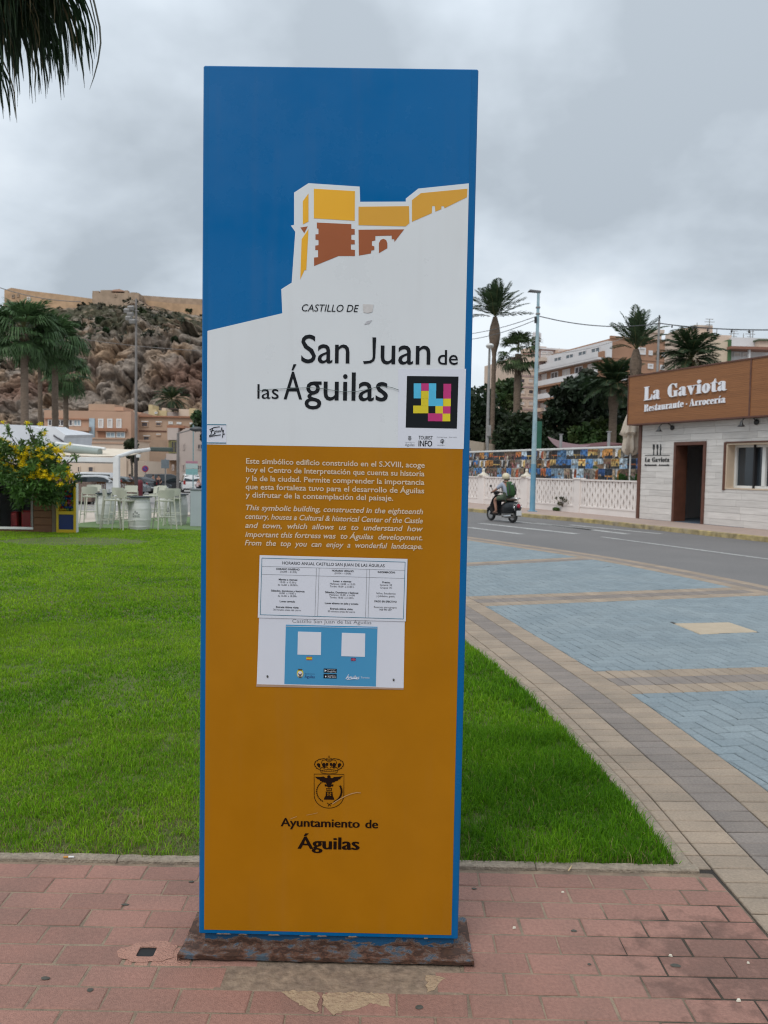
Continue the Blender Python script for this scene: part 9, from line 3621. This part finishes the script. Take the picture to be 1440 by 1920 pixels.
nt.links.new(geo.outputs['Position'], no.inputs['Vector'])
mr = nt.nodes.new('ShaderNodeMapRange')
mr.inputs['From Min'].default_value = 0.33
mr.inputs['From Max'].default_value = 0.67
mr.inputs['To Min'].default_value = 0.40
mr.inputs['To Max'].default_value = 1.45
nt.links.new(no.outputs['Fac'], mr.inputs['Value'])
vm = nt.nodes.new('ShaderNodeVectorMath')
vm.operation = 'SCALE'
nt.links.new(at_.outputs[0], vm.inputs[0])
nt.links.new(mr.outputs[0], vm.inputs['Scale'])
nt.links.new(vm.outputs[0], b.inputs['Base Color'])
b.inputs['Roughness'].default_value = 0.95
b.inputs['Specular IOR Level'].default_value = 0.2
bp2 = nt.nodes.new('ShaderNodeBump')
bp2.inputs['Strength'].default_value = 1.0
bp2.inputs['Distance'].default_value = 0.8
nt.links.new(no.outputs['Fac'], bp2.inputs['Height'])
nt.links.new(bp2.outputs[0], b.inputs['Normal'])
RIDGE = [(-700, 700), (-400, 640), (-200, 610), (0, 588), (60, 578), (110, 572), (160, 567), (225, 566), (248, 553), (262, 556), (280, 572), (340, 584), (400, 592), (500, 615), (620, 660), (760, 740), (900, 830)]
CLIFF = [(-700, 760), (-200, 700), (0, 690), (120, 680), (160, 668), (200, 645), (260, 628), (330, 630), (400, 640), (620, 720), (900, 850)]
def interp(tab, x):
 for (a, b_), (c_, d) in zip(tab, tab[1:]):
  if x <= c_:
   t = (x - a) / (c_ - a)
   return b_ + (d - b_) * t
 return tab[-1][1]
NU, NV = 520, 260
hv, hc = [], []
for j in range(NV + 1):
 v = j / NV
 for i in range(NU + 1):
  px = -520 + 1420 * i / NU
  rg, cl_ = interp(RIDGE, px), interp(CLIFF, px)
  if v < 0.55:                    
   t = v / 0.55
   Yd = 146 + 34 * t
   py = 872 + (cl_ - 872) * t
  else:
   t = (v - 0.55) / 0.45
   Yd = 180 + 82 * t
   py = cl_ + (rg - cl_) * t ** 0.9
  p = D(px, py, Yd)
  q = Vector((p.x, p.y * 0.75, p.z)) * 0.13
  dist, _pts = noise.voronoi(q)
  crack = dist[1] - dist[0]
  q2 = Vector((p.x + 31, p.y * 0.75, p.z * 1.15)) * 0.34
  dist2, _p2 = noise.voronoi(q2)
  crack2 = dist2[1] - dist2[0]
  fb = noise.fractal(Vector((p.x, p.y, p.z)) * 0.09, 0.9, 2.1, 5)
  amp = (1.0 if v < 0.55 else 1.0 - 0.55 * t) * min(1, v * 10) * (1 - smooth(0.93, 1.0, v))
  c1, c2 = _pts[0], _p2[0]
  f1 = noise.noise_vector(c1 * 5.3).dot(q - c1) * 9.0 + noise.noise(c1 * 3.1) * 3.5
  f2 = noise.noise_vector(c2 * 4.1).dot(q2 - c2) * 3.6 + noise.noise(c2 * 2.7) * 1.6
  q3 = Vector((p.x, p.y * 0.75, p.z)) * 0.8
  d3, p3_ = noise.voronoi(q3)
  f3 = noise.noise_vector(p3_[0] * 4.1).dot(q3 - p3_[0]) * 1.6 + noise.noise(p3_[0] * 2.7) * 0.7
  strata = abs((p.z * 0.22 + p.x * 0.05 + 0.5 * noise.noise(q)) % 1.0 - 0.5) * 1.3
  bulge = strata + f1 + f2 + f3 + min(1, crack * 5) ** 0.5 * 2.4 + min(1, crack2 * 4) ** 0.5 * 1.0 + fb * 2.2 - 2.5
  rim = 0.0
  p2 = p + Vector((0.0, -0.85, 0.30)) * bulge * amp + Vector((noise.noise(q * 3) * 0.8, 0, noise.noise(q2 * 2) * 0.6)) * amp
  hv.append(tuple(p2))
  n1_ = noise.noise(Vector((p.x, p.y, p.z)) * 0.05)
  n2_ = noise.noise(Vector((p.x + 90, p.y, p.z)) * 0.16)
  grey_ = Vector((0.245, 0.20, 0.165))
  och = Vector((0.30, 0.205, 0.135))
  rust = Vector((0.19, 0.115, 0.085))
  c_ = grey_.lerp(och, min(1, max(0, 0.2 + n2_ * 1.5)))
  c_ = c_.lerp(rust, min(1, max(0, n1_ * 2.6 - 0.45)))
  c_ *= 0.85 + 0.5 * (noise.noise(c2 * 6.1) * 0.5 + 0.5)
  if v > 0.5:
   veg = min(1, max(0, (v - 0.52) * 9)) * min(1, max(0, 0.55 + 1.6 * noise.noise(Vector((p.x, p.y, p.z)) * 0.11) + noise.noise(q2 * 2.2)))
   c_ = c_.lerp(Vector((0.060, 0.060, 0.034)), veg * 0.92)
  hc.append(tuple(c_))
n = NU + 1
F = []
for j in range(NV):
 for i in range(NU):
  a = j * n + i
  F.append((a, a + 1, a + n + 1, a + n))
k1_ = len(hv)
for i in range(n):
 x_, y_, z_ = hv[i]
 hv.append((x_, y_ - 3, -4))
 hc.append((0.2, 0.16, 0.12))
for i in range(NU):
 F.append((i, k1_ + i, k1_ + i + 1, i + 1))
k0 = len(hv)
for i in range(n):
 x_, y_, z_ = hv[NV * n + i]
 hv.append((x_, y_ + 60, z_ - 2))
 hc.append((0.2, 0.16, 0.12))
for i in range(n):
 x_, y_, z_ = hv[NV * n + i]
 hv.append((x_ * 1.05, y_ + 130, -5))
 hc.append((0.2, 0.16, 0.12))
for i in range(NU):
 F.append((NV * n + i, NV * n + i + 1, k0 + i + 1, k0 + i))
 F.append((k0 + i, k0 + i + 1, k0 + n + i + 1, k0 + n + i))
me = np_mesh('castle_hill', np.array(hv), np.array(F), 4, M_hill, np.array(hc, np.float32))
link('castle_hill', me, None, kind='structure')
HV = np.array(hv[:(NV + 1) * n]).reshape(NV + 1, n, 3)
def hill_pt(px, py):
 """nearest surface vertex that shows at this place"""
 best = None
 d = ray(px, py)
 i0 = int((px + 520) / 1420 * NU)
 for i in range(max(0, i0 - 6), min(n, i0 + 7)):
  col = HV[:, i, :]
  e_ = np.abs(col[:, 0] / col[:, 1] - d[0] / d[1]) + np.abs((col[:, 2] - CAM_H) / col[:, 1] - d[2] / d[1])
  j = int(np.argmin(e_))
  if best is None or e_[j] < best[0]:
   best = (e_[j], HV[j, i])
 return Vector(best[1])
sc_c = []
for k in range(1300):
 j = int(rng.uniform(0.50, 0.97) * NV)
 i = int(rng.uniform(0.1, 0.9) * NU)
 x_, y_, z_ = HV[j, i]
 if noise.noise(Vector((x_, y_, z_)) * 0.07) + rng.uniform(-0.3, 0.3) < 0.0:
  continue
 sc_c.append((x_, y_ - 0.3, z_ + 0.2, rng.uniform(0.4, 1.1)))
o = crown('scrub', sc_c, 14000, 0.45, (0.055, 0.058, 0.034), None, var=0.5, hollow=0.3)
o['kind'] = 'stuff'
for k, (px, py, wpx, hpx, lb, col) in enumerate(((193, 625, 20, 13, 'large dark green bush on the hill slope, the lower of the central pair', (0.035, 0.055, 0.02)),
            (190, 602, 13, 10, 'dark green bush on the hill slope, the upper of the central pair', (0.04, 0.06, 0.025)),
            (357, 589, 12, 10, 'dark green bush below the castle wall near the totem', (0.035, 0.055, 0.02)),
            (266, 588, 14, 10, 'olive green bush just right of the lamp column top', (0.06, 0.075, 0.03)),
            (120, 571, 15, 7, 'dark scrub bush at the foot of the castle wall', (0.05, 0.055, 0.03)),
            (158, 573, 16, 5, 'low dark bush along the ridge below the bastion', (0.05, 0.052, 0.03)),
            (148, 612, 18, 14, 'dark bush showing above the crown of the right fan palm', (0.035, 0.05, 0.022)),
            (252, 556, 9, 6, 'small dark bush on the rock peak beside the bastion', (0.045, 0.05, 0.03)),
            (350, 737, 9, 7, 'grey brown bush on the lower cliff near the totem', (0.08, 0.065, 0.045)),
            (330, 640, 10, 6, 'small dark bush at the top of the cliff', (0.04, 0.05, 0.025)))):
 p = hill_pt(px, py)
 s_ = p.y / FPX
 bushy_tree('hill_bush', lb, (p.x, p.y - 1.0, p.z - hpx * s_ * 0.8), hpx * s_ * 0.5, 0.12,
    rand_clumps(12, (0, 0, hpx * s_ * 0.9), (wpx * s_ * 0.7, wpx * s_ * 0.5, hpx * s_ * 0.6), 0.42 * hpx * s_, 70 + k), 1100, 0.5, col, None, cat='bush', var=0.25)
YH = 256
FH = Facade((D(200, 560, YH).x, YH), (1, 0.0))
ca = FH.thing('castle', 'tan stone fortress with a battlemented bastion along the top of the rocky hill', 'castle')
M_castle = mat('castle_render', (0.50, 0.33, 0.20), 0.9, (0.40, 0.255, 0.155), 0.12, 0.2, bump=0.5, bscale=2, speck=(0.6, 0.12))
M_castle2 = mat('castle_stone', (0.40, 0.29, 0.205), 0.92, (0.31, 0.225, 0.16), 0.2, 0.2, bump=0.8, bscale=2, speck=(0.8, 0.15))
M_castlep = mat('castle_pink_render', (0.46, 0.28, 0.20), 0.9, (0.40, 0.24, 0.17), 0.3)
R8 = lambda x, y: (x / 3.692, 520 + y / 3.692)
def wallq(name, pts, m, dy=0.0, dep=8.0, base=None):
 """wall from top outline points (zoom coordinates), down to base"""
 P = [FH.P(*R8(*p), dy) for p in pts]
 zb_ = base if base is not None else FH.P(*R8(pts[0][0], 330), dy)[1]
 Q = [(P[-1][0], zb_), (P[0][0], zb_)] + P
 Q = Q if sum(Q[i][0] * Q[(i + 1) % len(Q)][1] - Q[(i + 1) % len(Q)][0] * Q[i][1] for i in range(len(Q))) > 0 else Q[::-1]
 mb = MB()
 mb.yprism(Q, dy, dy + dep)
 mb.build(name, m, ca)
wallq('long_wall', [(30, 90), (78, 72), (200, 92), (400, 116), (640, 148)], M_castle, dy=0)
wallq('lower_wall', [(22, 180), (60, 165), (200, 190), (640, 240)], M_castle2, dy=-1.0, dep=0.99)
wallq('bastion', [(638, 108), (960, 108)], M_castle2, dy=-4, dep=10)
for x0, x1, yt in ((640, 684, 94), (695, 770, 88), (862, 884, 90), (905, 935, 104)):
 wallq('merlon', [(x0, yt), (x1, yt)], M_castle2, dy=-4.01 + .02, dep=2, base=FH.P(*R8(x0, 109), -4)[1])
wallq('keep', [(768, 96), (780, 86), (825, 81), (860, 92), (868, 108)], M_castlep, dy=-3.0, dep=5, base=FH.P(*R8(800, 112))[1])
wallq('east_wall', [(930, 106), (975, 124), (1200, 140), (1420, 152), (1700, 165)], M_castle2, dy=1.0, base=FH.P(*R8(1000, 330))[1])
wallq('east_lower_wall', [(1010, 160), (1200, 180), (1420, 192), (1700, 200)], M_castle, dy=0.0, dep=0.99)
for x_, y_, s_ in ((92, 132, 10), (126, 126, 8), (200, 152, 12), (345, 160, 6), (800, 124, 9)):
 r = FH.rect(*R8(x_ - s_, y_ - s_ * 1.3), *R8(x_ + s_, y_ + s_ * 1.3), -0.01 if x_ < 600 else -4.0)
 window(ca, r, M_castle2 if x_ != 200 else M_whitewall, M_shadeglass if x_ != 200 else M_shutter, bar=0.3, th=0.2, proud=0.05 if x_ < 600 else 4.05)
p0, p1 = D(*R8(-10, 68), 120), D(*R8(640, 190), 120)
wire('overhead_wire', 'thin wire slanting across in front of the castle wall at the left', D(*R8(0, 72), 60), D(*R8(560, 168), 60), 0.25, 0.03, M_greypole)
wire('overhead_wire', 'dark wire crossing the rocky cliff behind the lamp column', D(*R8(400, 400), 70), D(*R8(1800, 520), 62), 0.35, 0.022, M_greypole)
op = thing('palm_tree', 'overhanging palm whose dark drooping fronds enter the picture at the top left', 'palm tree', (-4.02, 6.3, 0))
hp = 5.93
trunk_mesh(hp, 0.24, 0.20, 0.04, 5).build('trunk', M_bark, op, smooth=50)
rr = random.Random(77)
def droop_frond(az, L, el, seed, narrow=1.0):
 r_ = random.Random(seed)
 d = Vector((math.cos(az), math.sin(az), 0))
 V, F_, C = [], [], []
 c0 = Vector((0, 0, hp - 0.05))
 pe = c0 + d * L * math.cos(el) + Vector((0, 0, L * math.sin(el)))
 midp = c0.lerp(pe, 0.5) + Vector((0, 0, 0.12 * L))
 side_ = Vector((-d.y, d.x, 0))
 for a_, b_ in ((c0, midp), (midp, pe)):
  o = len(V)
  w = 0.02
  V += [a_ - side_ * w, a_ + side_ * w, b_ + side_ * w * .8, b_ - side_ * w * .8]
  F_.append((o, o + 1, o + 2, o + 3))
  V_ = [(0.07, 0.085, 0.03)] * 4
  C += V_
 ns = 34
 for k in range(ns):
  t = k / (ns - 1) * 2 - 1
  a = t * 1.9
  sd = (d * math.cos(a) + side_ * math.sin(a))
  LL = r_.uniform(0.55, 0.95) * narrow
  pts = []
  p = pe.copy()
  v_ = (sd * 0.8 + Vector((0, 0, 0.15 + 0.1 * math.cos(a))))
  n_ = 7
  for q in range(n_ + 1):
   pts.append(p.copy())
   v_ = (v_ + Vector((0, 0, -0.30 - 0.10 * q))).normalized()
   p = p + v_ * LL / n_ + Vector((r_.gauss(0, .006), r_.gauss(0, .006), 0))
  kk = r_.uniform(0.5, 1.4)
  cc = (0.020 * kk, 0.040 * kk, 0.016 * kk)
  if r_.random() < 0.12:
   cc = (0.14 * kk, 0.11 * kk, 0.06 * kk)
  for q in range(n_):
   w0 = 0.016 * (1 - (q / n_)) ** 0.7 + 0.0015
   w1 = 0.016 * (1 - ((q + 1) / n_)) ** 0.7 + 0.0012
   wd_ = Vector((math.cos(a + az + 1.57 + q * .2), math.sin(a + az + 1.57 + q * .2), 0))
   o = len(V)
   V += [pts[q] - wd_ * w0, pts[q] + wd_ * w0, pts[q + 1] + wd_ * w1, pts[q + 1] - wd_ * w1]
   F_.append((o, o + 1, o + 2, o + 3))
   C += [cc] * 4
 me = np_mesh('frond', np.array([tuple(v) for v in V]), np.array(F_), 4, M_leaf, np.array(C, np.float32))
 link('frond', me, op)
for k in range(30):
 az = k * 2.39996 + rr.uniform(-.2, .2)
 el = R(-65 + 130 * (k / 29))
 droop_frond(az, rr.uniform(0.7, 1.0), el, 200 + k)
for k, (az, L, el) in enumerate(((R(8), 1.10, R(-18)), (R(-8), 0.95, R(-8)), (R(22), 1.05, R(-5)), (R(-25), 0.9, R(-30)), (R(35), 0.95, R(-22)), (R(0), 0.85, R(-45)), (R(12), 0.8, R(5)), (R(-14), 1.2, R(2)), (R(5), 1.0, R(-30)), (R(16), 1.15, R(-12)), (R(28), 1.1, R(-14)), (R(-3), 1.15, R(8)))):
 droop_frond(az, L, el, 300 + k)
pts = [D(165, -40, 6.1), D(178, 10, 6.1), D(187, 50, 6.1), D(189, 80, 6.1), D(184, 115, 6.1), D(176, 145, 6.1), D(168, 168, 6.1)]
mb = MB()
mb.path([p - Vector((-4.02, 6.3, 0)) for p in pts], [0.009, 0.008, 0.008, 0.007, 0.006, 0.004, 0.001], 5)
mb.path([p - Vector((-4.02, 6.3, 0)) + Vector((-.03, 0.02, 0)) for p in pts[:4]], [0.007, 0.006, 0.005, 0.001], 5)
mb.build('loose_strand', mat('dry_strand', (0.07, 0.075, 0.06), 0.8), op)
bushy_tree('tree', 'broad dark tree across the path, seen only as a dim reflection in the blue panel', (-1.2, -9.5, 0), 3.2, 0.2,
   rand_clumps(26, (0, 0, 6.2), (2.2, 2.0, 2.4), 0.8, 55), 7000, 0.16, (0.03, 0.05, 0.02))
M_gum = mat('old_gum', (0.055, 0.055, 0.045), 0.8, (0.085, 0.08, 0.065), 60)
M_chip = mat('pale_chip', (0.72, 0.66, 0.54), 0.8)
GUM = [((235, 1697), .014, .0060, 'grey oval gum spot on the paving left of the totem'), ((85, 1835), .013, .008, 'grey gum spot at the lower left of the paving'),
  ((169, 1857), .010, .008, 'small grey gum spot right of the one at the lower left'), ((359, 1654), .010, .006, 'gum spot beside the lower left edge of the totem'),
  ((1267, 1811), .016, .009, 'dark oval gum spot on the right of the paving'), ((1076, 1746), .010, .007, 'grey gum spot right of the totem'),
  ((786, 1889), .012, .008, 'grey gum spot below the mortar crust'), ((1105, 1809), .006, .005, 'tiny brown spot in a joint right of the totem'),
  ((889, 1667), .010, .006, 'faint gum spot just right of the totem foot')]
for k, (pp_, rx, ry, lb) in enumerate(GUM):
 g_ = G(*pp_)
 mb = MB()
 pl_ = blob(0, 0, rx, ry, 40 + k, 16, 0.15)
 n_ = len(pl_)
 mb.add([(x, y, 0.0004) for x, y in pl_] + [(x * .7, y * .7, 0.0022) for x, y in pl_], [tuple(range(n_, 2 * n_))] + [(i, (i + 1) % n_, n_ + (i + 1) % n_, n_ + i) for i in range(n_)])
 mb.build('gum_spot', M_gum, None, loc=(g_.x, g_.y, 0.0015), label=lb, category='gum', group='trodden gum spots on the red paving')
for k, (pp_, s_, lb) in enumerate((((1055, 1674), .007, 'small white chip on the second row of red bricks'), ((964, 1741), .008, 'white chip right of the totem foot'),
         ((1257, 1793), .008, 'white chip just above the dark gum spot'), ((1385, 1877), .011, 'pale chip near the lower right corner'),
         ((1403, 1807), .006, 'pale chip near the right edge of the paving'))):
 g_ = G(*pp_)
 mb = MB()
 pl_ = blob(0, 0, s_ * .75, s_ * 0.5, 90 + k, 9, 0.4)
 n_ = len(pl_)
 mb.add([(x, y, 0.0) for x, y in pl_] + [(x * .7, y * .7, 0.005) for x, y in pl_], [tuple(range(n_, 2 * n_))] + [(i, (i + 1) % n_, n_ + (i + 1) % n_, n_ + i) for i in range(n_)])
 mb.build('white_chip', M_chip, None, loc=(g_.x, g_.y, 0.001), label=lb, category='chip', group='pale chips scattered on the paving')
g_ = G(131, 1615)
cg = thing('cigarette_butt', 'cigarette butt lying on the lawn kerb at the left', 'cigarette butt', (g_.x, g_.y, 0.018), R(4))
mb = MB()
mb.tube((-0.024, 0, 0), (-0.005, 0, 0), 0.004, n=8)
mb.build('filter', mat('filter_orange', (0.55, 0.26, 0.06), 0.8), cg)
mb = MB()
mb.tube((-0.0049, 0, 0), (0.016, 0, 0), 0.0038, n=8)
mb.build('paper', M_whitepaint, cg)
g_ = G(1070, 1636)
mb = MB()
mb.path([(-0.012, -0.01, 0.012), (0.0, 0.005, 0.016), (0.01, 0.028, 0.014)], [0.002, 0.003, 0.001], 5)
mb.build('straw_twig', mat('straw', (0.62, 0.45, 0.25), 0.8), None, loc=(g_.x, g_.y, 0.0), label='pale twig lying across the front lawn kerb', category='twig')
print('TRIS', sum(len(m.loops) - 2 * len(m.polygons) for m in bpy.data.meshes if m.users))
